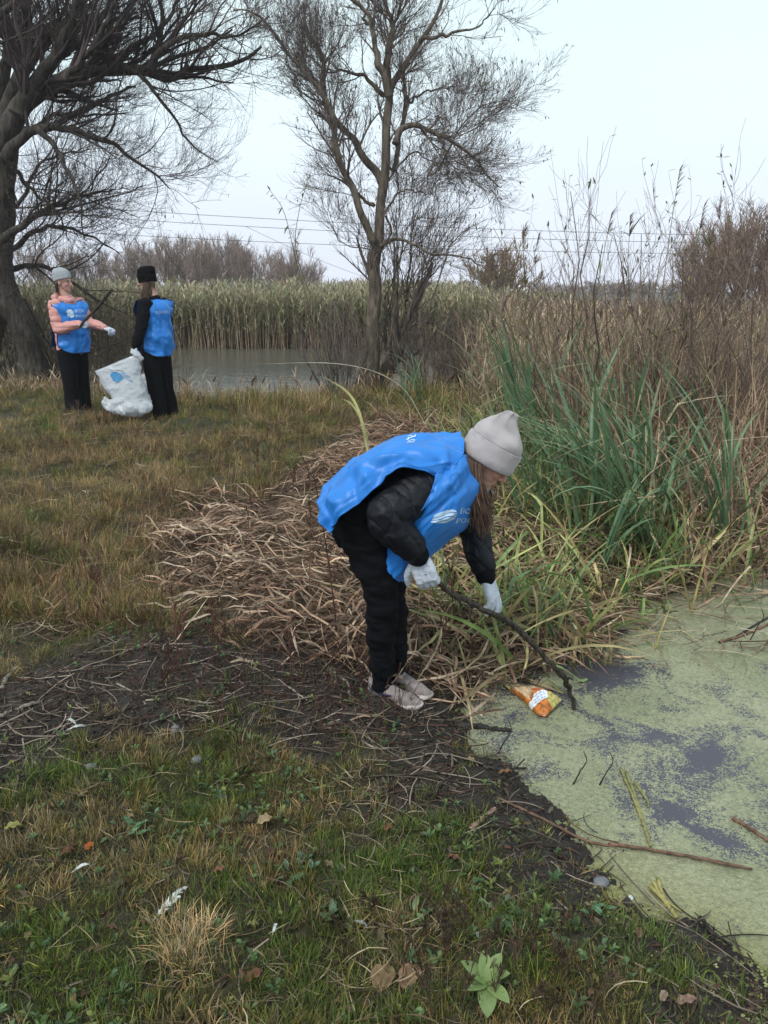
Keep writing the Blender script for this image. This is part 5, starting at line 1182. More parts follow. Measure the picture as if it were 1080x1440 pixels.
# gloves
hand(girl, 'glove', wrN + norm(wrN - elN) * .02, W(597, 812, 2.68) - W(583, 772, 2.68), np.array([-.25, -.85, .45]), 0.188, [(.55, .9, .8), (.5, .9, .8), (.45, .85, .7), (.4, .8, .6)], (0.8, 0.6, .6), side=1)
hand(girl, 'glove', wrF + norm(wrF - elF) * .02, W(698, 848, 3.0) - W(681, 803, 3.02), np.array([.80, -.50, .3]), 0.185, [(.10, .2, .15), (.15, .25, .2), (.4, .4, .3), (.6, .5, .4)], (0.5, 0.3, .3), side=-1, spread=0.14)
# vest
def ctl(rows): return np.array([[W(*p_) for p_ in r] for r in rows])
back = ctl([
    [(613, 669, 2.670), (636, 655, 2.705), (651, 637, 2.78), (648, 613, 2.93), (640, 622, 3.06), (622, 645, 3.16)],
    [(592, 660, 2.645), (611, 640, 2.70), (620, 622, 2.81), (616, 611, 2.94), (610, 620, 3.08), (596, 645, 3.19)],
    [(560, 657, 2.63), (568, 635, 2.69), (574, 620, 2.80), (576, 613, 2.94), (572, 622, 3.10), (560, 650, 3.21)],
    [(532, 682, 2.62), (532, 652, 2.67), (532, 634, 2.79), (534, 628, 2.94), (530, 636, 3.10), (522, 660, 3.21)],
    [(500, 707, 2.61), (494, 680, 2.66), (492, 662, 2.79), (494, 653, 2.94), (490, 660, 3.09), (484, 684, 3.19)],
    [(470, 734, 2.63), (465, 712, 2.68), (464, 696, 2.80), (466, 682, 2.94), (464, 686, 3.08), (462, 706, 3.16)],
    [(457, 748, 2.65), (452, 730, 2.70), (450, 716, 2.81), (452, 706, 2.93), (453, 706, 3.05), (456, 722, 3.12)]])
SB = sheet_surface(back, 90, 70)
uu, vv_ = np.meshgrid(np.linspace(0, 1, 90), np.linspace(0, 1, 70), indexing='ij'); NB = surf_normals(SB)
def ridge(u, v, u0, v0, u1, v1, w_):
    """fold line on the sheet from (u0,v0) to (u1,v1)"""
    ex, ey = u1 - u0, v1 - v0; t = np.clip(((u - u0) * ex + (v - v0) * ey) / (ex * ex + ey * ey), 0, 1); d = np.hypot(u - u0 - t * ex, v - v0 - t * ey)
    return np.exp(-(d / w_) ** 2) * np.sin(math.pi * np.clip(t * .9 + .08, 0, 1)) ** .5
fo = 0.004 * fbm(uu * 5 + vv_ * 2, vv_ * 7, s=7, o=3) + 0.010 * (1 - np.abs(fbm(uu * 3 + vv_ * 2.5, vv_ * 3 - uu * 1.5, s=71, o=2))).clip(0, 1) ** 7 + 0.0035 * fbm(uu * 9, vv_ * 22, s=8, o=2)
fo = fo + 0.020 * ridge(uu, vv_, .30, .10, .70, .34, .035) - 0.014 * ridge(uu, vv_, .26, .16, .62, .40, .04) + 0.013 * ridge(uu, vv_, .55, .02, .60, .30, .03) - 0.012 * ridge(uu, vv_, .66, .0, .66, .28, .03)
fo = fo + 0.010 * ridge(uu, vv_, .78, .0, .80, .5, .03) - .008 * ridge(uu, vv_, .87, .05, .85, .6, .025) + 0.008 * ridge(uu, vv_, .02, .1, .25, .5, .03) + 0.007 * np.sin(vv_ * 40) * sm(uu, .2, 0) * 0.6 + 0.012 * np.sin(vv_ * 16 + uu * 5) * sm(uu, .7, 1)
SB = SB + NB * fo[..., None] * -1.25
keepsign = 1 if NB[45, 35, 2] > 0 else -1
front = ctl([
    [(613, 668, 2.670), (636, 654, 2.703), (652, 641, 2.78), (668, 655, 2.90), (662, 650, 3.03), (640, 642, 3.15)],
    [(610, 682, 2.645), (632, 678, 2.665), (658, 680, 2.72), (680, 690, 2.86), (684, 680, 3.02), (660, 665, 3.14)],
    [(600, 705, 2.63), (622, 706, 2.64), (646, 710, 2.68), (664, 718, 2.83), (668, 706, 3.0), (650, 690, 3.12)],
    [(580, 730, 2.65), (600, 734, 2.64), (628, 738, 2.67), (651, 744, 2.82), (652, 730, 3.0), (630, 712, 3.12)],
    [(560, 748, 2.68), (578, 756, 2.66), (600, 766, 2.69), (618, 771, 2.82), (618, 756, 2.98), (600, 738, 3.10)],
    [(546, 765, 2.72), (560, 778, 2.68), (576, 790, 2.70), (588, 796, 2.81), (588, 782, 2.96), (572, 764, 3.06)],
    [(538, 780, 2.76), (548, 800, 2.71), (558, 815, 2.72), (568, 816, 2.81), (566, 802, 2.93), (552, 786, 3.02)]])
SF = sheet_surface(front, 90, 70); NF = surf_normals(SF)
fo = 0.004 * fbm(uu * 4, vv_ * 6, s=17, o=3) + 0.009 * (1 - np.abs(fbm(uu * 3 - vv_ * 2, vv_ * 3.5 + uu, s=73, o=2))).clip(0, 1) ** 7 + 0.004 * fbm(uu * 8, vv_ * 20, s=18, o=2)
fo = fo + 0.011 * ridge(uu, vv_, .0, .35, .35, .05, .04) - .010 * ridge(uu, vv_, .08, .45, .5, .12, .03) + 0.010 * ridge(uu, vv_, .62, .0, .85, .5, .045) + .006 * np.sin(vv_ * 36) * sm(uu, .16, 0) - .012 * ridge(uu, vv_, .55, .1, .98, .5, .04)
SF = SF + NF * fo[..., None] * (1 if NF[45, 10, 1] < 0 else -1)
vest = sheet(girl, 'vest', SB, M_VEST, 0.0022, M_VEST, 0.0032); vf = sheet(girl, 'vest_front', SF, M_VEST, 0.0022, M_VEST, 0.0032)
sgn = 1 if NF[45, 10, 1] < 0 else -1
# the print: rows run along the body (neck to hem), columns from the near edge across the chest
def inv_px(S, px, py):
    """row, column of the sheet lying at a photo pixel"""
    a, b = PIX(S[..., 0], S[..., 1], S[..., 2]); d = (a - px) ** 2 + (b - py) ** 2 + (S[..., 1] > 2.9) * 500; i = np.unravel_index(d.argmin(), d.shape); return np.array(i, float)
p0 = inv_px(SF, 626, 727); ex_ = inv_px(SF, 644, 724) - p0; ey_ = inv_px(SF, 629, 715) - p0
def lmap(sx, sy, ox, oy): return lambda v: p0 + (v[:, :1] * sx + ox) * ex_ + (v[:, 1:] * sy + oy) * ey_
print_on(vf, 'printed_logo', wave_logo(), SF, lmap(0.95, 0.95, 0, 0), M_PRINT, 0.0032, sgn)
t1, t2 = text_tris('ВОДА', 1.0), text_tris('РОССИИ', 1.0)
print_on(vf, 'printed_text', [t1], SF, lmap(.72, .95, 1.02, .22), M_PRINT, 0.0032, sgn); print_on(vf, 'printed_text', [t2], SF, lmap(.72, .95, 0.92, -1.15), M_PRINT, 0.0032, sgn)
q0 = inv_px(SB, 580, 622); 
sb = 1 if NB[45, 35, 2] > 0 else -1
print_on(vest, 'printed_text', [text_tris('ВОДА', 1.0)], SB, lambda v: q0 + np.stack([v[:, 1] * -0 + v[:, 0] * 0 + 3 - v[:, 1] * 5, v[:, 0] * 5 - 2], -1), M_PRINTW, 0.0034, sb)
# beanie: turned-up cuff and a soft peak
def fold_peak(L, th, a):
    z = L[..., 2]; k = sm(z, 0.10, 0.17)
    L[..., 0] -= 0.02 * k * np.exp(-((np.sin(th)[None] + 0.8) / .5) ** 2); dent = 0.020 * np.exp(-((z - .118) / .022) ** 2) * np.exp(-((th[None] - 4.9) / .55) ** 2); L[..., 1] += dent
    dent = 0.012 * np.exp(-((z - .15) / .03) ** 2) * np.exp(-((th[None] - 4.4) / .3) ** 2); L[..., 1] += dent; return L
HH = frame((0.86, -0.10, -0.48), (0.49, -0.02, 0.87)); HHc = HC + HR @ np.array([-.002, 0, .012])
beanie(girl, HHc, HH, M_KNIT, [(-.010, .094, .086, .0, 0), (-.018, .100, .092, 0, 0), (-.022, .106, .098, 0, 0), (-.012, .1105, .102, 0, 0), (.02, .111, .103, 0, 0), (.054, .110, .102, 0, 0), (.063, .1085, .1005, 0, 0), (.062, .1015, .0935, 0, 0),
    (.070, .1035, .0955, 0, 0), (.095, .097, .090, -.002, 0), (.125, .074, .068, -.004, 0), (.150, .050, .047, -.006, -.002), (.172, .030, .030, -.004, -.004), (.186, .022, .022, .002, -.005), (.192, .014, .014, .008, -.005), (.193, .002, .002, .010, -.005)], fold_=fold_peak, noise=.004)
# hair falling from under the hat
def hair(root, starts, dirs, ends, n, cols, w=0.0035, k=12, name='hair', wav=.006):
    mb = MB(); a = RNG.dirichlet(np.ones(len(starts)) * .6, n); S = a @ np.array(starts); E = a @ np.array(ends) + RNG.normal(size=(n, 3)) * [.012, .016, .022]; M_ = a @ np.array(dirs)
    t = np.linspace(0, 1, k)[None, :, None]; P = (1 - t) ** 2 * S[:, None] + 2 * t * (1 - t) * M_[:, None] + t ** 2 * E[:, None]
    P += wav * np.sin(t * U(3, 8, (n, 1, 1)) + U(0, 6, (n, 1, 1))) * RNG.normal(size=(n, 1, 3)) * t
    tubes(mb, P, w * U(.5, 1.1, (n, 1)) * np.array([[1] * (k - 3) + [.8, .5, .15]]), mixcol(n, cols, .2), 4); return keep(mb.build(name, M_HAIR), root)
HCOL = [(0.085, 0.045, 0.028), (0.12, 0.065, 0.038), (0.17, 0.10, 0.06), (0.06, 0.032, 0.02)]
hair(girl, [W(655, 642, 2.80), W(664, 650, 2.795), W(678, 654, 2.805), W(656, 638, 2.85)], [W(656, 690, 2.76), W(664, 690, 2.77), W(680, 690, 2.80), W(664, 690, 2.80)], [W(664, 716, 2.80), W(674, 735, 2.80), W(688, 738, 2.815), W(683, 748, 2.82)], 520, HCOL)
hair(girl, [W(682, 666, 3.0), W(672, 668, 2.98)], [W(688, 690, 3.0), W(682, 690, 2.98)], [W(690, 712, 3.0), W(684, 722, 2.98)], 120, HCOL)
# stick in the near hand
tip = G(808, 998, ZW); 
pts = [W(600, 806, 2.655), W(610, 814, 2.67), W(640, 836, 2.70), W(668, 852, 2.73), W(700, 866, 2.74), W(730, 886, 2.75), W(762, 920, 2.75), W(781, 940, 2.75), W(795, 957, tip[1] + .01), W(803, 978, tip[1]), tip - [-.01, 0, .05]]
P = spline(np.array(pts), 40); R = np.interp(np.linspace(0, 1, 40), [0, .2, .45, .7, .75, 1], [.010, .0115, .0115, .0105, .013, .007]) * (1 + .10 * fbm(np.arange(40) * .7, 0 * np.arange(40), s=3, o=2)); P += .003 * RNG.normal(size=P.shape)
st = empty('long_stick', tuple(tip), label='long dark crooked stick held by the bending person, its tip in the duckweed', cat='stick')
bark_tube('shaft', P, R, M_STICK, st, 12)
for a_, b_, c_ in (((642, 838, 2.70), (646, 844, 2.69), (648, 850, 2.685)), ((795, 957, tip[1]), (801, 953, tip[1]), (806, 956, tip[1])), ((665, 850, 2.73), (660, 862, 2.72), (662, 872, 2.72))):
    mb = MB(); tubes(mb, np.array([wn_(a_, b_, c_)]), np.array([[.008, .006, .003]]), (.05, .04, .03), 7, True); keep(mb.build('twig_stub', M_STICK), st)

# ======== the two standing people
def person_std(px, py, Y, face_az, head_px, hs, label, jacket, jmat, hat_mat, arms, knees, look=None, hair_cols=None, hands=None, hat_kind=0, trim=M_TRIM, hem=0.0, skin=(.52, .30, .24)):
    """arms: [(shoulder),(elbow),(wrist)] photo points with depth; knees: legs likewise"""
    f = W(px, py, Y); root = empty('person', tuple(f), label=label, cat='person')
    F = np.array([math.cos(face_az), math.sin(face_az), 0]); Lf = np.array([-F[1], F[0], 0])
    c = W(*head_px, Y); lk = F if look is None else np.array([math.cos(look), math.sin(look), -.05]); R = frame(lk, (0, 0, 1)); s = hs
    sh = [W(*a[0]) for a in arms]; neck = (sh[0] + sh[1]) / 2 + [0, 0, .05]; pel = (W(*knees[0][0]) + W(*knees[1][0])) / 2; chest = (sh[0] + sh[1]) / 2 * .8 + pel * .2; waist = chest * .45 + pel * .55
    mb = MB(); head_volume(mb, c, R, s); capsule_chain(mb, [chest, neck, c - R @ np.array([.03, 0, .05])], [.07, .052, .048]); capsule_chain(mb, [pel, waist, chest], [.10, .085, .10], flatdir=Lf, flat=1.3)
    A = [[W(*p_) for p_ in a] for a in arms]; K = [[W(*p_) for p_ in k_] for k_ in knees]
    for a in A: capsule_chain(mb, [chest, a[0], (a[0] + a[1]) / 2, a[1], (a[1] + a[2]) / 2, a[2]], [.05, .045, .038, .034, .028, .024], 12)
    for a in K: capsule_chain(mb, [pel, a[0], (a[0] + a[1]) / 2, a[1], a[2]], [.08, .08, .065, .05, .035], 12)
    fused(root, 'body', mb, 0.0055, 1, M_SKIN, colf=lambda v, n: face_color(v, c, R, s, skin)); eyes(root, c, R, s)
    mb = MB(); capsule_chain(mb, [pel + [0, 0, .10], pel - [0, 0, .03]], [.125, .125], 20, flatdir=Lf, flat=1.25)
    for a in K: capsule_chain(mb, [a[0] * .5 + pel * .5, a[0], a[1], (a[1] + a[2]) / 2, a[2] + [0, 0, .03], a[2] - [0, 0, .10]], [.11, .112, .094, .092, .096, .098], 18)
    fused(root, 'trousers', mb, 0.009, 2, M_BLACK, 0.010, 7, 9, stretch=(1.5, 1.5, .35))
    mb = MB(); capsule_chain(mb, [pel + [0, 0, hem], waist, chest, neck - [0, 0, .05]], [.135, .135, .14, .085], 24, flatdir=Lf, flat=1.35); capsule_chain(mb, [chest, neck], [.09, .07], 18)
    for a in A: capsule_chain(mb, [a[0] + (chest - a[0]) * .4, a[0], (a[0] + a[1]) / 2, a[1], a[1] + (a[2] - a[1]) * .5, a[2]], [.085, .075, .072, .066, .058, .042], 18)
    qc = quilt_col([np.array([0, 0, 1.0])], 15, 0) if jmat is M_PINK else (lambda v, n: np.ones((len(v), 3)))
    fused(root, jacket, mb, 0.008, 2, jmat, 0.007, 16, 11, colf=qc, stretch=(.7, .7, 1.3))
    return root, F, Lf, c, R, A, K, pel, chest, neck
def std_vest(root, F, Lf, pel, chest, neck, logo, hemz=-.01, wid=.165, dep=.175, back_len=0):
    """tabard with rounded lower corners, a front and a back sheet joined at the shoulders"""
    out = []
    for sg in (1, -1):
        rows = []; z0 = neck[2] + .0; z1 = pel[2] + hemz - (back_len if sg < 0 else 0)
        for i, t in enumerate(np.linspace(0, 1, 7)):
            z = z0 + (z1 - z0) * t; c = np.array([*(neck + (pel - neck) * t)[:2], 0]); row = []
            d = dep * (0.35 if i == 0 else 0.86 if i == 1 else 1.0); w_ = wid * (1.32, 1.36, 1.14, 1.16, 1.26, 1.28, 1.02)[i]
            for j, u in enumerate(np.linspace(-1, 1, 7)):
                fwd = d * (1 - .62 * abs(u) ** 2.4); zz = z - (.045 * abs(u) ** 2 if i == 0 else 0) + (.085 * abs(u) ** 4 if i == 6 else 0) + (.0 if i else -.06 * (1 - abs(u)) * (1 if sg > 0 else .3))
                row.append(c + F * fwd * sg + Lf * w_ * u + [0, 0, zz])
            rows.append(row)
        S = sheet_surface(rows, 60, 44); N = surf_normals(S); N = N * np.sign(np.sum(N[30, 22] * F) * sg); a, b = np.meshgrid(np.linspace(0, 1, 60), np.linspace(0, 1, 44), indexing='ij')
        S = S + N * (0.02 * fbm(a * 4 + b * 3, b * 3 - a * 2, s=30 + sg, o=3) + .014 * np.sin(a * 16 + b * 6 + 3 * fbm(a * 2, b * 2, s=3)) * sm(a, .3, .8))[..., None]
        o = sheet(root, 'vest_front' if sg > 0 else 'vest_back', S, M_VEST, .003, M_TRIM, .006)
        Ns = surf_normals(S); s2 = np.sign(np.sum(Ns[30, 22] * F) * sg); dirn = -1 if sg > 0 else 1      # text runs to the wearer's left on the front
        cu = 22
        if sg > 0:
            for nm, shp, sx, ox, oy in (('printed_logo', wave_logo(), 4.6, -8, 17), ('printed_text', [text_tris('ВОДА', 1)], 4.2, -2, 16), ('printed_text', [text_tris('РОССИИ', 1)], 3.8, -2, 21)):
                print_on(o, nm, shp, S, lambda v, sx=sx, ox=ox, oy=oy: np.stack([oy - v[:, 1] * sx * .95, cu + (v[:, 0] * sx + ox) * (1)], -1), M_PRINTW, .0045, s2)
        else:
            print_on(o, 'printed_text', [text_tris('ВОДА РОССИИ', 1)], S, lambda v: np.stack([16 - v[:, 1] * 3.5, cu - (v[:, 0] * 2.6 - 10)], -1), M_PRINT, .0045, s2)
        out.append(S)
    return out
STD_HAT = lambda k: [(.004, .090, .082, 0, 0), (-.002, .096, .088, 0, 0), (0, .102, .093, 0, 0), (.02, .104, .094, 0, 0), (.05, .102, .093, 0, 0), (.054, .099, .090, 0, 0), (.058, .099, .090, 0, 0), (.085, .093, .086, -.004, 0), (.110, .075, .072, -.010, 0), (.126 + k, .045, .045, -.014, 0), (.132 + k, .002, .002, -.016, 0)]
YP = 9.3
arms = [[(77, 429, 9.18), (82, 462, 9.12), (112, 456, 8.98)], [(112, 427, 9.44), (124, 453, 9.40), (147, 461, 9.30)]]
legs = [[(94, 498, 9.24), (99, 536, 9.22), (103, 566, 9.22)], [(110, 498, 9.40), (114, 536, 9.40), (116, 566, 9.40)]]
r, F, Lf, c, R, A, K, pel, chest, neck = person_std(108, 572, YP, rad(-38), (89, 397), 1.0, 'person in a pink padded jacket, blue vest and light grey hat holding a short branch', 'jacket', M_PINK, None, arms, legs, look=rad(-8), hem=.06)
std_vest(r, F, Lf, pel + [0, 0, .0], chest, neck + [0, 0, .03], True, .02)
mb = MB(); capsule_chain(mb, [neck - F * .09 + Lf * .09 + [0, 0, .02], neck - F * .13 + [0, 0, .03], neck - F * .09 - Lf * .09 + [0, 0, .02]], [.045, .065, .045], 16); capsule_chain(mb, [neck + Lf * .07 + [0, 0, .01], neck + F * .07 + [0, 0, -.01], neck - Lf * .07 + [0, 0, .01]], [.035, .03, .035], 14)
fused(r, 'hood', mb, .007, 2, M_PINK, .005, 18, 4, colf=lambda v, n: np.ones((len(v), 3)))
Rh = frame(R[:, 0] + [0, 0, .28], (0, 0, 1) - .25 * R[:, 0]); beanie(r, c + R @ np.array([-.008, 0, .030]), Rh, M_KNIT_G, STD_HAT(0.005), m=40, noise=.003)
hair(r, [c + R @ np.array([-.03, .08, 0]), c + R @ np.array([-.03, -.08, 0]), c + R @ np.array([-.09, 0, 0])], [c + R @ np.array([-.05, .085, -.05]), c + R @ np.array([-.05, -.085, -.05]), c + R @ np.array([-.10, 0, -.05])], [c + R @ np.array([-.05, .07, -.10]), c + R @ np.array([-.05, -.07, -.10]), c + R @ np.array([-.09, 0, -.10])], 160, [(0.05, 0.03, 0.02)])
fist = [(1.2, 1.3, .9)] * 4
hand(r, 'glove', A[0][2], A[0][2] - A[0][1], np.array([.3, -.6, .7]), .17, fist, (.5, .9, .8), voxel=.005, side=1)
hand(r, 'glove', A[1][2], A[1][2] - A[1][1], np.array([.2, -.3, .9]), .17, [(.5, .6, .5), (.8, .8, .5), (.9, .9, .6), (.9, .9, .6)], (.7, .7, .5), voxel=.005, side=-1)
for k_ in K:
    h_ = k_[2] - F * .05; z_ = Hs(h_[0], h_[1]); shoe(r, (h_[0], h_[1], z_ - .01), (h_[0] + F[0], h_[1] + F[1], z_), .25, M_up=M_SHOE_D, M_sole=M_SHOE_D)
P = spline(np.array(wn_((112, 460, 8.90), (119, 451, 8.90), (130, 440, 8.90), (141, 428, 8.90), (149, 417, 8.90), (158, 406, 8.90))), 14)
s_ = empty('short_branch', tuple(P[5]), label='short dark branch held up in the hand of the person in pink', cat='stick'); bark_tube('shaft', P, np.linspace(.014, .019, 14) * [1, 1, 1, 1, 1.1, 1, 1, 1.15, 1, 1, 1.1, 1, .8, .4], M_STICK, s_, 9)
mb = MB(); tubes(mb, np.array([[P[9], P[9] + [.02, 0, .05], P[9] + [.04, 0, .07]]]), np.array([[.008, .006, .003]]), (.05, .04, .03), 6, True); keep(mb.build('twig_stub', M_STICK), s_)
P = np.array([wn_((151, 463, 9.26), (151, 475, 9.26), (151, 492, 9.27), (150, 506, 9.27))]); s_ = MB(); tubes(s_, spline(P[0], 10)[None], np.linspace(.012, .008, 10)[None], (.03, .025, .02), 7, True)
tag(s_.build('thin_stick', M_STICK), 'thin dark stick hanging straight down from the far hand of the person in pink', 'stick')

arms = [[(204, 428, 9.12), (198, 462, 9.04), (190, 487, 9.02)], [(232, 428, 9.46), (236, 462, 9.42), (226, 488, 9.30)]]
legs = [[(212, 500, 9.20), (217, 538, 9.22), (222, 566, 9.24)], [(226, 500, 9.38), (232, 538, 9.40), (238, 566, 9.42)]]
r, F, Lf, c, R, A, K, pel, chest, neck = person_std(228, 574, YP, rad(142), (207, 396), 1.0, 'person in black clothes, black knit hat and blue vest, holding a white bag', 'jacket', M_FLEECE, None, arms, legs, look=rad(170), hem=.04)
std_vest(r, F, Lf, pel, chest, neck + [0, 0, .03], True, .0, wid=.17, dep=.185)
beanie(r, c + R @ np.array([-.004, 0, .026]), frame(R[:, 0] - [0, 0, .04], (0, 0, 1)), M_KNIT_B, [(-.028, .092, .084, 0, 0), (-.034, .098, .090, 0, 0), (-.03, .103, .094, 0, 0), (.0, .107, .098, 0, 0), (.04, .108, .099, 0, 0), (.046, .104, .096, 0, 0), (.052, .104, .096, 0, 0), (.09, .104, .098, -.004, 0), (.125, .092, .088, -.010, 0), (.142, .06, .055, -.012, 0), (.144, .03, .03, -.01, 0), (.143, .002, .002, -.01, 0)], m=40, noise=.006)
hair(r, [c + R @ np.array([0, .08, -.01]), c + R @ np.array([-.06, .07, -.01]), c + R @ np.array([-.09, 0, -.02])], [c + R @ np.array([.03, .09, -.08]), c + R @ np.array([-.03, .085, -.08]), c + R @ np.array([-.09, 0, -.07])], [c + R @ np.array([.05, .10, -.19]), c + R @ np.array([.0, .10, -.19]), c + R @ np.array([-.07, .03, -.12])], 260, HCOL)
hand(r, 'glove', A[0][2], A[0][2] - A[0][1] + [-.02, 0, -.03], np.array([-.5, -.7, .3]), .17, fist, (.5, .9, .8), voxel=.005, side=-1)
hand(r, 'glove', A[1][2], A[1][2] - A[1][1], np.array([.6, .5, .2]), .17, fist, (.5, .9, .8), voxel=.005, side=1)
for k_ in K:
    h_ = k_[2] - F * .05; z_ = Hs(h_[0], h_[1]); shoe(r, (h_[0], h_[1], z_ - .01), (h_[0] + F[0], h_[1] + F[1], z_), .25, M_up=M_SHOE_D, M_sole=M_SHOE_D)

# ------------------------------------------------------------------ rubbish bags and packet
def Gp(px, py, off=0.0):
    z = 0.0
    for _ in range(6):
        q = G(px, py, z); z = max(Hs(q[0], q[1]), ZW) + off
    return G(px, py, z)
nt = NT('white_sack_plastic'); tc = nt.n('TexCoord')
nz = nt.n('TexNoise', i_Vector=(tc, 'Object'), i_Scale=11.0, i_Detail=5.0, i_Distortion=1.2, noise_type='RIDGED_MULTIFRACTAL')
bp = nt.n('Bump', i_Height=nz, i_Strength=0.8, i_Distance=0.02)
p = nt.n('BsdfPrincipled', i_Base_Color=(0.70, 0.72, 0.76, 1), i_Roughness=0.24, i_Normal=bp); tr = nt.n('BsdfTranslucent', i_Color=(0.7, 0.72, 0.76, 1)); mx = nt.n('MixShader', i_Fac=0.4)
nt.t.links.new(p.outputs[0], mx.inputs[1]); nt.t.links.new(tr.outputs[0], mx.inputs[2]); nt.link(mx, nt.out.inputs[0]); M_SACK = nt.m
M_BLUEPRINT = mat_plain('blue_print', (0.03, 0.26, 0.55), 0.5, 60, 0.1)
def sack(root, rows, depth, name='bag_body', seed=0, crum=0.016):
    """rows of (left px point, right px point, depth Y); a closed crumpled film bag"""
    A = spline([W(*r[0]) for r in rows], 46); B = spline([W(*r[1]) for r in rows], 46); D = np.interp(np.linspace(0, len(rows) - 1, 46), range(len(rows)), depth); m = 56
    th = np.arange(m) * 2 * math.pi / m; C, Hh = (A + B) / 2, (B - A) / 2; up = np.array([0, 1, 0.15])
    R_ = C[:, None] + Hh[:, None] * (np.sign(np.cos(th)) * np.abs(np.cos(th)) ** .8)[None, :, None] + up * (D[:, None] * np.sin(th)[None])[..., None]
    out = norm(R_ - C[:, None]); x, y, z = R_[..., 0], R_[..., 1], R_[..., 2]
    d = crum * .8 * fbm(x * 9 + seed, y * 9, z * 6, s=2, o=4) + crum * 1.3 * (1 - np.abs(fbm(x * 7, y * 7, z * 5 + seed, s=7, o=3))).clip(0, 1) ** 5
    R_ = R_ + out * d[..., None]; mb = MB(); rings(mb, R_, cap=(False, True)); return keep(mb.build(name, M_SACK), root), R_
root = empty('rubbish_bag', tuple(Gp(190, 578)), label='white plastic rubbish bag with blue print hanging from the hand of the person in black', cat='bag')
Yb = 9.0
o, R_ = sack(root, [((136, 521, Yb), (194, 497, Yb)), ((138, 524, Yb), (196, 503, Yb)), ((144, 537, Yb), (197, 520, Yb)), ((152, 549, Yb), (201, 536, Yb)), ((158, 560, Yb), (206, 552, Yb)), ((164, 571, Yb), (211, 566, Yb)), ((172, 579, Yb), (208, 579, Yb))], [.035, .05, .08, .11, .13, .14, .08])
Sf = R_[:, 28:57][:, ::-1] if False else np.concatenate([R_[:, 28:], R_[:, :1]], 1)      # the half facing the camera, left to right
def inv2(S, px, py):
    a, b = PIX(S[..., 0], S[..., 1], S[..., 2]); i = np.unravel_index(((a - px) ** 2 + (b - py) ** 2).argmin(), S.shape[:2]); return np.array(i, float)
Nn = surf_normals(Sf)[20, 14]; sg_ = 1 if Nn[1] < 0 else -1
p0 = inv2(Sf, 162, 531); ex_ = (inv2(Sf, 170, 529) - p0) / 8; ey_ = (inv2(Sf, 162, 523) - p0) / 8
tilt = lambda v, a: np.stack([v[:, 0] * math.cos(a) - v[:, 1] * math.sin(a), v[:, 0] * math.sin(a) + v[:, 1] * math.cos(a)], -1)
pr = lambda s, ox, oy, a=0.0: (lambda v: p0 + (tilt(v, a)[:, :1] * s + ox) * ex_ + (tilt(v, a)[:, 1:] * s + oy) * ey_)
print_on(o, 'printed_logo', wave_logo(), Sf, pr(9, 0, 0, 0.35), M_BLUEPRINT, .006, sg_)
print_on(o, 'printed_text', [text_tris('ВОДА', 1), (lambda vt: (vt[0] + [0, -1.0], vt[1]))(text_tris('РОССИИ', 1))], Sf, pr(5.0, 7, 5, -.6), M_BLUEPRINT, .006, sg_)
# gathered neck above the glove
mb = MB(); P = np.array(wn_((188, 492, 9.0), (191, 498, 9.0), (198, 504, 9.0))); capsule_chain(mb, P, [.02, .04, .035], 12); fused(root, 'gathered_neck', mb, .008, 1, M_SACK, .008, 30, 5)
root = empty('rubbish_bag', tuple(Gp(212, 577)), label='second white rubbish bag standing on the grass behind the legs of the person in black', cat='bag')
sack(root, [((200, 526, 9.5), (212, 524, 9.5)), ((198, 535, 9.5), (218, 535, 9.5)), ((196, 552, 9.5), (224, 552, 9.5)), ((194, 566, 9.5), (228, 566, 9.5)), ((200, 576, 9.5), (222, 576, 9.5))], [.04, .09, .13, .15, .1], seed=5)
root = empty('rubbish_bag', tuple(Gp(180, 580)), label='crumpled white bag lying full on the grass below the hanging bag', cat='bag')
sack(root, [((147, 569, 8.9), (149, 573, 8.9)), ((150, 564, 8.9), (156, 576, 8.9)), ((160, 566, 8.9), (166, 578, 8.9)), ((172, 560, 8.9), (176, 581, 8.9)), ((188, 562, 8.9), (190, 581, 8.9)), ((206, 566, 8.9), (208, 580, 8.9)), ((214, 571, 8.9), (214, 577, 8.9))], [.03, .07, .07, .12, .12, .1, .03], seed=9, crum=.03)

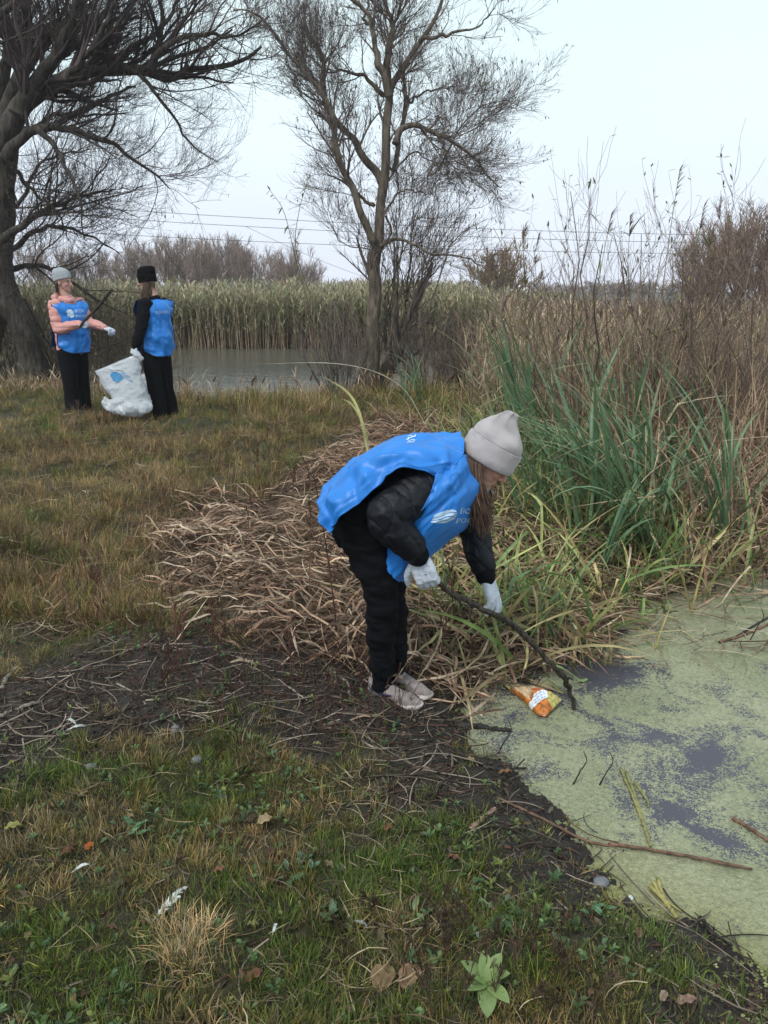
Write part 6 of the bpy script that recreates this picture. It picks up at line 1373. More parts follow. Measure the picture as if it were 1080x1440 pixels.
# snack packet floating by the stick
nt = NT('printed_film'); at = nt.n('Attribute', attribute_name='Col'); tc = nt.n('TexCoord')
nz = nt.n('TexNoise', i_Vector=(tc, 'Object'), i_Scale=55.0, i_Detail=4.0, i_Distortion=1.0); bp = nt.n('Bump', i_Height=nz, i_Strength=0.8, i_Distance=0.006)
p = nt.n('BsdfPrincipled', i_Base_Color=at, i_Roughness=0.28, i_Normal=bp); nt.link(p, nt.out.inputs[0])
root = empty('snack_packet', tuple(G(760, 985, ZW)), label='crumpled orange and cream snack packet with a white label floating in the duckweed', cat='packet')
def packet_sheet(sg):
    k, m = 64, 64; u, v = np.meshgrid(np.linspace(0, 1, k), np.linspace(0, 1, m), indexing='ij')
    a, b, c_, d_ = G(717, 968, ZW + .02), G(748, 966, ZW + .045), G(790, 984, ZW + .04), G(765, 1007, ZW + .01)
    lo = np.array([G(717, 968, ZW + .02), G(736, 985, ZW + .01), G(754, 1003, ZW + .01), G(767, 1008, ZW + .01)]); hi = np.array([G(718, 967, ZW + .02), G(745, 967, ZW + .04), G(775, 974, ZW + .045), G(790, 984, ZW + .03)])
    L_, H_ = spline(lo, k), spline(hi, k); S = L_[:, None] * (1 - v[..., None]) + H_[:, None] * v[..., None]
    bul = np.sin(v * math.pi) ** .6 * np.sin(np.clip(u, 0, 1) * math.pi) ** .5; cr = .008 * fbm(u * 5, v * 5, s=40, o=4) + .006 * (1 - np.abs(fbm(u * 4, v * 4 + 3, s=44, o=3))) ** 3
    S = S + np.array([0, -.15, 1.0]) * (sg * (.028 * bul) + cr * bul ** .3)[..., None]
    S[..., 2] = np.maximum(S[..., 2], ZW - .015)
    C = np.tile(np.array([.62, .19, .03]), (k, m, 1)); n_ = fbm(u * 6, v * 6, s=50, o=3)
    C = np.where((u < .45 + .08 * n_)[..., None] & (v > .12)[..., None], [.66, .47, .28], C); C = np.where((u > .62 + .1 * n_)[..., None] & (v > .45)[..., None], [.62, .52, .16], C)
    C = np.where(((u > .40) & (u < .58) & (v < .75) & (v > .5) & (n_ > -.1))[..., None], [.6, .16, .05], C)
    C = C * (.8 + .35 * fbm(u * 12, v * 12, s=52, o=2)[..., None]); return S, C.clip(.01, .8)
for sg, nm in ((1, 'front_film'), (-1, 'back_film')):
    S, C = packet_sheet(sg); mb = MB(); k, m, _ = S.shape; i = np.arange(k - 1)[:, None]; j = np.arange(m - 1)[None, :]
    mb.add(S.reshape(-1, 3), np.stack([i * m + j, (i + 1) * m + j, (i + 1) * m + j + 1, i * m + j + 1], -1).reshape(-1, 4), None, C.reshape(-1, 3)); o = keep(mb.build(nm, nt.m), root)
    if sg > 0:
        Nn = surf_normals(S); s2 = 1 if Nn[32, 32, 2] > 0 else -1
        P4 = lambda a, b: (np.array([[-1, -1], [1, -1], [1, 1], [-1, 1]]) * [a, b], np.array([(0, 1, 2), (0, 2, 3)]))
        c0 = inv2(S, 757, 980); 
        def mp2(v): ax = (inv2(S, 768, 975) - c0) / 11; ay = (inv2(S, 753, 973) - c0) / 8; return c0 + v[:, :1] * ax + v[:, 1:] * ay
        ragged = poly_tris([(-15, -4), (-8, -7), (0, -5), (12, -6), (13, 3), (9, 7), (-3, 6), (-9, 1), (-14, 0)])
        print_on(o, 'white_label', [ragged], S, mp2, mat_plain('label_white', (.72, .75, .8), .4, 50, .1), .0015, s2)
        mb2 = []
        for q in range(3):
            for w_ in range(4):
                x0 = -6 + w_ * 4.4; y0 = 3.2 - q * 3.4; mb2.append((np.array([[x0, y0], [x0 + 3.2, y0 + .3], [x0 + 3.0, y0 + .9], [x0 + .2, y0 + .6]]), np.array([(0, 1, 2), (0, 2, 3)])))
        print_on(o, 'blue_scribble', mb2, S, mp2, mat_plain('label_blue', (.08, .2, .5), .4), .0024, s2)

# ------------------------------------------------------------------ cattails: each plant a thing, each leaf a part
def leaf_mesh(th1, kink=None, w=0.013, brown=0.0, seed=0):
    k = 13; t = np.linspace(0, 1, k)
    P, s = arch_paths(np.zeros((1, 3)), 0.0, 1.0, 0.02, th1, k, 1.7, None if kink is None else np.array([kink]), None if kink is None else np.array([1.5]))
    wd = w * np.minimum(1, .75 + t) * (1 - .93 * sm(t, .6, 1)); tw = .5 * np.sin(t * 3 + seed)
    S = np.repeat(s[:, None, :], k, 1) + np.stack([0.4 * tw, 0 * t, 0.3 * tw], -1)[None]
    base = np.array([0.13, 0.225, 0.115]) * RNG.uniform(.8, 1.2); dry = np.array([0.30, 0.22, 0.11]); f = np.clip(sm(t, .88 - brown, 1.02 - brown * .5), 0, 1)[:, None]
    low = np.array([.20, .22, .10]); g_ = sm(t, .22, 0)[:, None]; c = (base * (1 - g_) + low * g_) * (1 - f) + dry * f
    mb = MB(); ribbons(mb, P, wd[None], S, c[None], fold=.35); return mb.mesh('cattail_leaf', M_LEAF)
LM = [leaf_mesh(U(.25, .8), w=U(.019, .028), brown=U(0, .3), seed=i) for i in range(6)] + [leaf_mesh(U(.9, 1.9), w=U(.019, .028), brown=U(0, .3), seed=i) for i in range(6)] + [leaf_mesh(U(.3, .8), kink=U(.5, .8), w=.018, brown=.3, seed=i) for i in range(3)]
def cattail(px, py, h, az, lean, n, label='green cattail plant in the thick stand beside the pond', group='green cattail plants beside the pond', spread=.35):
    b = Gp(px, py); b[2] = max(Hs(b[0], b[1]), ZW) - .02; r = empty('cattail_plant', tuple(b), label=label, cat='plant', group=group)
    for i in range(n):
        o = bpy.data.objects.new('leaf', LM[int(RNG.choice(len(LM), p=[.085] * 6 + [.065] * 6 + [.0334] * 3) if False else RNG.integers(0, len(LM)))]); COL.objects.link(o); o.parent = r
        L = h * U(.7, 1.08); a = az + RNG.normal() * .55 if U(0, 1) < .75 else U(0, 6.28)
        o.location = (U(-.025, .025), U(-.025, .025), 0); o.rotation_euler = (U(-.12, .12), lean * U(.4, 1.3) + U(-spread, spread) * .3, a); o.scale = (L, U(.8, 1.3), L)
    return r
PI = math.pi
CT = [(915, 795, 1.35, PI * .95, .45, 13), (930, 806, 1.25, PI, .55, 11), (890, 780, 1.3, PI * .9, .45, 12), (860, 765, 1.2, PI * .9, .4, 10), (820, 790, 1.0, PI * 1.1, .2, 9), (842, 800, .85, 0, .15, 8), (768, 765, .9, PI, .3, 9), (740, 745, .95, PI * .8, .3, 8),
          (790, 740, 1.2, PI, .35, 11), (835, 735, 1.3, PI, .35, 11), (875, 735, 1.4, PI, .4, 11), (915, 750, 1.4, PI, .45, 11), (1015, 795, 1.35, PI * .95, .12, 9), (1025, 805, 1.2, PI * 1.05, .3, 9), (960, 770, 1.35, PI, .5, 10),
          (770, 690, 1.35, PI, .25, 12), (745, 670, 1.5, PI * .95, .22, 12), (730, 655, 1.55, PI, .15, 12), (760, 640, 1.4, PI * 1.05, .15, 11), (800, 690, 1.4, PI, .25, 11), (845, 680, 1.45, PI, .1, 10), (870, 675, 1.5, PI * .8, .08, 10), (900, 690, 1.45, PI, .2, 10),
          (950, 700, 1.4, PI, .15, 9), (990, 690, 1.45, PI * .9, .1, 8), (810, 640, 1.4, PI, .1, 9), (850, 640, 1.5, PI, .1, 10), (1045, 740, 1.4, PI, .3, 7), (710, 700, 1.0, PI, .3, 9), (685, 720, .75, PI, .3, 7), (1000, 740, 1.35, PI, .5, 9), (935, 730, 1.4, PI * 1.05, .6, 10)]
for nm_, lo_, hi_ in (('front row by the duckweed', 760, 2000), ('middle row of the stand', 700, 760), ('back row of the stand', 0, 700)):
    for i, a in enumerate(sorted([q for q in CT if lo_ <= q[1] < hi_])): cattail(*a, label='%s green cattail from the left, in the %s' % (ORD[i], nm_))
cattail(590, 585, 1.05, PI * .9, .03, 9, 'upright green cattail plant standing at the foot of the middle willow', None); cattail(572, 582, .85, 0, .05, 6, 'shorter green cattail plant left of the upright one by the middle willow', None)
cattail(700, 600, 1.1, PI, .45, 6, 'green cattail plant arching to the left above the grey beanie', None)

# tall single reeds against the sky
M_REED = M_DRY
def tall_reed(px, ptop, Y, label, nl=7, lean=0.03, plume=True):
    x = W(px, 500, Y)[0]; b = np.array([x, Y, Hs(x, Y)]); h = W(px, ptop, Y)[2] - b[2]; r = empty('tall_reed', tuple(b), label=label, cat='reed')
    P, s = arch_paths(b[None], U(0, 6.28, 1), h, 0.02, 0.12, 14, 2.0); P[0, :, 0] += lean * np.linspace(0, 1, 14) ** 2 * h
    mb = MB(); tubes(mb, P, np.linspace(.005, .002, 14)[None], (.20, .17, .10), 5); keep(mb.build('stem', M_REED), r)
    for i in range(nl):
        f = int(U(6, 13)); mb = MB(); th = U(.4, 1.2); LP, ls = arch_paths(P[:, f], U(0, 6.28, 1), U(.12, .28), th, th + U(.2, 1.2), 6, 1.0); ribbons(mb, LP, .016 * np.array([[.5, .9, 1, .8, .5, .05]]), ls, mixcol(1, [(.20, .20, .09), (.25, .2, .11)]), fold=.3); keep(mb.build('leaf', M_REED), r)
    if plume:
        mb = MB(); n = 26; q = P[0, -1] - (P[0, -1] - P[0, -2]) * U(0, 1.1, (n, 1)); th = U(.2, .9, n); PP, ps = arch_paths(q, U(-.6, .9, n), U(.05, .11, n), th, th + .7, 5, 1.0); ribbons(mb, PP, .010 * np.array([[.3, 1, .9, .6, .1]]) * np.ones((n, 1)), ps, mixcol(n, [(.20, .15, .12)])); keep(mb.build('plume', M_REED), r)['kind'] = 'stuff'
tall_reed(918, 238, 6.4, 'tallest reed with leafy top standing alone against the sky right of centre', 9, -.02)
tall_reed(822, 300, 6.6, 'tall leafy reed rising left of the tallest reed'); tall_reed(876, 300, 6.2, 'leafy reed just left of the tallest reed', 9, .02); tall_reed(950, 292, 6.8, 'thin bent-topped reed right of the tallest reed', 4); tall_reed(968, 318, 6.6, 'short leafy reed top right of the thin bent one', 5)
tall_reed(718, 318, 8.5, 'thin reed rising beside the round ochre tree', 3); tall_reed(728, 330, 8.7, 'second thin reed beside the round ochre tree', 3); tall_reed(745, 325, 7.0, 'leafy reed top left of the willow shrub', 8, -.02); tall_reed(765, 345, 7.2, 'low leafy reed top between two taller reeds at centre right', 7, -.04)
for pts, lb in (([(470, 575), (455, 470), (418, 360), (420, 300), (438, 238)], 'thin leafy willow shoot curving up to the right, left of the middle willow'), ([(480, 575), (450, 480), (420, 380), (400, 300), (380, 268)], 'thin leafy willow shoot leaning left, left of the middle willow')):
    P = spline(np.array([W(a, b, 8.6) for a, b in pts]), 20); r = empty('willow_shoot', tuple(P[0]), label=lb, cat='plant'); mb = MB(); tubes(mb, P[None], np.linspace(.007, .002, 20)[None], (.14, .13, .09), 5); keep(mb.build('stem', M_TWIG), r)
    mb = MB(); i = RNG.integers(9, 20, 20); th = U(.9, 2.6, 20); LP, ls = arch_paths(P[i], U(0, 6.28, 20), U(.06, .12, 20), th, th + .4, 5, 1.0); ribbons(mb, LP, .018 * np.array([[.2, .9, 1, .6, .05]]) * np.ones((20, 1)), ls, mixcol(20, [(.13, .14, .06)]), fold=.3); keep(mb.build('leaves', M_DRY), r)['kind'] = 'stuff'

# dead weed stalks with side twigs and seed heads --------------------------------
def weed_stalk(px, py, h, label=None, group='dead brown weed stalks', col=(.13, .06, .045), lean=.1, n=7):
    b = Gp(px, py); r = empty('weed_stalk', tuple(b), label=label or 'thin reddish-brown dead weed stalk standing in the grass', cat='plant', group=group)
    az = U(0, 6.28, 1); P, s = arch_paths(b[None] - [0, 0, .01], az, h, lean * .6, lean * 1.5, 10, 1.0); R = .0042 * np.linspace(1, .4, 10)[None] * (h / .6) ** .5
    mb = MB(); tubes(mb, P, R, col, 5); c1 = children(P, R, n, (.2 * h, .4 * h), (.4, .8), .5, 5, .6, .35, .1, .0014); tubes(mb, *c1, mixcol(n, [col]), 4); keep(mb.build('stem', M_TWIG), r)
    q_ = .002 if h > .2 else .001; c2 = children(*c1, n * 6, (.012, .045), (.3, 1.1), .4, 3, .7, .3, .1, q_); mb = MB(); tubes(mb, c2[0], c2[1] * 1.2, mixcol(n * 6, [col, tuple(np.array(col) * .6)]), 4); keep(mb.build('seed_heads', M_TWIG), r)['kind'] = 'stuff'; return r
weed_stalk(393, 700, .62, 'dead brown weed stalk standing upright left of the bending person', None); weed_stalk(480, 660, .42, 'dark bent stalk crossing above the straw left of the vest', None, (.07, .035, .03), .9, 2)
weed_stalk(475, 905, .85, 'tall thin dead stalk in the straw left of the black trousers', None, (.11, .06, .045), .15, 6); weed_stalk(435, 850, .5, 'dead stalk leaning in the middle of the straw', None, (.13, .07, .05), .3)
for q in [(365, 690, .4), (410, 720, .35), (425, 640, .45), (375, 640, .35), (150, 900, .3), (250, 930, .3), (265, 960, .28), (300, 930, .26), (235, 985, .22), (410, 960, .3), (660, 960, .3), (640, 900, .4), (620, 940, .3), (350, 770, .3), (60, 640, .3), (330, 600, .35), (500, 600, .4), (120, 820, .25)]: weed_stalk(*q)
for i in range(34):
    a, b = ((U(232, 300), U(566, 590)), (U(150, 235), U(572, 592)), (U(75, 130), U(575, 592)))[i % 3]; weed_stalk(a, b, U(.14, .30), 'small dark seed-headed weed on the bank at the feet of the standing people', 'small dark weeds on the bank', (.10, .055, .05), .15, 6)
for i in range(36):
    a, b = ((U(660, 840), U(1320, 1440)), (U(560, 700), U(1330, 1440)), (U(480, 700), U(1260, 1340)))[int(U(0, 1) ** 1.6 * 3)]; weed_stalk(a, b, U(.07, .16), 'low dark dead weed among the foreground grass', 'low dark weeds in the foreground', (.085, .058, .04), .3, 5)
x, y = px_pts(260, [(180, 900), (330, 895), (520, 900), (620, 960), (560, 1060), (420, 1040), (250, 1040), (180, 1000)]); mbw = MB()
P, s = arch_paths(np.stack([x, y, H(x, y)], -1), U(0, 6.28, 260), U(.06, .2, 260), U(0, .6, 260), U(.2, 1.2, 260), 6); tubes(mbw, P, np.full((260, 6), .0013), mixcol(260, [(.11, .045, .04), (.08, .05, .035)]), 3)
c = children(P, np.full((260, 6), .0013), 1300, (.02, .06), (.3, .9), .3, 3, .8, .2, .1, .001); tubes(mbw, *c, mixcol(1300, [(.11, .05, .04), (.07, .045, .035)]), 3); tag(mbw.build('fine_dead_weeds', M_TWIG), kind='stuff')

# arching single leaves ------------------------------------------------------------
def blade(pts, w, col, label, name='reed_leaf', mat=None, lift=0.0):
    P = spline(np.array([np.array(W(*q)) if len(q) == 3 else Gp(q[0], q[1], .012 + lift) for q in pts]), 20); t = np.linspace(0, 1, 20); s = np.cross(np.gradient(P, axis=0), [0.1, -.5, .9])
    mb = MB(); ribbons(mb, P[None], (w * np.minimum(1, .5 + t * 3) * (1 - .85 * sm(t, .7, 1)))[None], norm(s)[None], np.array([col]), fold=.35); return tag(mb.build(name, mat or M_LEAF), label, 'leaf')
YGc, GRc, TAN = (.36, .33, .13), (.20, .30, .09), (.42, .30, .18)
blade([(518, 640, 4.6), (505, 580, 4.7), (487, 550, 4.8), (455, 530, 4.9)], .018, YGc, 'pale yellow blade arching up to the left beyond the blue vest')
blade([(520, 645, 4.6), (512, 600, 4.7), (496, 570, 4.8), (480, 560, 4.9)], .016, (.30, .28, .12), 'shorter yellow blade beside the arching one beyond the vest')
blade([(600, 600, 6.5), (560, 540, 6.6), (480, 512, 6.7), (345, 512, 6.8)], .008, (.42, .38, .30), 'long pale dry blade bowed over the lake shore')
blade([(780, 918), (840, 890), (890, 868), (935, 852)], .026, GRc, 'thick bright green leaf lying over the straw edge onto the duckweed')
blade([(680, 880), (740, 888), (790, 896), (830, 905)], .018, (.24, .33, .12), 'long green leaf lying flat under the stick'); blade([(690, 925), (700, 945), (712, 962), (722, 975)], .018, YGc, 'yellow-green leaf pointing down at the snack packet')
blade([(702, 940), (730, 952), (760, 962), (792, 975)], .020, TAN, 'tan dead leaf lying behind the snack packet'); blade([(850, 921), (870, 923), (890, 924), (912, 922)], .014, TAN, 'short straw-coloured piece lying on the duckweed near the cut stems')
blade([(870, 868), (900, 850), (920, 830), (960, 812)], .016, TAN, 'tan leaf lying across the far edge of the duckweed'); blade([(905, 835), (975, 812), (1040, 806), (1075, 812)], .02, (.2, .3, .12), 'green leaf trailing onto the duckweed at upper right'); blade([(1000, 812), (1030, 830), (1040, 845), (1050, 862)], .014, (.26, .34, .16), 'pale green leaf drooping into the duckweed at upper right')
blade([(880, 800), (940, 790), (1010, 770), (1080, 765)], .018, YGc, 'yellow-green leaf lying along the base of the reeds at right')
for px, py, hh, lb in ((806, 935, .14, 'broken cattail stem standing in the water left of the cut pair'), (850, 935, .06, 'cut cattail stub in the water'), (858, 932, .09, 'taller cut cattail stub beside the shorter one'), (768, 905, .22, 'yellowed upright cattail stump at the straw edge'), (840, 925, .07, 'thin dark cut stem in open water')):
    b = Gp(px, py); P, s = arch_paths(b[None] - [0, 0, .06], U(0, 6, 1), hh + .06, .03, .12, 6); mb = MB(); tubes(mb, P, np.full((1, 6), .009), (.30, .24, .12), 8, True); tag(mb.build('cut_stem', M_DRY), lb, 'plant stem')

# sticks, branches and driftwood ------------------------------------------------------
def stick(pts, r0, r1, label, mat=None, name='fallen_stick', lift=.006, forks=(), cat='stick', n=26):
    P = spline(np.array([Gp(*q, off=lift) if len(q) == 2 else W(*q) for q in pts]), n); R = np.linspace(r0, r1, n) * (1 + .14 * fbm(np.arange(n) * .6 + U(0, 50), 0 * np.arange(n), s=5, o=3))
    P[1:-1] += .15 * r0 * RNG.normal(size=(n - 2, 3)); root = empty(name, tuple(P[0]), label=label, cat=cat); mb = MB(); tubes(mb, P[None], R[None], (1, 1, 1), 9, True); keep(mb.build('shaft', mat or M_PALE_STICK), root)
    for f in forks: Q = spline(np.array([Gp(*q, off=lift) if len(q) == 2 else W(*q) for q in f]), 12); mb = MB(); tubes(mb, Q[None], np.linspace(r1 * 1.1, r1 * .5, 12)[None], (1, 1, 1), 7, True); keep(mb.build('side_twig', mat or M_PALE_STICK), root)
    return root
M_RED = mat_bark('reddish_wet_branch', (.06, .032, .024), (.22, .125, .085), 18, .5, .5); M_WETD = mat_bark('black_wet_wood', (.012, .010, .010), (.05, .042, .038), 30, .6, .35)
stick([(700, 1122), (760, 1150), (830, 1184), (900, 1192), (980, 1206), (1058, 1222)], .0045, .004, 'long thin branch from the mud out across the duckweed, reddish at its far half', M_RED, lift=.008, n=50)
stick([(855, 1186), (910, 1194), (975, 1205), (1040, 1219)], .0055, .004, 'thicker red-brown stem lying along the long branch in the duckweed', M_RED, lift=.012)
stick([(872, 1080), (890, 1120), (905, 1160), (915, 1190)], .004, .0055, 'bundle of greenish dead stalks floating on the duckweed', mat_bark('dead_stalk', (.13, .13, .05), (.28, .26, .11), 30, .3), 'floating_stalk', .006, [[(880, 1085), (897, 1130), (910, 1170)], [(893, 1100), (910, 1125), (912, 1135)]], 'stalk')
stick([(918, 1238), (928, 1258), (940, 1275), (952, 1290)], .005, .006, 'bundle of yellow stalks at the muddy corner of the pond', mat_bark('yellow_stalk', (.22, .19, .06), (.38, .33, .13), 30, .3), 'stalk_bundle', .012, [[(925, 1236), (932, 1258), (946, 1285)], [(914, 1246), (930, 1262), (958, 1282)]], 'stalk')
stick([(640, 1018), (668, 1022), (695, 1025), (718, 1027)], .016, .007, 'black waterlogged branch piece lying at the shore below the packet', M_WETD)
stick([(662, 1166), (672, 1157), (684, 1146), (697, 1137)], .008, .007, 'short pinkish-brown stick lying on the mud near the grass', mat_bark('pink_stick', (.20, .12, .09), (.36, .25, .19), 40, .4))
stick([(0, 1008), (18, 1000), (38, 992), (62, 985)], .010, .006, 'pale grey stick at the left edge lying on the mud'); stick([(2, 968), (8, 955), (16, 947), (22, 940)], .009, .008, 'short bleached stick at the left edge above the longer one')
stick([(452, 925), (468, 945), (488, 960), (492, 978)], .007, .005, 'forked bleached stick on the mud left of the shoes', forks=[[(468, 945), (485, 935), (492, 932)], [(484, 958), (480, 975), (478, 990)]])
stick([(205, 985), (250, 982), (300, 988), (345, 965)], .0045, .003, 'long thin pale twig lying across the mud at left', forks=[[(290, 986), (312, 975), (330, 968)]]); stick([(165, 962), (190, 975), (205, 990)], .0045, .003, 'short pale twig among brown leaves at left')
stick([(32, 1038), (36, 1060), (52, 1075)], .004, .003, 'small curled pale twig on the mud at the left edge'); stick([(505, 1040), (530, 1052), (575, 1052)], .005, .003, 'pale twig on the mud below the shoes'); stick([(600, 1060), (640, 1070), (665, 1082)], .004, .003, 'dark thin twig on the mud near the shore', M_WETD)
stick([(640, 1055), (690, 1080), (740, 1080)], .006, .004, 'dark bent root lying along the shore', M_WETD); stick([(880, 1262), (905, 1290), (925, 1300)], .007, .005, 'dark stick in the mud near the bottom right', M_WETD); stick([(985, 1290), (1000, 1310), (1030, 1330)], .007, .004, 'dark half-buried stick at the lower right shore', M_WETD)
stick([(1012, 903), (1045, 893), (1080, 878)], .008, .007, 'brown twig lying on the duckweed at the right edge', M_RED); stick([(1036, 895), (1060, 880), (1090, 862)], .006, .005, 'thin olive twig above the brown one at the right edge', M_WETD)
for a, lb in (((806, 1103), 'small black twig sticking out of the duckweed, the left of two'), ((843, 1104), 'small black twig sticking out of the duckweed, the right of two'), ((700, 1060), 'thin black twig standing at the shore'), ((1055, 900), 'tiny dark twig upright in the duckweed at right')):
    b = Gp(*a); stick([tuple(a), (a[0] + 10, a[1] - 18, b[1] + .01), (a[0] + 19, a[1] - 33, b[1] + .02), (a[0] + 15, a[1] - 46, b[1] + .02)], .003, .0015, lb, M_WETD, 'twig', 0.0, n=12)
stick([(1030, 1150), (1055, 1165), (1085, 1185)], .007, .006, 'tan stick with dark weed at the right edge of the pond', M_RED)

# stones, feathers, single leaves ---------------------------------------------------
M_STONE = mat_plain('grey_stone', (.16, .165, .175), .7, 25, .35, .5, 60, .4, bdist=.004)
def stone(px, py, r, label, mat=None, flat=.55):
    b = Gp(px, py); mb = MB(); ellipsoid(mb, (0, 0, 0), (r, r * U(.7, .95), r * flat), m=18, n=12); v = mb.v[0]; v *= 1 + .16 * fbm(v[:, 0] / r * 1.3 + px, v[:, 1] / r * 1.3, v[:, 2] / r * 1.3, s=3, o=3)[:, None]; o = mb.build('stone', mat or M_STONE); o.location = b + [0, 0, r * .2]; o.rotation_euler = (0, 0, U(0, 6)); return tag(o, label, 'stone')
stone(246, 1026, .020, 'pale grey pebble on the mud at left, the left of a pair'); stone(258, 1028, .015, 'smaller pale pebble beside the larger one at left'); stone(277, 1070, .022, 'grey flat stone in the grass below the pebble pair'); stone(845, 1243, .024, 'grey stone half sunk in mud at the corner of the pond')
stone(882, 1272, .016, 'dark grey stone right of the sunken one', M_WETD); stone(887, 1263, .010, 'small white pebble at the muddy corner', mat_plain('white_pebble', (.6, .62, .62), .5)); stone(128, 1080, .022, 'grey stone among weeds at left'); stone(315, 1122, .014, 'small grey pebble in the foreground grass'); stone(675, 1315, .012, 'whitish lump in the foreground grass', mat_plain('white_lump', (.55, .57, .55), .6)); stone(548, 1020, .012, 'small dark pebble on the mud below the shoes', M_WETD)
M_FEATHER = mat_leafy('feather', .7, .3, 80, spec=.2)
def feather(px, py, L, az, label, col=(.62, .64, .62)):
    b = Gp(px, py, .018); r = empty('feather', tuple(b), label=label, cat='feather'); k = 12; t = np.linspace(0, 1, k); d = np.array([math.cos(az), math.sin(az), .12]); sd = np.array([-math.sin(az), math.cos(az), 0])
    P = b + d * (t * L)[:, None] + sd * (.12 * L * (t ** 2))[:, None] + [0, 0, 1] * (.012 * np.sin(t * 3))[:, None]; mb = MB(); tubes(mb, P[None], np.linspace(.0012, .0004, k)[None], (.6, .6, .55), 5); keep(mb.build('quill', M_FEATHER), r)
    mb = MB(); n = 70; f = U(.12, 1, n); q = np.stack([np.interp(f, t, P[:, j]) for j in range(3)], -1); sgn_ = np.sign(RNG.normal(size=n)); a_ = np.where(sgn_ > 0, az + .8, az - .8); LP, ls = arch_paths(q, a_, L * .17 * U(.7, 1.1, n) * np.sin(f * 2.6 + .4), 1.35, 1.6, 4, 1.0); ribbons(mb, LP, np.full((n, 4), .003), np.tile(d, (n, 1)), mixcol(n, [col], .08)); keep(mb.build('vane', M_FEATHER), r)
feather(214, 1296, .12, .9, 'white curved feather lying in the foreground grass'); feather(92, 1028, .07, .1, 'small white feather on the mud at left'); feather(108, 1020, .05, 2.6, 'white down feather right above the other one at left'); feather(100, 1228, .05, .4, 'small white feather fleck in the grass at lower left'); feather(498, 1295, .045, -.8, 'grey-white feather in the foreground right of centre', (.4, .42, .45)); feather(383, 1315, .03, 1.2, 'tiny pale feather standing in the foreground grass')
def dead_leaf(px, py, L, col, label, az=None, w=.5, name='fallen_leaf', cup=.5):
    b = Gp(px, py, .012); az = U(0, 6.28) if az is None else az; mb = MB(); k = 10; t = np.linspace(0, 1, k); P, s = arch_paths(b[None], az, L, 1.25, 1.25 + cup, k, 1.0); wd = L * w * np.sin(np.clip(t * .96 + .04, 0, 1) * PI) ** .8
    S5 = np.stack([P[0] + s[0] * (wd * f / 2)[:, None] + np.array([0, 0, 1]) * (abs(f) ** 1.5 * .18 * wd * (1 if cup > 0 else -1) + .004 * np.sin(t * 14 + f * 4))[:, None] for f in (-1, -.5, 0, .5, 1)], 1)
    i = np.arange(k - 1)[:, None]; j = np.arange(4)[None]; q = np.stack([i * 5 + j, i * 5 + j + 1, (i + 1) * 5 + j + 1, (i + 1) * 5 + j], -1).reshape(-1, 4); C = np.tile(np.array(col), (k, 5, 1)) * U(.8, 1.15, (k, 5, 1)); C[:, 2] *= .75
    mb.add(S5.reshape(-1, 3), q, None, C.reshape(-1, 3)); return tag(mb.build(name, M_DRY), label, 'leaf')
dead_leaf(531, 1395, .075, (.23, .15, .085), 'large tan fallen leaf at the bottom of the picture, left of a pair', 1.2, .8); dead_leaf(566, 1390, .070, (.26, .15, .09), 'large tan fallen leaf at the bottom, right of a pair', 1.0, .75); dead_leaf(362, 1158, .05, (.42, .31, .18), 'cream-brown fallen leaf on bare mud near the centre', .5, .8)
dead_leaf(6, 1165, .05, (.40, .38, .12), 'yellow-green fallen leaf at the left edge', 0.2, .6); dead_leaf(120, 1195, .03, (.50, .12, .03), 'bright orange-red scrap of leaf at lower left', 1.0, .8); dead_leaf(85, 1200, .04, (.14, .06, .04), 'dark red-brown leaf left of the orange one', .3, .7); dead_leaf(540, 1168, .035, (.30, .11, .09), 'reddish fallen leaf at the grass edge near centre', .7, .6)
dead_leaf(372, 1205, .04, (.09, .05, .035), 'dark curled leaf in the centre foreground grass', .7, .7); dead_leaf(950, 1410, .05, (.24, .15, .12), 'pinkish-brown leaf on the mud at the bottom right', .1, .45); dead_leaf(930, 1408, .03, (.3, .22, .16), 'small tan leaf beside the pinkish one at bottom right', .9, .6); dead_leaf(650, 1210, .045, (.20, .09, .06), 'rust-brown leaf on mud beside the grass', 2.8, .4)
dead_leaf(700, 1087, .05, (.28, .15, .08), 'orange-brown dead leaf at the shoreline', .1, .3); dead_leaf(300, 1225, .035, (.22, .10, .07), 'small rust leaf in the lower-left grass', .2, .6); dead_leaf(160, 1250, .04, (.10, .09, .05), 'dull olive dead leaf in the lower-left grass', .9, .6); dead_leaf(345, 1380, .045, (.18, .08, .05), 'brown leaf at the bottom beside the pale dry tuft', .6, .6)
for i in range(60):
    a, b = U(0, 900), U(960, 1430)
    q = Gp(a, b)
    if float(pool_d(np.array([q[0]]), np.array([q[1]]))[0]) < .05: continue
    dead_leaf(a, b, U(.02, .04), mixcol(1, [(.16, .10, .065), (.10, .065, .045), (.24, .17, .10), (.20, .19, .08)])[0], 'small dull brown fallen leaf on the foreground ground').__setitem__('group', 'small brown fallen leaves')
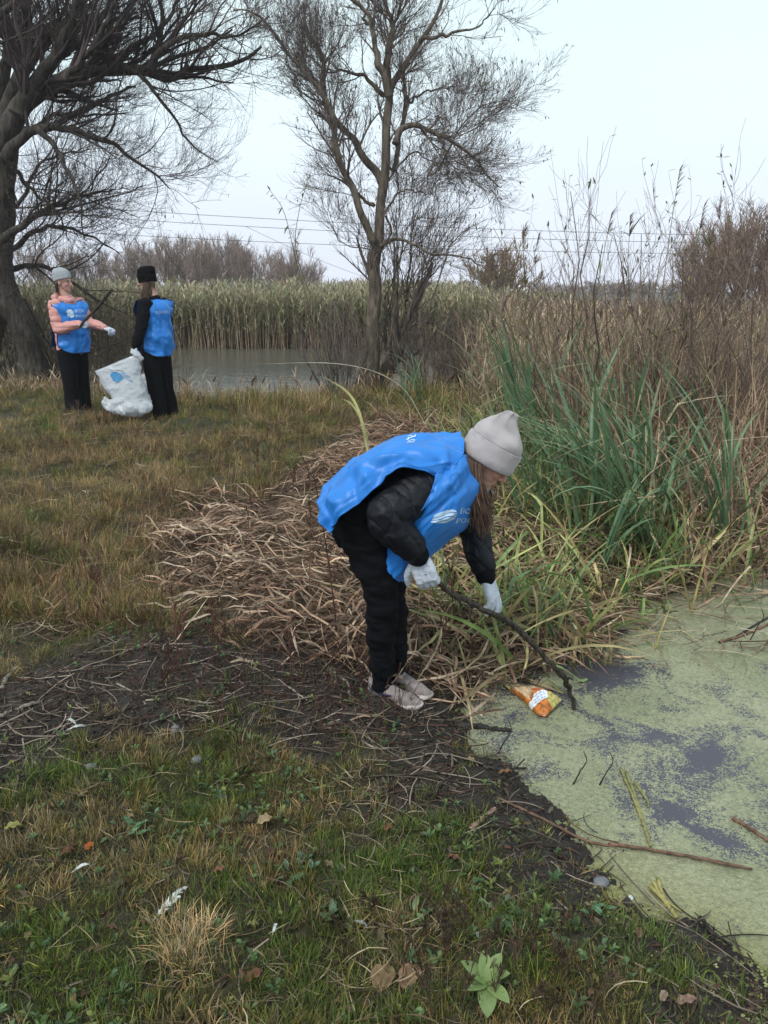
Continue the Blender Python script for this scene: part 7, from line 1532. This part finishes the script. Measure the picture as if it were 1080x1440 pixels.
# big-leaved seedling in front
b = Gp(684, 1400); r = empty('mullein_seedling', tuple(b), label='young plant with broad pale green leaves at the bottom of the picture', cat='plant')
for az, L, th in ((-.3, .07, .5), (.7, .075, .35), (1.7, .07, .3), (2.7, .075, .7), (3.7, .06, 1.0), (4.6, .085, 1.3), (5.4, .07, 1.2), (1.2, .05, .1)):
    k = 10; t = np.linspace(0, 1, k); P, s = arch_paths(b[None] + [[0, 0, .035]], az, L, th, th + .8, k, 1.0); mb = MB(); wd = L * .5 * np.sin(np.clip(t * .93 + .07, 0, 1) * PI) ** .75; ribbons(mb, P, wd[None], s, np.array([(.20, .27, .10)]) * U(.75, 1.1), fold=-.25); keep(mb.build('leaf', M_LEAF), r)
mb = MB(); tubes(mb, np.array([[b, b + [0, 0, .04]]]), np.array([[.004, .003]]), (.14, .2, .08), 6); keep(mb.build('stem', M_LEAF), r)
for (px, py, nl, L, cl, lb) in ((195, 1170, 9, .045, (.10, .20, .10), 'low weed with rows of rounded green leaves left of centre'), (430, 1222, 8, .04, (.14, .24, .16), 'pale bluish-green leafy weed near a dark hollow in the grass'), (400, 1235, 6, .035, (.11, .21, .12), 'small leafy weed left of the pale bluish one'), (470, 1290, 6, .05, (.10, .17, .08), 'broad-leaved weed in the lower middle of the grass'), (590, 1290, 7, .04, (.12, .2, .08), 'leafy stem among dark weeds right of centre'), (840, 1290, 9, .03, (.12, .24, .14), 'tiny bright leafy weed at the muddy corner')):
    b = Gp(px, py); r = empty('leafy_weed', tuple(b), label=lb, cat='plant')
    for i in range(nl):
        P, s = arch_paths(b[None] + np.array([[U(-.03, .03), U(-.03, .03), .01]]), U(0, 6.28), L * U(.7, 1.1), U(.4, 1.1), U(1.3, 1.8), 8, 1.0); mb = MB(); t = np.linspace(0, 1, 8); ribbons(mb, P, (L * .42 * np.sin(np.clip(t * .93 + .07, 0, 1) * PI))[None], s, np.array([cl]) * U(.8, 1.2), fold=-.3); keep(mb.build('leaf', M_LEAF), r)

# ------------------------------------------------------------------ damp autumn air
mb = MB(); X0, X1, Y0, Y1, Z0, Z1 = -170, 170, -12, 190, -2.2, 9.5
v = [(x, y, z) for x in (X0, X1) for y in (Y0, Y1) for z in (Z0, Z1)]
mb.add(v, [(0, 1, 3, 2), (4, 6, 7, 5), (0, 4, 5, 1), (2, 3, 7, 6), (0, 2, 6, 4), (1, 5, 7, 3)])
hm = bpy.data.materials.new('damp_air'); hm.use_nodes = True; ht = hm.node_tree; ht.nodes.clear(); ho = ht.nodes.new('ShaderNodeOutputMaterial'); hv = ht.nodes.new('ShaderNodeVolumePrincipled')
hv.inputs['Color'].default_value = (0.93, 0.95, 1.0, 1); hv.inputs['Density'].default_value = 0.0010; ht.links.new(hv.outputs[0], ho.inputs['Volume'])
tag(mb.build('haze', hm, smooth=False), kind='stuff')
